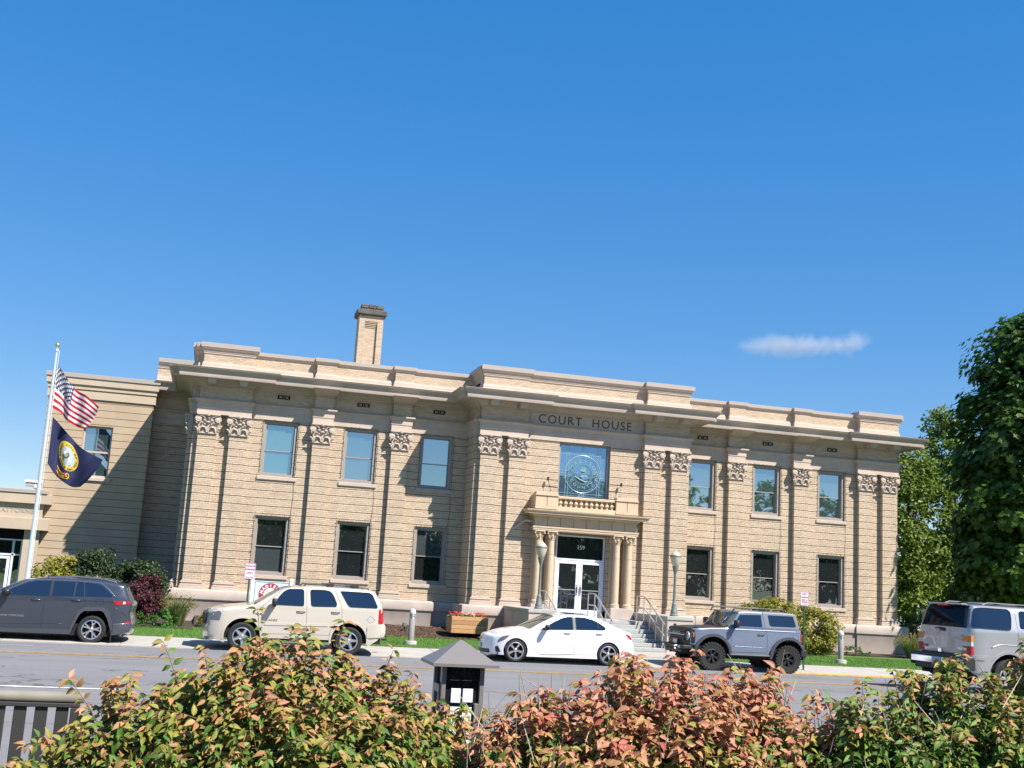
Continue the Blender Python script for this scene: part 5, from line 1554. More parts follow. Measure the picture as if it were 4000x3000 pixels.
bro.seam([(-1.87, .76), (-1.2, .755), (-.78, .745)], .007, P_blue, 'crease', .001)
for x in (0, -2.55):
    bro.patch('arch_flare', arc((x, .47), .555, -5, 185) + arc((x, .47), .64, 185, -5), M['cladding'], .055, skirt=.07)
bro.patch('headlamp_panel', [(-3.24, .78), (-3.24, 1.19), (-3.16, 1.20), (-3.13, 1.02), (-3.14, .80)], M['plastic'], .006)
bro.patch('side_marker', [(-3.20, .98), (-3.20, 1.12), (-3.165, 1.12), (-3.165, .98)], M['amber'], .010)
bro.patch('tail_lamp', [(.41, 1.23), (.465, 1.23), (.48, .90), (.43, .88)], M['redlamp'], .012, round_=.015)
bro.patch('front_bumper_end', [(-3.12, .75), (-3.24, .75), (-3.24, .62), (-3.12, .62)], M['plastic'], .03)
bro.seam([(.12, 1.19), (.33, 1.19), (.33, 1.02), (.12, 1.02)], .004, closed=True, name='fuel_flap')
handle(bro, -.95, 1.14, M['plastic'], lambda sg: bro.objs[(sg, 2)], .24)
mirror(bro, -1.86, 1.335, M['plastic'], (.13, .22, .22), .0)
for sg in (-1, 1):
    mb = MB(); mb.tube([(-1.86, sg * .78, 1.775), (-1.80, sg * .78, 1.885), (-1.70, sg * .78, 1.915), (-.20, sg * .78, 1.93), (-.08, sg * .78, 1.90), (-.02, sg * .78, 1.83)], .024, 8); mb.build('roof_rail', M['plastic'], bro.t)
    mb = MB(); mb.tube([(-2.05, sg * .90, .50), (-1.98, sg * .97, .505), (-.68, sg * .97, .505), (-.60, sg * .90, .50)], .035, 8); mb.build('side_step', M['plastic'], bro.t)
    mb = MB(); mb.bbox(-3.12, -3.02, sg * .80 - .02, sg * .80 + .02, 1.24, 1.30, .01); mb.build('trail_sight', M['plastic'], bro.t)
# front: grille slots, round lamps, lettering bar, steel bumper with hooks and plate
g = MB()
for i in range(5): g.bbox(-3.345, -3.30, -.56, .56, .86 + .065 * i, .895 + .065 * i, .006)
gr = g.build('grille', M['black'], bro.t)
b_ = MB(); b_.bbox(-3.352, -3.33, -.58, .58, 1.005, 1.035, .004); b_.build('grille_bar', M['clear'], gr)
b_ = MB(); add_text(b_, 'BRONCO', lambda a, b, h: (-3.354 - h, -a, 1.06 + b), .10, .003, spacing=1.6); b_.build('grille_lettering', M['white'], gr)
for sg in (-1, 1):
    hl = MB(); hl.lathe([(.125, 0), (.125, -.03), (.10, -.035), (.095, -.01), (0, -.008)], (-3.27, sg * .72, 1.0), 24, 'x'); h_ = hl.build('headlamp', M['clear'], bro.t, angle=40)
    hl = MB(); hl.lathe([(.09, 0), (.06, -.02), (0, -.025)], (-3.283, sg * .72, 1.0), 20, 'x', cap=False); hl.build('lens', M['hlamp'], h_, smooth=True)
bp_ = MB(); bp_.bbox(-3.52, -3.16, -.90, .90, .60, .72, .03); bp_.bbox(-3.46, -3.18, -.62, .62, .48, .61, .03); bp_.build('front_bumper', M['plastic'], bro.t)
for sg in (-1, 1):
    h_ = MB(); h_.tube([(-3.50, sg * .45, .58), (-3.60, sg * .45, .60), (-3.61, sg * .45, .67), (-3.52, sg * .45, .69)], .018, 6); h_.build('tow_hook', M['steel'], bro.t)
    h_ = MB(); h_.bbox(-3.535, -3.50, sg * .62 - .07, sg * .62 + .07, .62, .69, .01); h_.build('fog_lamp', M['clear'], bro.t)
pm = MB(); pm.bbox(-3.40, -3.38, -.155, .155, .74, .89, .004); pl_ = pm.build('number_plate', M['clear'], bro.t)
pm = MB(); pm.box(-3.402, -3.399, -.15, .15, .855, .885); pm.build('plate_band', M['red'], pl_)
rb = MB(); rb.bbox(.44, .66, -.92, .92, .52, .74, .03); rb.build('rear_bumper', M['plastic'], bro.t)
bro.wheels((0, -2.55), .425, .29, rim_spokes(6, [M['black']], (.06, .045), double=.16), .225, tread=26)
sp = MB(); sp.lathe([(.22, -.10), (.23, -.13), (.38, -.135), (.415, -.11), (.42, -.06), (.42, .06), (.415, .11), (.38, .135), (.23, .13), (.0, .09)], (.64, .05, 1.0), 40, 'x')
for k in range(26):
    a = 2 * pi * k / 26; c, s_ = cos(a), sin(a)
    sp.bbox(.64 - .13, .64 + .13, .05 + .415 * c - .03, .05 + .415 * c + .03, 1.0 + .415 * s_ - .03, 1.0 + .415 * s_ + .03, .01)
sp.build('spare_wheel', M['rubber'], bro.t)
bro.underbody(-3.1, .4, .42, .72)
mb = MB(); mb.tube([(-2.55, -.7, .42), (-2.55, .7, .42)], .05, 8); mb.tube([(0, -.7, .42), (0, .7, .42)], .06, 8); mb.lathe([(.13, -.12), (.15, 0), (.13, .12)], (0, .0, .42), 12, 'y'); mb.bbox(-1.9, -.7, -.6, .6, .36, .45, .02); mb.build('axle', M['dark'], bro.t)

# ---- silver SUV, right, seen from behind
yuk = Car('silver_suv', 'silver large SUV seen from behind at the right edge, driving away', (3.13, -21.08, road_z(-21.0)), pi, 1.98,
    [('front', [(-3.85, .40), (-4.0, .45), (-4.03, .7), (-4.02, 1.0), (-3.97, 1.10)]),
     ('hood', smooth_path([(-3.97, 1.10), (-3.5, 1.19), (-2.9, 1.25), (-2.75, 1.27)])),
     ('windscreen', smooth_path([(-2.75, 1.27), (-2.35, 1.57), (-2.05, 1.78)])),
     ('roof', smooth_path([(-2.05, 1.78), (-1.85, 1.85), (-1.2, 1.90), (0, 1.915), (.70, 1.91), (.78, 1.89)])),
     ('rear_window', smooth_path([(.78, 1.89), (.84, 1.78), (.90, 1.58), (.935, 1.41)])),
     ('tailgate', [(.935, 1.41), (.955, 1.2), (.955, .84)]),
     ('tail', [(.955, .84), (.98, .80), (.98, .55), (.90, .48)])],
    [ar((0, .40), .50), ar((-2.95, .40), .49)], [(-.50, .42), (-2.44, .40)], 1.36, .32, P_silver, .09, (.5, .18), (.35, .10))
w3 = rpoly([(.90, 1.415), (.80, 1.77), (.74, 1.85), (.54, 1.865), (-.07, 1.86), (-.14, 1.82), (-.13, 1.65), (-.06, 1.42), (.02, 1.40)], .05)
w2 = rpoly([(-.36, 1.84), (-.30, 1.45), (-1.10, 1.42), (-1.15, 1.83)], .06)
w1 = rpoly([(-1.32, 1.82), (-1.25, 1.41), (-2.10, 1.38), (-1.85, 1.79)], .06)
d2 = [(-.26, 1.88), (-.23, 1.36), (-.27, .95), (-.45, .78), (-.54, .52), (-1.2, .52), (-1.24, 1.36), (-1.27, 1.87)]
d1 = [(-1.27, 1.87), (-1.24, 1.36), (-1.2, .52), (-2.4, .5), (-2.44, 1.3), (-1.9, 1.83)]
yuk.sides([('window', w1, M['gl_car'], .006, 4), ('window', w2, M['gl_car'], .006, 3), ('window', w3, M['gl_car'], .006, None), ('door', d2, P_silver, 0, None), ('door', d1, P_silver, 0, None)])
yuk.wrap(dict(front=('front_bumper', P_silver, .1), hood=('bonnet', P_silver, .05), windscreen=('windscreen', M['gl_shield'], .05, True), roof=('roof', P_silver, .035), rear_window=('rear_window', M['gl_black'], .05), tailgate=('tailgate', P_silver, .04), tail=('bumper_core', M['plastic'], .02)))
yuk.seam(d2[:6], smooth=False)
yuk.seam(w3, .008, M['black'], 'window_trim', .0, closed=True)
yuk.patch('arch_lip', arc((0, .40), .50, -10, 190) + arc((0, .40), .56, 190, -10), P_silver, .016)
yuk.patch('bumper_end', [(.48, .83), (.95, .84), (.985, .78), (.98, .56), (.90, .48), (.49, .46)], P_silver, .03, round_=.04, skirt=.05)
yuk.patch('side_marker', [(.62, .80), (.90, .805), (.90, .75), (.64, .745)], P_silver, .045)
yuk.seam([(.45, 1.02), (.22, 1.09), (-.26, 1.08)], .012, P_silver, 'crease', .0)
def rear_x(y, z):
    P = [(.78, 1.89), (.84, 1.78), (.90, 1.58), (.935, 1.41), (.955, 1.2), (.955, .84)]
    for a, b in zip(P[:-1], P[1:]):
        if b[1] <= z <= a[1]:
            x = a[0] + (b[0] - a[0]) * (a[1] - z) / (a[1] - b[1]); break
    else: x = .955
    return x + .04 * (1 - (y / .9) ** 2)
for sg in (-1, 1):
    # wrap-round lamp in three lenses, built on the rear corner
    yo = yuk.Y(.93, 1.1)
    for nm, z0, z1, m_ in (('turn_lamp', 1.12, 1.25, M['amber']), ('reverse_lamp', 1.03, 1.115, M['clear']), ('brake_lamp', .85, 1.025, M['redlamp'])):
        mb = MB()
        mb.add([(.965, sg * (yo - .21), z0), (.985, sg * (yo - .03), z0), (.93, sg * (yo + .055), z0), (.84, sg * (yo + .05), z0), (.96, sg * (yo - .21), z1), (.98, sg * (yo - .03), z1), (.925, sg * (yo + .055), z1), (.84, sg * (yo + .05), z1)],
               [(0, 1, 5, 4), (1, 2, 6, 5), (2, 3, 7, 6), (4, 5, 6, 7), (3, 2, 1, 0)] if sg > 0 else [(4, 5, 1, 0), (5, 6, 2, 1), (6, 7, 3, 2), (7, 6, 5, 4), (0, 1, 2, 3)])
        mb.build(nm, m_, yuk.t)
    mb = MB(); mb.add([(.967, sg * (yo - .225), .84), (.967, sg * (yo - .205), .84), (.967, sg * (yo - .205), 1.26), (.967, sg * (yo - .225), 1.26)], [(0, 1, 2, 3)]); mb.build('lamp_gasket', M['black'], yuk.t)
    # louvred black pillars beside the rear glass
    mb = MB()
    for i in range(14):
        z = 1.45 + .028 * i; x = rear_x(.8, z)
        ya = yuk.Y(x - .02, z)
        mb.add([(x + .012, sg * (ya - .12), z), (x - .005, sg * (ya - .01), z), (x - .03, sg * (ya + .012), z), (x + .012, sg * (ya - .12), z + .014), (x - .005, sg * (ya - .01), z + .014), (x - .03, sg * (ya + .012), z + .014)], [(0, 1, 4, 3), (1, 2, 5, 4), (3, 4, 5)])
    mb.build('pillar_louvre', M['cladding'], yuk.t)
mb = MB(); mb.bbox(.96, 1.13, -.97, .97, .57, .755, .03); bmp = mb.build('rear_bumper', M['chrome'], yuk.t)
mb = MB(); mb.bbox(.93, 1.12, -.93, .93, .76, .80, .02); mb.build('bumper_step', M['plastic'], bmp)
mb = MB(); mb.bbox(.92, 1.115, -.85, .85, .46, .57, .03); mb.build('bumper_valance', M['plastic'], bmp)
for sg in (-1, 1): mb = MB(); mb.bbox(.86, 1.125, sg * .96 - .04, sg * .96 + .04, .52, .80, .03); mb.build('bumper_corner', M['plastic'], bmp)
M['plate_blue'] = mat('plate_blue', (0.30, 0.45, 0.55), 0.4)
mb = MB(); mb.bbox(1.13, 1.145, -.155, .155, .58, .735, .004); mb.build('number_plate', M['plate_blue'], bmp)
mb = MB(); mb.bbox(.90, .99, -.16, .16, 1.865, 1.905, .01) ; mb.build('brake_light', M['redlamp'], yuk.t)
mb = MB(); mb.bbox(.78, .93, -.62, .62, 1.90, 1.935, .015); mb.build('roof_spoiler', P_silver, yuk.t)
mb = MB(); mb.bbox(.99, 1.02, -.10, .02, .84, .93, .01); mb.build('gate_handle', M['chrome'], yuk.t)
mb = MB(); mb.tube([(1.0, .10, 1.36), (1.03, .02, 1.38), (1.03, -.18, 1.36)], .014, 6); mb.bbox(.985, 1.02, -.04, .12, 1.31, 1.37, .01); mb.build('wiper', M['black'], yuk.t)
mb = MB(); add_text(mb, 'YUKON', lambda a, b, h: (rear_x(.7, .95) + .006 + h, .70 + a, .955 + b), .075, .003, spacing=1.1); mb.build('badge', M['chrome'], yuk.t)
mb = MB(); add_text(mb, 'GMC', lambda a, b, h: (rear_x(.6, .95) + .006 + h, -.58 + a, .955 + b), .09, .003, spacing=1.0); mb.build('badge', M['redlamp'], yuk.t)
for sg in (-1, 1):
    mb = MB(); mb.tube([(-1.6, sg * .68, 1.90), (-1.5, sg * .68, 1.96), (.30, sg * .68, 1.975), (.45, sg * .68, 1.92)], .015, 6); mb.build('roof_rail', M['cladding'], yuk.t)
mb = MB()
for xx in (-.9, .05): mb.tube([(xx, -.68, 1.965), (xx, -.3, 1.985), (xx, .3, 1.985), (xx, .68, 1.965)], .014, 6)
mb.build('roof_bar', M['cladding'], yuk.t)
for k, (hx, hz) in enumerate(((-.45, 1.25), (-1.45, 1.24))): handle(yuk, hx, hz, P_silver, lambda sg, k=k: yuk.objs[(sg, 3 + k)], .22)
mirror(yuk, -2.2, 1.36, P_silver, (.15, .25, .2))
yuk.wheels((0, -2.95), .39, .265, rim_spokes(6, [M['steel']], (.09, .07)), .235)
yuk.underbody(-3.8, .9, .36, .62)
# ------------------------------------------------------------------ flagpole and flags
POLE = (-19.5, -4.0)
fp = thing('flagpole', 'tall silver flagpole with gold ball in front of the annex', 'flagpole', (POLE[0], POLE[1], .2))
m = MB(); m.lathe([(.085, 0), (.085, .3), (.078, .32), (.066, 4.5), (.042, 8.80), (.042, 8.83)], n=14); m.build('pole', M['alu'], fp, smooth=True)
m = MB(); m.lathe([(.09, 0), (.16, .02), (.16, .05), (.09, .10)], n=16); m.build('collar', M['alu'], fp)
m = MB(); m.lathe([(.055, 0), (.06, .03), (.055, .09), (.02, .10), (.012, .18)], (0, 0, 8.80), 12); m.tube([(0, 0, 8.85), (.09, -.02, 8.83)], .014, 6); m.build('truck', M['alu'], fp)
m = MB(); m.lathe([(0.001, -.075)] + [(.075 * sin(pi * k / 10), -.075 * cos(pi * k / 10)) for k in range(1, 10)] + [(.001, .075)], (0, 0, 9.03), 14); m.build('ball', M['gold'], fp, smooth=True)
m = MB(); m.tube([(.085, -.02, 8.82), (.095, -.02, 5.0), (.085, -.02, 1.2)], .007, 5); m.build('halyard', M['white'], fp)
m = MB(); m.bbox(.06, .12, -.03, .03, 4.05, 4.2, .01); m.tube([(.07, 0, 4.22), (.16, -.02, 4.35), (.14, -.02, 4.5), (.10, 0, 4.3)], .012, 5); m.build('cleat', M['steel'], fp)

def flag_fn(cols, bulge=None, waves=()):
    """cols: (u, (xt,zt), (xb,zb)) in world x,z; returns f(u,v,h)"""
    us = [c[0] for c in cols]
    def f(u, v, h=0.0):
        i = max(0, min(len(us) - 2, next((k for k in range(len(us) - 1) if u <= us[k + 1]), len(us) - 2)))
        def cr(d, c):
            p = [cols[max(0, i - 1)], cols[i], cols[i + 1], cols[min(len(cols) - 1, i + 2)]]
            t = (u - us[i]) / (us[i + 1] - us[i])
            a, b, cc, e = [q[d][c] for q in p]
            return .5 * (2 * b + (cc - a) * t + (2 * a - 5 * b + 4 * cc - e) * t * t + (3 * b - a - 3 * cc + e) * t ** 3)
        xt, zt, xb, zb = cr(1, 0), cr(1, 1), cr(2, 0), cr(2, 1)
        x, z = xt + (xb - xt) * v, zt + (zb - zt) * v
        if bulge:
            x += bulge[0] * max(0, u - .6) / .4 * 4 * v * (1 - v); z += bulge[1] * max(0, u - .6) / .4 * 4 * v * (1 - v)
        y = sum(A * sin(2 * pi * (ku * u + kv * v) + ph) * min(1, u * 4) for A, ku, kv, ph in waves)
        return (x, POLE[1] - .02 + y - h, z)
    return f
def flag_patch(mb, f, u0, u1, v0, v1, nu, nv, h=0.0, mask=None, th=.004):
    """front sheet and back sheet of a cloth region"""
    for side in (0, 1):
        base = len(mb.v)
        for j in range(nv + 1):
            for i in range(nu + 1):
                mb.v.append(f(u0 + (u1 - u0) * i / nu, v0 + (v1 - v0) * j / nv, h if not side else -h - th))
        for j in range(nv):
            for i in range(nu):
                a = base + j * (nu + 1) + i
                q = [a, a + nu + 1, a + nu + 2, a + 1]
                mb.f.append(q if not side else q[::-1]); mb.mi.append(0)
def fx(q):
    dx = q[0] - (500 - (q[1] - 620) * .137)
    return (POLE[0] + dx * .0041, 9.03 - ((q[1] - 573) - .06 * dx) * .00406)
colsU = [(0, fx((512, 683)), fx((462, 1048))), (.15, fx((537, 728)), fx((528, 1088))), (.4, fx((632, 872)), fx((572, 1150))), (.7, fx((735, 948)), fx((640, 1192))), (1, fx((818, 1025)), fx((700, 1212)))]
uf = flag_fn(colsU, (.05, -.02), ((.16, 1.1, .25, -.5), (.07, 2.3, -.5, 1.0), (.03, 4.0, 1.0, 0)))
M['fl_red'] = mat('flag_red', (0.42, 0.012, 0.03), 0.75, trans=.3); M['fl_white'] = mat('flag_white', (0.72, 0.72, 0.75), 0.75, trans=.3); M['fl_blue'] = mat('flag_blue', (0.012, 0.018, 0.075), 0.75, trans=.25)
usf = thing('national_flag', 'stars and stripes flag flying at the top of the flagpole', 'flag', (POLE[0] + .1, POLE[1], fx((462, 1048))[1]))
def rel(f, o): return lambda u, v, h=0.0: tuple(a - b for a, b in zip(f(u, v, h), o))
ufr = rel(uf, usf.location)
for k in range(13):
    m = MB(); flag_patch(m, ufr, .40 if k < 7 else 0, 1, k / 13, (k + 1) / 13, 26, 2); m.build('stripe', M['fl_red'] if k % 2 == 0 else M['fl_white'], usf, smooth=True)
m = MB(); flag_patch(m, ufr, 0, .40, 0, 7 / 13, 16, 10); cant = m.build('canton', M['fl_blue'], usf, smooth=True)
star = MB()
for r in range(9):
    for c in range(6 if r % 2 == 0 else 5):
        u = .40 * ((c + .5) / 6 if r % 2 == 0 else (c + 1) / 6); v = 7 / 13 * (r + .7) / 9.4
        pts = [ufr(u + (.024 if k % 2 == 0 else .0105) * cos(pi / 2 + k * pi / 5), v - (.042 if k % 2 == 0 else .018) * sin(pi / 2 + k * pi / 5), .006) for k in range(10)]
        s_ = MB(); s_.poly(pts[::1]); s_.build('star', M['fl_white'], cant)
# state flag
sx = lambda q: fx(((150 + q[0] * .18083) / .452083, (1600 - 1100 + q[1] * .18083) / .452083))
colsI = [(0, sx((335, 40)), sx((212, 970))), (.13, sx((395, 105)), sx((318, 1160))), (.4, sx((660, 430)), sx((430, 1290))), (.7, sx((900, 690)), sx((650, 1450))), (1, sx((1268, 890)), sx((820, 1448)))]
idf = flag_fn(colsI, (.05, -.03), ((.14, 1.0, .3, -.4), (.05, 2.2, -.6, .6), (.02, 4.5, .8, 0)))
stf = thing('state_flag', 'dark blue state flag with round gold seal below the stars and stripes', 'flag', (POLE[0] + .1, POLE[1], sx((212, 970))[1]))
idr = rel(idf, stf.location)
m = MB(); flag_patch(m, idr, 0, 1, 0, 1, 30, 20); m.build('cloth', M['fl_blue'], stf, smooth=True)
m = MB(); flag_patch(m, idr, 0, .012, 0, 1, 2, 20, .002); m.build('header', M['fl_white'], stf)
M['seal_gold'] = mat('seal_gold', (0.55, 0.37, 0.03), 0.7); M['seal_grey'] = mat('seal_grey', (0.30, 0.36, 0.38), 0.7); M['seal_brown'] = mat('seal_brown', (0.09, 0.06, 0.035), 0.7); M['seal_pale'] = mat('seal_pale', (0.55, 0.58, 0.58), .7)
# the seal: ring, picture, lettering; placed on the cloth in flag coordinates
SU, SV = .47, .43
def sp_(a, b, h=.008):          # metres on the cloth to flag coordinates
    return idr(SU + a / 1.75, SV - b / 1.35, h)
def disc(r0, r1, n, h, sx_=1.0):
    mb = MB(); rings = 4
    for i in range(rings + 1):
        r = r0 + (r1 - r0) * i / rings
        for k in range(n): mb.v.append(sp_(r * cos(2 * pi * k / n), r * sin(2 * pi * k / n), h))
    for i in range(rings):
        for k in range(n):
            mb.f.append((i * n + k, i * n + (k + 1) % n, (i + 1) * n + (k + 1) % n, (i + 1) * n + k)[::-1]); mb.mi.append(0)
    return mb
disc(.27, .40, 36, .008).build('seal_ring', M['seal_gold'], stf)
inner = disc(.001, .275, 36, .010).build('seal_picture', M['seal_grey'], stf)
def blob(pts, m_, h, name): mb = MB(); mb.poly([sp_(a, b, h) for a, b in pts]); mb.build(name, m_, inner)
blob([(-.23, -.02), (-.10, -.07), (-.02, -.04), (.08, -.12), (.20, -.16), (.12, -.24), (0, -.265), (-.13, -.23), (-.22, -.13)], M['seal_brown'], .013, 'seal_field')
blob([(-.10, .05), (-.02, .13), (.04, .05), (.0, -.06), (-.09, -.10)], M['seal_brown'], .015, 'seal_shield')
blob([(-.20, .03), (-.12, .13), (-.09, .08), (-.14, -.02)], M['seal_pale'], .015, 'seal_figure')
blob([(.07, .05), (.13, .09), (.15, -.04), (.11, -.12), (.06, -.08)], M['seal_pale'], .015, 'seal_figure')
blob([(-.03, .19), (.03, .22), (.07, .16), (.02, .13)], M['seal_pale'], .015, 'seal_crest')
mb = MB(); fn = lambda a, b, h: sp_(a, b, .012 + h)
arc_text(mb, 'GREAT SEAL OF THE', .315, 205, -25, .085, fn, .002, bold=.003); arc_text(mb, 'STATE OF IDAHO', .355, 222, 318, .085, fn, .002, inward=True, bold=.003)
mb.build('seal_lettering', M['letter'], stf)
scr = MB()
n = 12
for i in range(n + 1):
    a = -.36 + .52 * i / n; b = -.62 + .08 * sin(pi * i / n) * -1 + (.05 if i > 9 else 0)
    scr.v += [sp_(a, b, .009), sp_(a, b + .13, .009)]
for i in range(n): scr.f.append((2 * i, 2 * i + 2, 2 * i + 3, 2 * i + 1)); scr.mi.append(0)
M['scroll_red'] = mat('scroll_red', (0.28, 0.02, 0.02), .7)
sc_ = scr.build('scroll', M['scroll_red'], stf)
mb = MB(); mb.tube([sp_(.16 + .08 * cos(a) * (1 - k / 26), -.53 + .10 * sin(a) * (1 - k / 26), .012) for k, a in enumerate([-1.6 + 7.0 * q / 18 for q in range(19)])], .018, 5)
mb.tube([sp_(-.36 + .52 * i / n, -.62 + .08 * sin(pi * i / n) * -1 + .135, .011) for i in range(n + 1)], .008, 4); mb.tube([sp_(-.36 + .52 * i / n, -.62 + .08 * sin(pi * i / n) * -1 - .005, .011) for i in range(n + 1)], .008, 4)
mb.build('scroll_edge', M['seal_gold'], sc_)
mb = MB(); vs, fs = text_mesh('STATE OF IDAHO', .075, .002, bold=.002); mb.add([sp_(-.11 + v[0] * .6, -.635 + v[1], .012 + v[2]) for v in vs], fs); mb.build('scroll_lettering', M['seal_gold'], sc_)

# ------------------------------------------------------------------ bollards
def bollard(x, y, z, label, group='concrete bollards on the lawn edge'):
    t = thing('bollard', label, 'bollard', (x, y, z), group=group)
    m = MB(); m.lathe([(.20, -.1), (.20, .10), (.185, .125), (.10, .13)], n=20); m.build('footing', M['concrete'], t, angle=40)
    m = MB(); m.lathe([(.098, .12), (.098, .82), (.09, .83)], n=18); m.build('shaft', M['boll'], t, angle=40)
    m = MB(); m.lathe([(.085, .83), (.085, .985)], n=18, cap=False); m.build('lens', M['clear'], t, smooth=True)
    m = MB()
    for k in range(6):
        a = 2 * pi * k / 6 + .3; m.bbox(.09 * cos(a) - .012, .09 * cos(a) + .012, .09 * sin(a) - .012, .09 * sin(a) + .012, .82, .99, .003)
    m.lathe([(.096, .895), (.096, .91)], n=18, cap=False)
    m.build('cage', M['boll'], t)
    m = MB(); m.lathe([(.104, .98), (.106, 1.02), (.10, 1.07), (.075, 1.115), (.035, 1.14), (.001, 1.145)], n=18); m.build('cap', M['bollcap'], t, angle=50)
    return t
M['boll'] = mat('bollard_grey', (0.24, 0.235, 0.22), 0.7, var=.1, nscale=6); M['bollcap'] = mat('bollard_cap', (0.52, 0.51, 0.49), .5)
bollard(-7.36, -6.8, .15, 'grey bollard light on the grass between the champagne SUV and the white saloon')
bollard(8.18, -6.8, .17, 'grey bollard light on the grass right of the off-roader, by the yellow shrub')

# ------------------------------------------------------------------ parking signs
M['signwhite'] = mat('sign_white', (0.62, 0.60, 0.64), .45); M['signred'] = mat('sign_red', (0.30, 0.02, 0.075), .5)
def psign(x, y, z0, zt, label, lines, arrow, lean=0):
    t = thing('parking_sign', label, 'sign', (x, y, z0), group='parking signs along the kerb')
    t.rotation_euler = (0, lean, 0)
    h = zt - z0
    m = MB(); m.bbox(-.028, .028, .0, .014, 0, h - .03, .003); m.bbox(-.028, -.014, .014, .03, 0, h - .03, .003); m.bbox(.014, .028, .014, .03, 0, h - .03, .003); m.build('post', M['green_post'], t)
    P = rpoly([(-.152, h - .457), (.152, h - .457), (.152, h), (-.152, h)], .04)
    m = MB(); m.prism([(a, -.006, b) for a, b in P], (0, .004, 0)); pl = m.build('plate', M['signwhite'], t)
    Q = rpoly([(-.14, h - .445), (.14, h - .445), (.14, h - .012), (-.14, h - .012)], .035)
    m = MB(); m.tube([(a, -.0075, b) for a, b in Q], .005, 4, closed=True)
    zz = h - .012
    for body, sz, dz in lines:
        zz -= dz; add_text(m, body, facing(0, -.0065, zz), sz, .001, bold=.003)
    zb = h - .40
    m.box(-.085, .085, -.0085, -.0065, zb - .008, zb + .008)
    for s in ((-1, 1) if arrow == 'both' else (1,)): m.prism([(s * .075, -.0085, zb - .022), (s * .11, -.0085, zb), (s * .075, -.0085, zb + .022)], (0, .002, 0))
    m.build('lettering', M['signred'], pl)
    m = MB(); [m.lathe([(.009, 0), (.007, -.005), (0, -.006)], (0, -.006, h - q), 8, 'y') for q in (.022, .435)]; m.build('bolt', M['steel'], pl)
psign(-12.72, -9.6, .06, 2.42, 'red and white PARALLEL PARKING ONLY sign beside the county board', [('PARALLEL', .066, .07), ('PARKING', .066, .10), ('ONLY', .075, .10)], 'both')
psign(5.06, -9.75, .04, 2.575, 'red and white NO PARKING sign behind the off-roader spare wheel', [('NO', .095, .075), ('PARKING', .07, .10), ('HERE TO', .055, .085), ('CORNER', .055, .065)], 'right')

# ------------------------------------------------------------------ county board
cb = thing('county_board', 'white posted MADISON COUNTY board with round red seal by the plinth', 'sign', (-11.68, -2.6, .2))
for s in (-1, 1):
    m = MB(); m.bbox(s * .67 - .055, s * .67 + .055, -.055, .055, 0, 1.72, .01); po = m.build('post', M['white'], cb)
    m = MB(); m.bbox(s * .67 - .075, s * .67 + .075, -.075, .075, 1.722, 1.76, .008); m.bbox(s * .67 - .05, s * .67 + .05, -.05, .05, 1.762, 1.785, .008); m.build('post_cap', M['white'], po)
M['boardblue'] = mat('board_pale_blue', (0.55, 0.64, 0.72), .45); M['boardedge'] = mat('board_edge', (0.10, 0.16, 0.24), .5); M['sealred'] = mat('seal_red', (0.38, 0.035, 0.05), .5)
m = MB(); m.box(-.612, .612, -.02, .02, .32, 1.66); m.build('panel', M['boardblue'], cb)
m = MB(); ring(m, -.585, .585, .35, 1.635, .018, -.026, -.0202); m.build('border', M['boardedge'], cb)
def cdisc(r0, r1, h, n=40):
    mb = MB()
    for r in (r0, r1):
        for k in range(n): mb.v.append((-.04 + r * cos(2 * pi * k / n), -.021 - h, 1.20 + r * sin(2 * pi * k / n)))
    for k in range(n): mb.f.append((k, (k + 1) % n, n + (k + 1) % n, n + k)[::-1]); mb.mi.append(0)
    return mb
cdisc(.001, .40, .001).build('seal_rim', M['boardedge'], cb)
cdisc(.001, .385, .003).build('seal_ring', M['sealred'], cb)
ip = cdisc(.001, .225, .005).build('seal_picture', M['white'], cb)
mb = MB(); fn = lambda a, b, h: (-.04 + a, -.0245 - h, 1.20 + b)
arc_text(mb, 'MADISON', .30, 165, 15, .135, fn, .002, bold=.006); arc_text(mb, 'COUNTY', .30, 205, 335, .135, fn, .002, inward=True, bold=.006)
mb.build('seal_lettering', M['white'], cb)
mb = MB(); mb.tube([(-.19, -.028, 1.22), (-.10, -.028, 1.31), (-.02, -.028, 1.27), (.06, -.028, 1.34), (.13, -.028, 1.25)], .007, 5); mb.tube([(-.22, -.028, 1.14), (-.04, -.028, 1.17), (.14, -.028, 1.16)], .006, 5); mb.tube([(-.16, -.028, 1.08), (0, -.028, 1.10), (.1, -.028, 1.07)], .006, 5)
mb.build('seal_drawing', M['boardedge'], ip)

# ------------------------------------------------------------------ planter and flowers
pb = thing('planter_box', 'square wooden plank planter on the mulch holding red flowers', 'planter', (-4.55, -2.45, .40))
w, d, h = .68, .48, .60
for k in range(4):
    z0 = k * .15
    for (x0, x1, y0, y1) in ((-w, w, -d, -d + .04), (-w, w, d - .04, d), (-w, -w + .04, -d + .042, d - .042), (w - .04, w, -d + .042, d - .042)):
        m = MB(); m.bbox(x0, x1, y0 + rnd.uniform(-.003, .003), y1, z0 + .004, z0 + .146, .008); m.build('plank', M['wood'], pb)
for sx_ in (-1, 1):
    for sy_ in (-1, 1):
        m = MB(); m.box(sx_ * (w - .09) - .04, sx_ * (w - .09) + .04, sy_ * (d - .09) - .04, sy_ * (d - .09) + .04, 0, .58); m.build('corner_post', M['wood'], pb)
m = MB(); m.box(-w + .045, w - .045, -d + .045, d - .045, .0, .55); m.build('soil', M['soil'], pb)
M['petal'] = mat('red_petal', (0.55, 0.02, 0.02), .6, col2=(0.62, 0.05, 0.03), col3=(0.45, 0.01, 0.02), trans=.25); M['petalw'] = mat('white_petal', (0.7, 0.66, 0.6), .6, trans=.25)
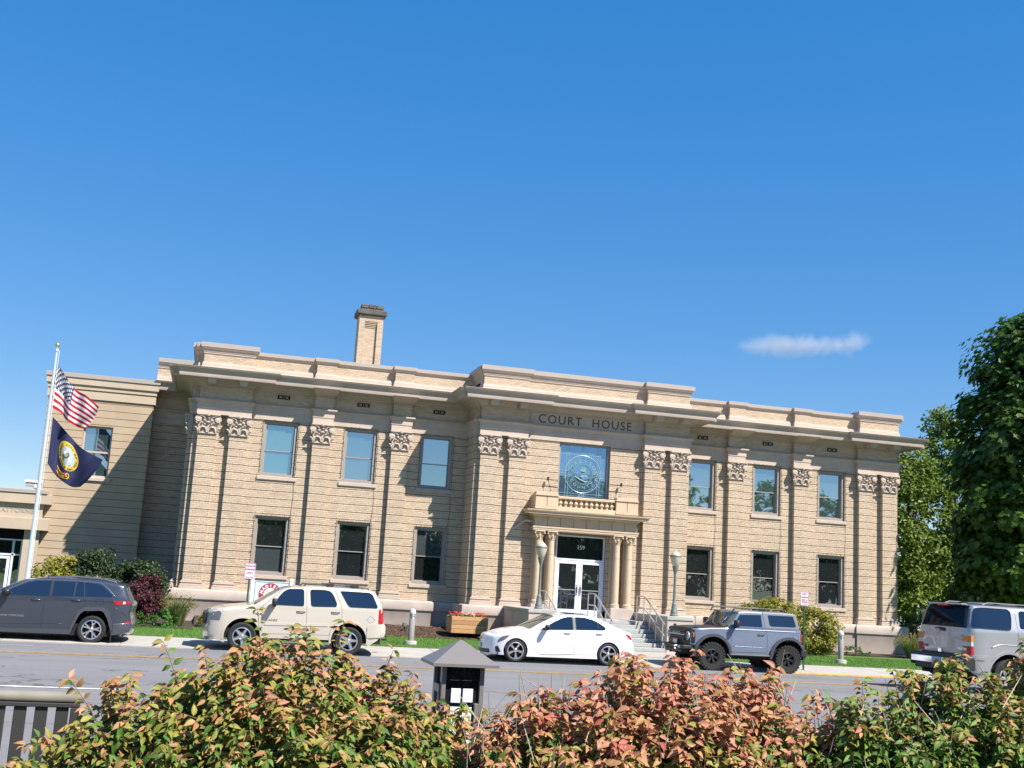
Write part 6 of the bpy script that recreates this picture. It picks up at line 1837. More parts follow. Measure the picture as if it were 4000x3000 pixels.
M['flowerleaf'] = mat('flower_leaf', (0.06, 0.13, 0.03), .6, col2=(0.09, 0.17, 0.04), trans=.25)
FL = []
for k in range(9):
    fx_ = -4.55 - .56 + 1.12 * (k % 9) / 8; fy_ = -2.45 + rnd.uniform(-.3, .15)
    wht = k in (3, 5)
    t = thing('flower_plant', ('white' if wht else 'red') + ' bedding flowers growing in the wooden planter', 'flowers', (fx_, fy_, .95), group=('white' if wht else 'red') + ' flowers in the planter')
    for nm, m_, cnt, zr, sz in (('leaves', M['flowerleaf'], 46, (.0, .10), .05), ('blossoms', M['petalw'] if wht else M['petal'], 34, (.07, .20), .032)):
        mb = MB()
        for i in range(cnt):
            a, r = rnd.uniform(0, 2 * pi), .17 * sqrt(rnd.random()); c = Vector((r * cos(a), r * sin(a), rnd.uniform(*zr)))
            n_ = Vector((rnd.gauss(0, .5), rnd.gauss(-.3, .5), rnd.random() + .3)).normalized(); uu = n_.orthogonal().normalized(); vv = n_.cross(uu)
            k5 = 5
            ctr = len(mb.v); mb.v.append(tuple(c + n_ * .008))
            for q in range(2 * k5):
                aa = pi * q / k5; rr = sz * (1 if q % 2 == 0 else .55)
                mb.v.append(tuple(c + uu * (rr * cos(aa)) + vv * (rr * sin(aa))))
            for q in range(2 * k5): mb.f.append((ctr, ctr + 1 + q, ctr + 1 + (q + 1) % (2 * k5))); mb.mi.append(0)
        o = mb.build(nm, m_, t); stuff(o)
gs = thing('ground_spotlight', 'small dark ground spotlight on a stake in the mulch left of the planter', 'light', (-6.75, -1.9, .36))
m = MB(); m.tube([(0, 0, -.1), (0, 0, .14)], .02, 6); m.build('stake', M['black'], gs)
m = MB(); m.lathe([(.07, -.12), (.085, .08), (.06, .085), (0, .06)], (0, .02, .22), 12, 'y'); m.build('head', M['lampgreen'], gs)
# ------------------------------------------------------------------ foliage
def leafmat(name, c1, c2, c3, trans=.35, rough=.5):
    return mat(name, c1, rough, col2=c2, col3=c3, island=.18, trans=trans, spec=.4)
M['bark'] = mat('bark', (0.11, 0.085, 0.065), .95, var=.3, nscale=8, bump=.5, bscale=20)
M['maple_leaf'] = leafmat('maple_leaf', (0.060, 0.125, 0.016), (0.095, 0.175, 0.020), (0.042, 0.09, 0.014), .45)
M['linden_leaf'] = leafmat('linden_leaf', (0.12, 0.19, 0.022), (0.19, 0.25, 0.03), (0.075, 0.135, 0.02))
M['spruce_needle'] = leafmat('spruce_needle', (0.085, 0.135, 0.105), (0.11, 0.165, 0.13), (0.06, 0.10, 0.08), .15)
M['yew_leaf'] = leafmat('dark_hedge_leaf', (0.028, 0.055, 0.018), (0.042, 0.075, 0.022), (0.02, 0.04, 0.014), .2)
M['yellow_leaf'] = leafmat('yellow_green_leaf', (0.26, 0.27, 0.03), (0.34, 0.31, 0.04), (0.17, 0.20, 0.03), .35)
M['mixed_leaf'] = leafmat('yellowing_leaf', (0.20, 0.22, 0.028), (0.36, 0.31, 0.04), (0.12, 0.165, 0.022), .35)
M['purple_leaf'] = leafmat('purple_leaf', (0.075, 0.016, 0.026), (0.11, 0.026, 0.036), (0.045, 0.012, 0.02), .25)
M['green_leaf'] = leafmat('green_leaf', (0.075, 0.135, 0.03), (0.10, 0.17, 0.035), (0.05, 0.10, 0.022), .3)
M['bright_leaf'] = leafmat('bright_green_leaf', (0.06, 0.18, 0.025), (0.08, 0.22, 0.03), (0.045, 0.13, 0.02), .3)
M['straw'] = mat('grass_plume', (0.33, 0.25, 0.10), .8, col2=(0.24, 0.22, 0.06), col3=(0.16, 0.19, 0.05), trans=.3)
M['greenblade'] = mat('tuft_blade', (0.13, 0.19, 0.05), .7, col2=(0.18, 0.22, 0.06), col3=(0.09, 0.15, 0.035), trans=.3)

def orient(n):
    """random unit normals"""
    v = nrng.normal(size=(n, 3)); return v / np.linalg.norm(v, axis=1)[:, None]
def leaf_cloud(name, C, Nrm, size, shape, m, parent, kind='stuff', jitter=.35, face_out=.6):
    """C centres, Nrm preferred normals; shape = list of 2d outline points (unit length), fan from the base"""
    n = len(C)
    nn = Nrm * face_out + orient(n) * (1 - face_out) * 1.2
    nn /= np.linalg.norm(nn, axis=1)[:, None] + 1e-9
    r = orient(n)
    u = np.cross(nn, r); u /= np.linalg.norm(u, axis=1)[:, None] + 1e-9
    v = np.cross(nn, u)
    sz = size * nrng.uniform(1 - jitter, 1 + jitter, n)
    S = np.array(shape); k = len(S)
    # points: x along u, y along v, z along normal (fold)
    V = C[:, None, :] + sz[:, None, None] * (S[None, :, 0, None] * u[:, None, :] + S[None, :, 1, None] * v[:, None, :] + S[None, :, 2, None] * nn[:, None, :])
    # fan from vertex 0
    T = np.array([(0, i, i + 1) for i in range(1, k - 1)])
    idx = (np.arange(n)[:, None, None] * k + T[None]).reshape(-1)
    me = bpy.data.meshes.new(name)
    me.vertices.add(n * k); me.vertices.foreach_set('co', V.ravel())
    me.loops.add(len(idx)); me.loops.foreach_set('vertex_index', idx)
    me.polygons.add(len(idx) // 3); me.polygons.foreach_set('loop_start', np.arange(0, len(idx), 3))
    me.polygons.foreach_set('use_smooth', np.zeros(len(idx) // 3, bool)); me.update(calc_edges=True)
    o = link(name, me, m, parent)
    if kind: o['kind'] = kind
    return o
OVAL = [(0, -.5, 0), (.22, -.2, .06), (.24, .12, .06), (0, .5, -.05), (-.24, .12, .06), (-.22, -.2, .06)]
MAPLE = [(0, -.35, 0), (.28, -.34, .03), (.20, -.14, .02), (.52, .02, .06), (.26, .12, .03), (.30, .36, .05), (.10, .26, 0), (0, .58, -.06), (-.10, .26, 0), (-.30, .36, .05), (-.26, .12, .03), (-.52, .02, .06), (-.20, -.14, .02), (-.28, -.34, .03)]
NEEDLE = [(0, -.5, 0), (.06, 0, 0), (0, .5, -.08), (-.06, 0, 0)]
def clumps(center, radii, n_cl, cl_r, per, shell=.55, flat=.75, seed=0, top=1.0):
    """points gathered in clumps spread through an ellipsoid, denser near its skin"""
    rg = np.random.default_rng(seed)
    P, Nn = [], []
    for i in range(n_cl):
        d = rg.normal(size=3); d /= np.linalg.norm(d)
        rr = shell + (1 - shell) * rg.random() ** .6
        c = np.array(center) + np.array(radii) * d * rr
        r = cl_r * rg.uniform(.55, 1.3)
        q = rg.normal(size=(per, 3)); q /= np.linalg.norm(q, axis=1)[:, None]
        q *= (rg.random((per, 1)) ** .45)
        q[:, 2] *= flat
        P.append(c + q * r); 
        no = q * .6 + d * .5 + np.array([0, 0, .5]); Nn.append(no)
    P, Nn = np.vstack(P), np.vstack(Nn)
    Nn /= np.linalg.norm(Nn, axis=1)[:, None] + 1e-9
    return P, Nn
def limbs(mb, base, h, r, targets, seed=0):
    rg = random.Random(seed)
    top = Vector((base[0] + rg.uniform(-.2, .2), base[1] + rg.uniform(-.2, .2), base[2] + h))
    pts = [Vector(base).lerp(top, t) + Vector((rg.uniform(-.05, .05), rg.uniform(-.05, .05), 0)) for t in (0, .25, .5, .75, 1)]
    mb.tube(pts, [r * 1.25, r, r * .85, r * .65, r * .35], 9)
    for tg in targets:
        t = rg.uniform(.3, .9); s_ = Vector(base).lerp(top, t); e = Vector(tg)
        mid = s_.lerp(e, .5) + Vector((rg.uniform(-.2, .2), rg.uniform(-.2, .2), rg.uniform(.1, .4)))
        mb.tube([s_, mid, e], [r * .40, r * .25, r * .06], 6)
def tree(name, label, base, h, lobes, leaf, size, shape, m, seed, cat='tree', group=None, cl_r=.9, per=60, dens=1.0, face=.55, shell=.55):
    """lobes: (centre offset, radii, number of clumps)"""
    t = thing(name, label, cat, base, group=group)
    mb = MB(); tg = []
    rg = random.Random(seed)
    for (c, r, n) in lobes:
        for i in range(4): tg.append(tuple(c[k] + r[k] * rg.uniform(-.65, .65) for k in range(3)))
    limbs(mb, (0, 0, -.2), h * .8, h * .022 + .04, tg, seed)
    mb.build('trunk', M['bark'], t, smooth=True)
    P, Nn = [], []
    for j, (c, r, n) in enumerate(lobes):
        p, q = clumps(c, r, int(n * dens), cl_r, per, seed=seed * 31 + j, shell=shell); P.append(p); Nn.append(q)
    P, Nn = np.vstack(P), np.vstack(Nn)
    keep = P[:, 2] > .2
    leaf_cloud('crown', P[keep], Nn[keep], size, shape, m, t, face_out=face)
    return t

# near maple, mostly beyond the right edge
tree('maple_tree', 'tall dark maple tree filling the right edge beyond the court house', (22.9, -1.4, .1), 16.4,
     [((0, 0, 8.3), (5.5, 5.2, 6.9), 330), ((-1.9, -.6, 6.6), (4.1, 3.6, 4.6), 130), ((-1.4, 0, 12.6), (3.0, 3, 3.3), 110), ((-3.4, -.3, 4.2), (2.2, 2.2, 1.8), 40), ((-3.0, -.5, 9.5), (2.6, 2.4, 2.6), 60)], None, .33, MAPLE, M['maple_leaf'], 3, cl_r=.85, per=58, face=.75, shell=.66)
tree('linden_tree', 'sunlit green tree standing close behind the right corner of the court house', (25.0, 13.8, .1), 12.0,
     [((0, 0, 6.4), (3.1, 3.0, 5.0), 170), ((-1.6, -.3, 4.2), (3.0, 2.6, 3.2), 110), ((-.6, 0, 10.0), (1.3, 1.3, 1.9), 36)], None, .24, OVAL, M['linden_leaf'], 5, group='trees behind the court house', cl_r=.75, per=60)
tree('linden_tree', 'taller pointed green tree between the court house and the dark maple', (28.4, 14.8, .1), 13.8,
     [((0, 0, 7.4), (3.0, 3.0, 5.6), 170), ((-.2, 0, 12.0), (1.3, 1.3, 2.2), 40), ((1.4, 0, 4.6), (3.0, 2.6, 2.8), 90)], None, .24, OVAL, M['linden_leaf'], 6, group='trees behind the court house', cl_r=.75, per=60)
tree('dark_tree', 'dark green tree low behind the spruce at the right', (33.5, 16.5, .1), 9,
     [((0, 0, 4.6), (3.6, 3.2, 3.8), 90), ((1.8, 0, 3.0), (3.0, 2.6, 2.4), 45)], None, .24, OVAL, M['green_leaf'], 8, group='trees behind the court house', cl_r=.8, per=55)
tree('dark_tree', 'dark green tree farthest back behind the right corner', (27.0, 24.0, .1), 9.0,
     [((0, 0, 4.4), (3.6, 3.2, 3.6), 80), ((-2.4, 0, 2.8), (2.8, 2.4, 2.2), 40), ((3.2, 0, 2.6), (3, 2.4, 2.2), 40)], None, .24, OVAL, M['green_leaf'], 9, group='trees behind the court house', cl_r=.8, per=55)
# blue spruce
sp = thing('spruce_tree', 'slim blue green spruce in front of the dark trees at the right', 'tree', (27.6, 11.2, .1))
mb = MB(); mb.tube([(0, 0, -.2), (0, 0, 3), (.05, 0, 5.8)], [.12, .08, .02], 8); mb.build('trunk', M['bark'], sp, smooth=True)
P, Nn = [], []; bm_m = MB(); rg = np.random.default_rng(4)
for i in range(120):
    z = .7 + 5.0 * (i / 120) + rg.uniform(-.05, .05); L_ = (1.5 * (1 - (z / 6.0)) + .18) * rg.uniform(.75, 1.1); a = i * 2.4
    for t in np.linspace(.1, 1, 12):
        c = np.array([L_ * t * cos(a), L_ * t * sin(a), z + .12 * t - .55 * L_ * t * t])
        n = 16; q = rg.normal(size=(n, 3)) * np.array([.07, .07, .09]) ; q[:, 2] -= np.abs(rg.normal(size=n)) * .08
        P.append(c + q); Nn.append(np.tile(np.array([cos(a) * .4, sin(a) * .4, .8]), (n, 1)))
    bm_m.tube([(0, 0, z), (L_ * .5 * cos(a), L_ * .5 * sin(a), z + .06 - .14 * L_), (L_ * cos(a), L_ * sin(a), z + .12 - .55 * L_)], [.022, .014, .005], 4)
bm_m.build('branches', M['bark'], sp)['kind'] = 'stuff'
leaf_cloud('crown', np.vstack(P), np.vstack(Nn), .17, NEEDLE, M['spruce_needle'], sp, face_out=.3)

def shrub(name, label, base, lobes, size, shape, m, seed, cl_r=.25, per=60, cat='shrub', stems=True, group=None, face=.6, shell=.6):
    t = thing(name, label, cat, base, group=group)
    P, Nn = [], []
    for j, (c, r, n) in enumerate(lobes):
        p, q = clumps(c, r, n, cl_r, per, seed=seed * 17 + j, shell=shell, flat=.9); P.append(p); Nn.append(q)
    P, Nn = np.vstack(P), np.vstack(Nn); keep = P[:, 2] > .03
    leaf_cloud('foliage', P[keep], Nn[keep], size, shape, m, t, face_out=face)
    if stems:
        mb = MB(); rg = random.Random(seed)
        for (c, r, n) in lobes:
            for i in range(9):
                e = [c[k] + r[k] * rg.uniform(-.75, .75) for k in range(3)]; e[2] = c[2] + r[2] * rg.uniform(.1, .75)
                mb.tube([(c[0] * .5 + rg.uniform(-.1, .1), c[1] * .5 + rg.uniform(-.1, .1), -.05), (e[0] * .7, e[1] * .7, e[2] * .5), e], [.022, .015, .006], 5)
        stuff(mb.build('stems', M['bark'], t))
    return t
shrub('evergreen_shrub', 'large rounded dark green shrub in the shade before the annex wall', (-17.55, -.6, .2), [((0, 0, 1.2), (1.16, 1.0, 1.24), 170), ((-.3, 0, 1.25), (.75, .8, 1.24), 60)], .09, OVAL, M['yew_leaf'], 21, group='dark shrubs before the annex', per=80)
shrub('evergreen_shrub', 'dark green shrub tucked against the left corner of the court house', (-16.15, -.9, .2), [((0, 0, 1.05), (.90, .85, 1.16), 140)], .09, OVAL, M['yew_leaf'], 22, group='dark shrubs before the annex', per=80)
shrub('yellow_shrub', 'bright yellow green shrub right of the flagpole foot', (-19.15, -1.2, .2), [((0, 0, .95), (.62, .7, 1.08), 80), ((.45, .3, 1.1), (.45, .6, 1.05), 45)], .11, OVAL, M['yellow_leaf'], 23, cl_r=.22, per=45)
shrub('barberry', 'round purple barberry shrub behind the charcoal SUV', (-15.90, -3.0, .2), [((0, 0, .90), (.64, .6, .66), 110), ((.1, 0, 1.2), (.42, .4, .45), 34)], .075, OVAL, M['purple_leaf'], 24, cl_r=.17, per=60)
shrub('low_shrub', 'low grey green shrub at the foot of the purple barberry', (-16.0, -3.9, .17), [((0, 0, .22), (.45, .35, .26), 26)], .05, OVAL, M['green_leaf'], 25, cl_r=.13, per=45, stems=False)
shrub('low_shrub', 'low bright green leafy plant right of the purple barberry', (-15.15, -3.8, .17), [((0, 0, .24), (.40, .32, .30), 20)], .09, OVAL, M['bright_leaf'], 26, cl_r=.14, per=28, stems=False)
shrub('clipped_hedge', 'big clipped hedge of yellow and green leaves behind the off-roader', (8.55, -2.35, .2), [((-.7, 0, 1.0), (1.4, .9, 1.08), 190), ((1.0, 0, .92), (1.25, .9, 1.0), 170), ((-1.4, 0, 1.2), (.8, .7, .84), 60)], .10, OVAL, M['mixed_leaf'], 27, cl_r=.22, per=60, cat='hedge')
shrub('low_shrub', 'small green plant by the plinth between the hedge and the corner', (11.95, -1.5, .2), [((0, 0, .18), (.42, .25, .20), 16), ((.6, .1, .10), (.3, .2, .12), 8)], .06, OVAL, M['green_leaf'], 28, cl_r=.11, per=36, stems=False)
shrub('round_shrub', 'dark round clipped shrub just past the right corner of the plinth', (16.6, 1.2, .1), [((0, 0, .95), (.95, .9, .92), 70)], .07, OVAL, M['green_leaf'], 29, cl_r=.22, per=80)
shrub('low_shrub', 'small yellow green shrub in front of the champagne SUV bonnet', (-13.75, -3.0, .17), [((0, 0, .32), (.28, .26, .32), 20)], .06, OVAL, M['mixed_leaf'], 30, cl_r=.12, per=40, stems=False)
# mat junipers and the far ground cover at the right
def tuft(name, label, base, r, h, n, plume, seed):
    t = thing(name, label, 'ornamental grass', base, group='ornamental grasses by the plinth')
    rg = random.Random(seed)
    mb, pm_ = MB(), MB()
    for i in range(n):
        a = rg.uniform(0, 2 * pi); r0 = r * .35 * sqrt(rg.random()); L_ = h * rg.uniform(.55, 1.0); out = r * rg.uniform(.2, 1.0)
        b = Vector((r0 * cos(a), r0 * sin(a), 0)); tip = Vector(((r0 + out) * cos(a), (r0 + out) * sin(a), L_ * (1 - .25 * out / r)))
        mid = b.lerp(tip, .5) + Vector((0, 0, .18 * L_))
        s_ = Vector((-sin(a), cos(a), 0)) * rg.uniform(.004, .008)
        mb.add([tuple(b - s_), tuple(b + s_), tuple(mid + s_), tuple(mid - s_), tuple(tip)], [(0, 1, 2, 3), (3, 2, 4)])
        if rg.random() < plume:
            e = tip + Vector((.12 * cos(a), .12 * sin(a), rg.uniform(.02, .14)))
            for q in range(5):
                w_ = Vector((rg.gauss(0, 1), rg.gauss(0, 1), rg.gauss(0, .4))) * .014
                pm_.add([tuple(tip.lerp(e, q / 5)), tuple(tip.lerp(e, (q + .8) / 5) + w_), tuple(tip.lerp(e, (q + 1.2) / 5)), tuple(tip.lerp(e, (q + .8) / 5) - w_)], [(0, 1, 2, 3)])
    stuff(mb.build('blades', M['greenblade'], t)); stuff(pm_.build('plumes', M['straw'], t))
tuft('grass_tuft', 'straw topped ornamental grass at the left corner of the plinth', (-14.75, -3.3, .17), .48, 1.12, 700, .5, 41)
tuft('grass_tuft', 'straw topped ornamental grass at the right corner of the plinth', (14.55, -1.7, .2), .55, 1.0, 700, .55, 42)
# pale house glimpsed between the trunks
hs_ = thing('pale_house', 'pale house glimpsed low between the trees at the right', 'house', (40, 38, 0))
M['siding'] = mat('pale_siding', (0.50, 0.49, 0.47), .7); M['shingle'] = mat('grey_shingle', (0.12, 0.115, 0.11), .9, var=.2, nscale=3)
m = MB(); m.box(-7, 7, 0, 8, 0, 3.1); m.build('wall', M['siding'], hs_)
m = MB(); m.prism([(-7.4, -.4, 3.1), (7.4, -.4, 3.1), (7.4, 4, 5.3), (-7.4, 4, 5.3)], (0, .02, .18)); m.prism([(-7.4, 8.4, 3.1), (7.4, 8.4, 3.1), (7.4, 4.03, 5.3), (-7.4, 4.03, 5.3)][::-1], (0, .02, .18)); m.build('roof', M['shingle'], hs_)
for x in (-4.5, -1, 2.5, 5):
    m = MB(); ring(m, x - .6, x + .6, 1.0, 2.3, .08, -.05, .04); wn = m.build('window', M['white'], hs_); glass_pane(x - .52, x + .52, 1.08, 2.22, -.02, M['gl_lo'], wn)

# trees across the street behind the camera: seen mirrored in the windows and car paint
for i, (x, y, h, w_) in enumerate(((-46, -84, 8.5, 5), (-37, -90, 9.5, 6), (-28, -86, 8.5, 5), (-19, -92, 9.0, 6), (-9, -86, 9.5, 6), (1, -90, 9.0, 6), (12, -84, 10, 6), (24, -80, 15, 7), (36, -78, 17, 8), (50, -74, 17, 8), (64, -70, 15, 8))):
    tree('street_tree', 'broad green tree across the street behind the viewer', (x, y, .3), h, [((0, 0, h * .55), (w_ * .95, w_ * .7, h * .42), 110), ((w_ * .3, 0, h * .32), (w_ * .9, w_ * .6, h * .32), 90)], None, .8, OVAL, M['green_leaf'] if i % 2 else M['maple_leaf'], 60 + i, group='trees across the street', cl_r=1.5, per=34)
# ------------------------------------------------------------------ foreground
GZ = .55
M['rail_grey'] = mat('painted_rail', (0.22, 0.205, 0.17), .45, var=.12, nscale=7); M['baluster_dark'] = mat('dark_baluster', (0.035, 0.033, 0.032), .55)
fence = thing('railing', 'dark metal railing with round top rail at the lower left', 'fence', (-15.6, -35.85, GZ))
m = MB(); m.tube([(-3.2, 0, .875), (1.02, 0, .875)], .034, 12); m.build('top_rail', M['rail_grey'], fence, smooth=True)
m = MB(); m.bbox(-3.2, 1.0, -.03, .03, .815, .842, .004); m.build('under_rail', M['baluster_dark'], fence)
m = MB(); m.bbox(-3.2, 1.0, -.03, .03, .06, .095, .004); m.build('bottom_rail', M['rail_grey'], fence)
for k in range(33):
    x = .90 - .1225 * k
    m = MB(); m.bbox(x - .037, x + .037, -.012, .012, .095, .815, .004); m.build('baluster', M['baluster_dark'], fence)
for x in (-3.17, .98):
    m = MB(); m.bbox(x - .03, x + .03, -.03, .03, -.1, .815, .004); m.build('post', M['baluster_dark'], fence)

# lantern pillar
M['bronze'] = mat('bronze_paint', (0.205, 0.185, 0.175), .38, metal=.2); M['panel_white'] = mat('white_panel', (0.66, 0.68, 0.70), .5); M['smoke'] = glass_mat('smoked_panel', (0.012, 0.013, 0.02), .05)
lp = thing('lantern_pillar', 'bronze metal lantern pillar with pyramid cap between the two front bushes', 'lantern', (-11.965, -34.88, GZ))
zE = 1.10
m = MB(); e = .255
m.add([(-e, -e, zE), (e, -e, zE), (e, e, zE), (-e, e, zE), (-e, -e, zE + .022), (e, -e, zE + .022), (e, e, zE + .022), (-e, e, zE + .022), (-.012, -.012, zE + .185), (.012, -.012, zE + .185), (.012, .012, zE + .185), (-.012, .012, zE + .185)],
      [(0, 3, 2, 1), (0, 1, 5, 4), (1, 2, 6, 5), (2, 3, 7, 6), (3, 0, 4, 7), (4, 5, 9, 8), (5, 6, 10, 9), (6, 7, 11, 10), (7, 4, 8, 11), (8, 9, 10, 11)])
m.build('pyramid_cap', M['bronze'], lp)
b = .165
m = MB(); m.bbox(-b, b, -b, b, .0, .50, .006); m.build('lower_case', M['bronze'], lp)
m = MB(); m.bbox(-b + .025, b - .025, -b + .025, b - .025, .505, zE - .002, .004); m.build('dark_case', M['smoke'], lp)
for sx_ in (-1, 1):
    for sy_ in (-1, 1):
        m = MB(); m.bbox(sx_ * (b - .017) - .017, sx_ * (b - .017) + .017, sy_ * (b - .017) - .017, sy_ * (b - .017) + .017, .503, zE - .002, .003); m.build('corner_post', M['bronze'], lp)
m = MB(); m.bbox(-b + .035, b - .035, -b + .008, -b + .02, .995, zE - .004, .002); m.build('head_rail', M['smoke'], lp)
for x0, x1, z0, z1 in ((-.085, -.010, .83, .935), (.006, .085, .835, .935), (-.085, .085, .52, .80)):
    m = MB(); m.bbox(x0, x1, -b + .012, -b + .024, z0, z1, .003); m.build('white_panel', M['panel_white'], lp)
m = MB(); m.bbox(.095, .128, -b - .012, -b + .02, .40, .83, .004); m.build('hinge_bar', M['bronze'], lp)
m = MB(); m.bbox(-b - .014, -b + .01, -.13, .10, .78, .96, .006); m.build('side_box', M['bronze'], lp)
for yy in (-.07, -.01):
    m = MB(); m.bbox(-b - .018, -b - .01, yy - .02, yy + .02, .82, .90, .003); m.build('side_slot', M['dark'], lp)

# ---- the three front bushes: arching stems carrying opposite leaves
def leaf_mesh(L_, W_, fold, droop, name, m_):
    n = 5; mb = MB()
    for i in range(n + 1):
        t = i / n
        w_ = W_ * (sin(pi * min(1, t * 1.06 + .02)) ** .8) * (1 - .35 * t) if 0 < i < n else .0
        z = -droop * t * t; x = L_ * t
        mb.v += [(x, -w_ / 2, z + fold * w_), (x, 0, z), (x, w_ / 2, z + fold * w_)]
    for i in range(n):
        for j in range(2):
            mb.f.append((i * 3 + j, (i + 1) * 3 + j, (i + 1) * 3 + j + 1, i * 3 + j + 1)); mb.mi.append(0)
    return mb
def fleaf(name, c1, c2, c3): return mat(name, c1, .55, col2=c2, col3=c3, island=.2, trans=.32, spec=.45)
FM = dict(
    green=fleaf('bush_green_leaf', (0.075, 0.155, 0.022), (0.125, 0.22, 0.03), (0.055, 0.11, 0.02)),
    olive=fleaf('bush_olive_leaf', (0.22, 0.22, 0.035), (0.31, 0.27, 0.05), (0.15, 0.18, 0.03)),
    bronze=fleaf('bush_bronze_leaf', (0.40, 0.20, 0.08), (0.47, 0.26, 0.11), (0.32, 0.155, 0.065)),
    coral=fleaf('bush_coral_leaf', (0.49, 0.21, 0.125), (0.56, 0.28, 0.165), (0.40, 0.15, 0.095)),
    red=fleaf('bush_red_leaf', (0.42, 0.11, 0.085), (0.50, 0.16, 0.11), (0.33, 0.07, 0.065)),
)
M['twig'] = mat('grey_twig', (0.36, 0.31, 0.26), .8); M['stem'] = mat('bush_stem', (0.16, 0.085, 0.05), .8)
LEAF = {}
for k, m_ in FM.items():
    LEAF[k] = []
    for (L_, W_, fo, dr) in ((.070, .040, .28, .016), (.062, .036, .15, .026), (.078, .041, .36, .010)):
        me = leaf_mesh(L_, W_, fo, dr, 'leaf', m_).mesh('leaf'); me.materials.append(m_)
        me.polygons.foreach_set('use_smooth', [True] * len(me.polygons)); LEAF[k].append(me)
CAM = Vector((CX, CY, CZ))
def bush(label, base, lobes, pal, seed, n_stem, shoots, twigs=0, scale=1.0, tall=()):
    """lobes: (cx, cy, rx, ry, height) in metres from the base; shoots: extra arching stems (x,y,z tip)"""
    rg = random.Random(seed)
    t = thing('bush', label, 'bush', base, group='front bushes turning from green to red')
    lobes = [(a * 1.04, b, c * 1.06, d, e * 1.09) for a, b, c, d, e in lobes]
    leaves = []; st_ = MB(); tw = MB()
    def put(p, d, out, z_rel, tipness):
        r_ = rg.random()
        key = pal(z_rel, tipness, r_, rg)
        d = d.normalized(); upv = Vector((rg.gauss(0, .45) + out.x * .5 + .30, rg.gauss(0, .45) + out.y * .5 - .75, .95)).normalized()
        y = upv.cross(d)
        if y.length < .1: y = Vector((1, 0, 0)).cross(d)
        y.normalize(); z = d.cross(y)
        s_ = scale * rg.uniform(.60, 1.10)
        mt = Matrix((( d.x * s_, y.x * s_, z.x * s_, p.x), (d.y * s_, y.y * s_, z.y * s_, p.y), (d.z * s_, y.z * s_, z.z * s_, p.z), (0, 0, 0, 1)))
        leaves.append((key, rg.randrange(3), mt, p))
    def stem(b, tip, start, step, thick, top_h, droop=.5):
        mid = b.lerp(tip, .55) + Vector((0, 0, (tip - b).length * rg.uniform(.08, .20)))
        pts = [b * (1 - q) ** 2 + mid * 2 * q * (1 - q) + tip * q * q for q in [k / 9 for k in range(10)]]
        st_.tube(pts, [thick * (1 - .75 * k / 9) for k in range(10)], 5)
        L_ = (tip - b).length
        n = int(L_ * (1 - start) / step)
        for i in range(n + 1):
            q = start + (1 - start) * i / max(1, n)
            p = b * (1 - q) ** 2 + mid * 2 * q * (1 - q) + tip * q * q
            tn = (2 * (1 - q) * (mid - b) + 2 * q * (tip - mid)).normalized()
            side = tn.cross(Vector((0, 0, 1)))
            if side.length < .1: side = Vector((1, 0, 0))
            side.normalize()
            ang = (i % 2) * pi / 2 + rg.uniform(-.4, .4)
            bn = tn.cross(side)
            for sg in (-1, 1):
                dr = (side * cos(ang) + bn * sin(ang)) * sg
                d = dr * 1.0 + tn * rg.uniform(.25, .7) + Vector((0, 0, -droop * rg.uniform(.6, 1.7)))
                put(p + dr * .006, d, dr, p.z / top_h, q)
        for _ in range(2):
            put(tip, Vector((rg.gauss(0, 1), rg.gauss(0, 1), -.25)), Vector((0, 0, 0)), tip.z / top_h, 1.0)
    for (cx_, cy_, rx, ry, hh) in lobes:
        for i in range(int(n_stem * rx * ry * 4)):
            a = rg.uniform(0, 2 * pi); rr = sqrt(rg.random())
            ex, ey = cx_ + rx * rr * cos(a), cy_ + ry * rr * sin(a)
            ez = hh * (1 - .55 * rr ** 2.2) * rg.uniform(.84, .99)
            b = Vector((cx_ + (ex - cx_) * .35 + rg.uniform(-.05, .05), cy_ + (ey - cy_) * .35 + rg.uniform(-.05, .05), 0))
            tip = Vector((ex, ey, ez))
            stem(b, tip, .28, .034 * scale, .006, hh)
            # two side shoots
            for s_ in range(2):
                q = rg.uniform(.45, .8); p = b.lerp(tip, q)
                e = p + Vector((rg.gauss(0, .16), rg.gauss(0, .16), rg.uniform(-.02, .14)))
                stem(p, e, .10, .032 * scale, .003, hh)
    for (x, y, z, bx, by) in shoots:
        stem(Vector((bx, by, .2)), Vector((x, y, z)), .45, .048 * scale, .006, z, .35)
    for i in range(twigs):
        cx_, cy_, rx, ry, hh = lobes[rg.randrange(len(lobes))]
        a = rg.uniform(0, 2 * pi); rr = sqrt(rg.random()) * .95
        p = Vector((cx_ + rx * rr * cos(a), cy_ + ry * rr * sin(a), hh * (1 - .55 * rr ** 2.2) * rg.uniform(.78, 1.0)))
        e = p + Vector((rg.gauss(0, .05), rg.gauss(0, .05), rg.uniform(.05, .14)))
        tw.tube([p - (e - p) * 1.2, p, e], [.0035, .003, .0018], 4)
    stuff(st_.build('stems', M['stem'], t))
    if twigs: stuff(tw.build('bare_twigs', M['twig'], t))
    # the 300 leaves that show largest become objects, the others one joined part
    W0 = Vector(base)
    def score(l):
        p = l[3] + W0; v = p - CAM
        return v.length - .9 * l[3].z + .0
    order = sorted(range(len(leaves)), key=lambda i: score(leaves[i]))
    vis = []
    for i in order:
        p = leaves[i][3] + W0; v = p - CAM
        dz = v.dot(fw); X_ = FPX * v.dot(R_) / dz; Y_ = FPX * v.dot(U_) / dz
        if abs(X_) < 2000 and abs(Y_) < 1500: vis.append(i)
        if len(vis) == 300: break
    chosen = set(vis)
    for i in vis:
        key, k, mt, p = leaves[i]
        o = bpy.data.objects.new('leaf', LEAF[key][k]); COL.objects.link(o); o.parent = t; o.matrix_local = mt
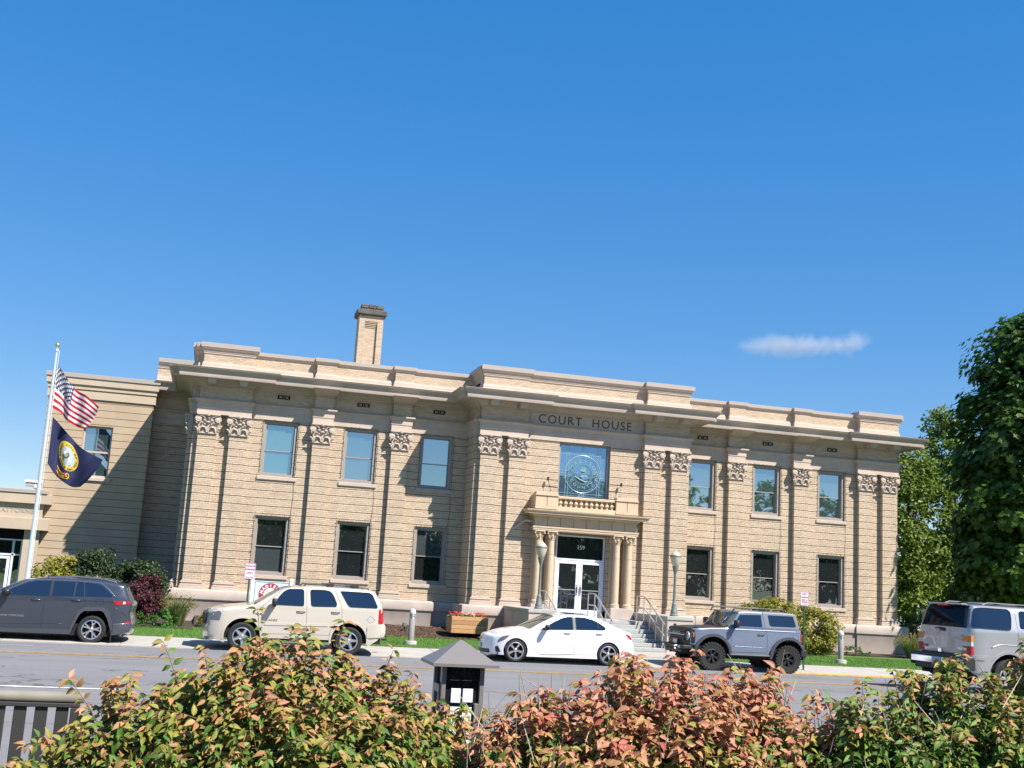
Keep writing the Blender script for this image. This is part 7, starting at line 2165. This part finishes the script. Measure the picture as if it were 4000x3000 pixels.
    by = {}
    for i, l in enumerate(leaves):
        if i not in chosen: by.setdefault((l[0], l[1]), []).append(np.array(l[2]))
    mats = list(FM.keys()); Vs, Fs, Ms = [], [], []; base_i = 0
    for (key, k), ms in by.items():
        me = LEAF[key][k]; nv = len(me.vertices); co = np.zeros(nv * 3); me.vertices.foreach_get('co', co); co = co.reshape(-1, 3)
        A = np.array(ms); pts = np.einsum('nij,vj->nvi', A[:, :3, :3], co) + A[:, None, :3, 3]
        quad = np.array([tuple(f.vertices) for f in me.polygons])
        Vs.append(pts.reshape(-1, 3)); Fs.append((np.arange(len(ms))[:, None, None] * nv + quad[None]).reshape(-1, 4) + base_i); Ms.append(np.full(len(ms) * len(quad), mats.index(key)))
        base_i += len(ms) * nv
    V, Fq, Mi = np.vstack(Vs), np.vstack(Fs), np.concatenate(Ms)
    me = bpy.data.meshes.new('foliage')
    me.vertices.add(len(V)); me.vertices.foreach_set('co', V.ravel())
    me.loops.add(Fq.size); me.loops.foreach_set('vertex_index', Fq.ravel())
    me.polygons.add(len(Fq)); me.polygons.foreach_set('loop_start', np.arange(0, Fq.size, 4))
    me.update(calc_edges=True)
    for k in mats: me.materials.append(FM[k])
    me.polygons.foreach_set('material_index', Mi); me.polygons.foreach_set('use_smooth', np.ones(len(Fq), bool))
    fo = bpy.data.objects.new('foliage', me); COL.objects.link(fo); fo.parent = t; stuff(fo)
    return t, len(leaves)
def pal1(z, tip, r, rg):
    w = z * .75 + tip * .25
    if w > .80: return 'bronze' if r < .44 else ('olive' if r < .78 else ('coral' if r < .86 else 'green'))
    if w > .55: return 'olive' if r < .44 else ('bronze' if r < .64 else 'green')
    return 'green' if r < .68 else 'olive'
def pal2(z, tip, r, rg):
    w = z * .75 + tip * .25
    if w > .74: return 'coral' if r < .40 else ('bronze' if r < .74 else ('red' if r < .86 else 'olive'))
    if w > .5: return 'bronze' if r < .32 else ('olive' if r < .66 else 'green')
    return 'green' if r < .7 else 'olive'
def pal3(z, tip, r, rg):
    w = z * .75 + tip * .25
    if w > .8: return 'olive' if r < .40 else ('green' if r < .72 else ('bronze' if r < .92 else 'coral'))
    return 'green' if r < .72 else 'olive'
NL = []
NL.append(bush('tallest front bush with olive and orange leaves, left of the lantern pillar', (-13.5, -36.6, GZ - .05),
    [(0, 0, .80, .55, 1.40), (.62, .05, .60, .5, 1.22), (-.68, .05, .52, .45, 1.12), (.2, -.35, .95, .35, 1.14), (1.15, .1, .42, .40, 1.00), (1.45, .0, .28, .3, .84), (-1.0, -.1, .25, .3, .86)], pal1, 5, 90,
    [(-.10, .0, 1.55, .1, .0), (.42, 0, 1.50, .2, 0), (.75, .1, 1.34, .4, 0), (-1.12, .1, 1.10, -.6, 0), (-.62, .0, 1.34, -.2, 0)]))
NL.append(bush('wide front bush with coral and bronze leaves, right of the lantern pillar', (-11.2, -37.0, GZ - .05),
    [(0, 0, .80, .55, 1.36), (-.58, .0, .55, .45, 1.20), (.62, .0, .55, .45, 1.33), (0, -.35, 1.0, .3, 1.14), (-.98, .0, .28, .3, 1.00), (1.08, -.05, .40, .40, 1.16)], pal2, 6, 90,
    [(.30, .1, 1.44, .1, 0), (.80, 0, 1.36, .5, 0)], twigs=240, scale=1.05))
NL.append(bush('front bush with mostly green leaves at the lower right edge', (-9.35, -37.3, GZ - .05),
    [(0, 0, .7, .5, 1.43), (-.55, 0, .45, .4, 1.24), (.70, 0, .65, .5, 1.55), (.2, -.35, .95, .3, 1.24), (1.3, .2, .5, .5, 1.58)], pal3, 7, 76,
    [(-.42, 0, 1.40, -.2, 0), (.05, .1, 1.44, .1, 0)], twigs=60, scale=1.0))
shed = None

# ------------------------------------------------------------------ a wisp of cloud, far off
cl = MB()
cl_me = None
cmb = MB(); cmb.bbox(-125, 130, -26, 26, -26, 34, 8)
cobj = cmb.build('cloud', None)
cobj.location = (717, 1277, 343)
cobj.rotation_euler = (0, radians(-3.2), -.37)
tag(cobj, 'small wispy white cloud above the right half of the roof', 'cloud')
cm = bpy.data.materials.new('cloud_vapour'); cm.use_nodes = True
t = cm.node_tree
for n in list(t.nodes): t.nodes.remove(n)
out = t.nodes.new('ShaderNodeOutputMaterial'); pv = t.nodes.new('ShaderNodeVolumePrincipled')
pv.inputs['Color'].default_value = (1, 1, 1, 1); pv.inputs['Anisotropy'].default_value = .0
tc = t.nodes.new('ShaderNodeTexCoord')
sepn = t.nodes.new('ShaderNodeSeparateXYZ'); t.links.new(tc.outputs['Object'], sepn.inputs[0])
def mth(op, a, b=None, c=None):
    n = t.nodes.new('ShaderNodeMath'); n.operation = op
    for i, q in enumerate((a, b, c)):
        if q is None: continue
        if hasattr(q, 'links'): t.links.new(q, n.inputs[i])
        else: n.inputs[i].default_value = q
    return n.outputs[0]
x, y, z = sepn.outputs
nz = t.nodes.new('ShaderNodeTexNoise'); nz.inputs['Scale'].default_value = .022; nz.inputs['Detail'].default_value = 6; nz.inputs['Roughness'].default_value = .62; nz.inputs['Distortion'].default_value = .8
t.links.new(tc.outputs['Object'], nz.inputs['Vector'])
# flat bottomed wisp: density falls upwards from a soft base line and towards both ends
ex = mth('SUBTRACT', 1.0, mth('POWER', mth('ABSOLUTE', mth('DIVIDE', x, 122.0)), 2.5))
zz = mth('DIVIDE', mth('ADD', z, 14.0), 40.0)
up_ = mth('SUBTRACT', 1.0, mth('ABSOLUTE', mth('SUBTRACT', mth('MULTIPLY', zz, 1.25), .2)))
yy = mth('SUBTRACT', 1.0, mth('POWER', mth('ABSOLUTE', mth('DIVIDE', y, 22.0)), 2.0))
prod = mth('MULTIPLY', mth('MULTIPLY', mth('MAXIMUM', ex, 0.0), mth('MAXIMUM', up_, 0.0)), mth('MAXIMUM', yy, 0.0))
dn = mth('SUBTRACT', mth('ADD', mth('MULTIPLY', prod, .68), mth('MULTIPLY', nz.outputs['Fac'], .9)), .78)
den = mth('MULTIPLY', mth('MAXIMUM', dn, 0.0), .10)
den = mth('MULTIPLY', den, mth('GREATER_THAN', prod, 0.0))
t.links.new(den, pv.inputs['Density']); t.links.new(pv.outputs[0], out.inputs['Volume'])
cobj.data.materials.append(cm)
SC.cycles.volume_step_rate = 1.0
SC.cycles.volume_max_steps = 128
print('bricks', NB, 'leaves', [n for _, n in NL], 'tris', sum(len(m.polygons) * 2 for m in bpy.data.meshes))
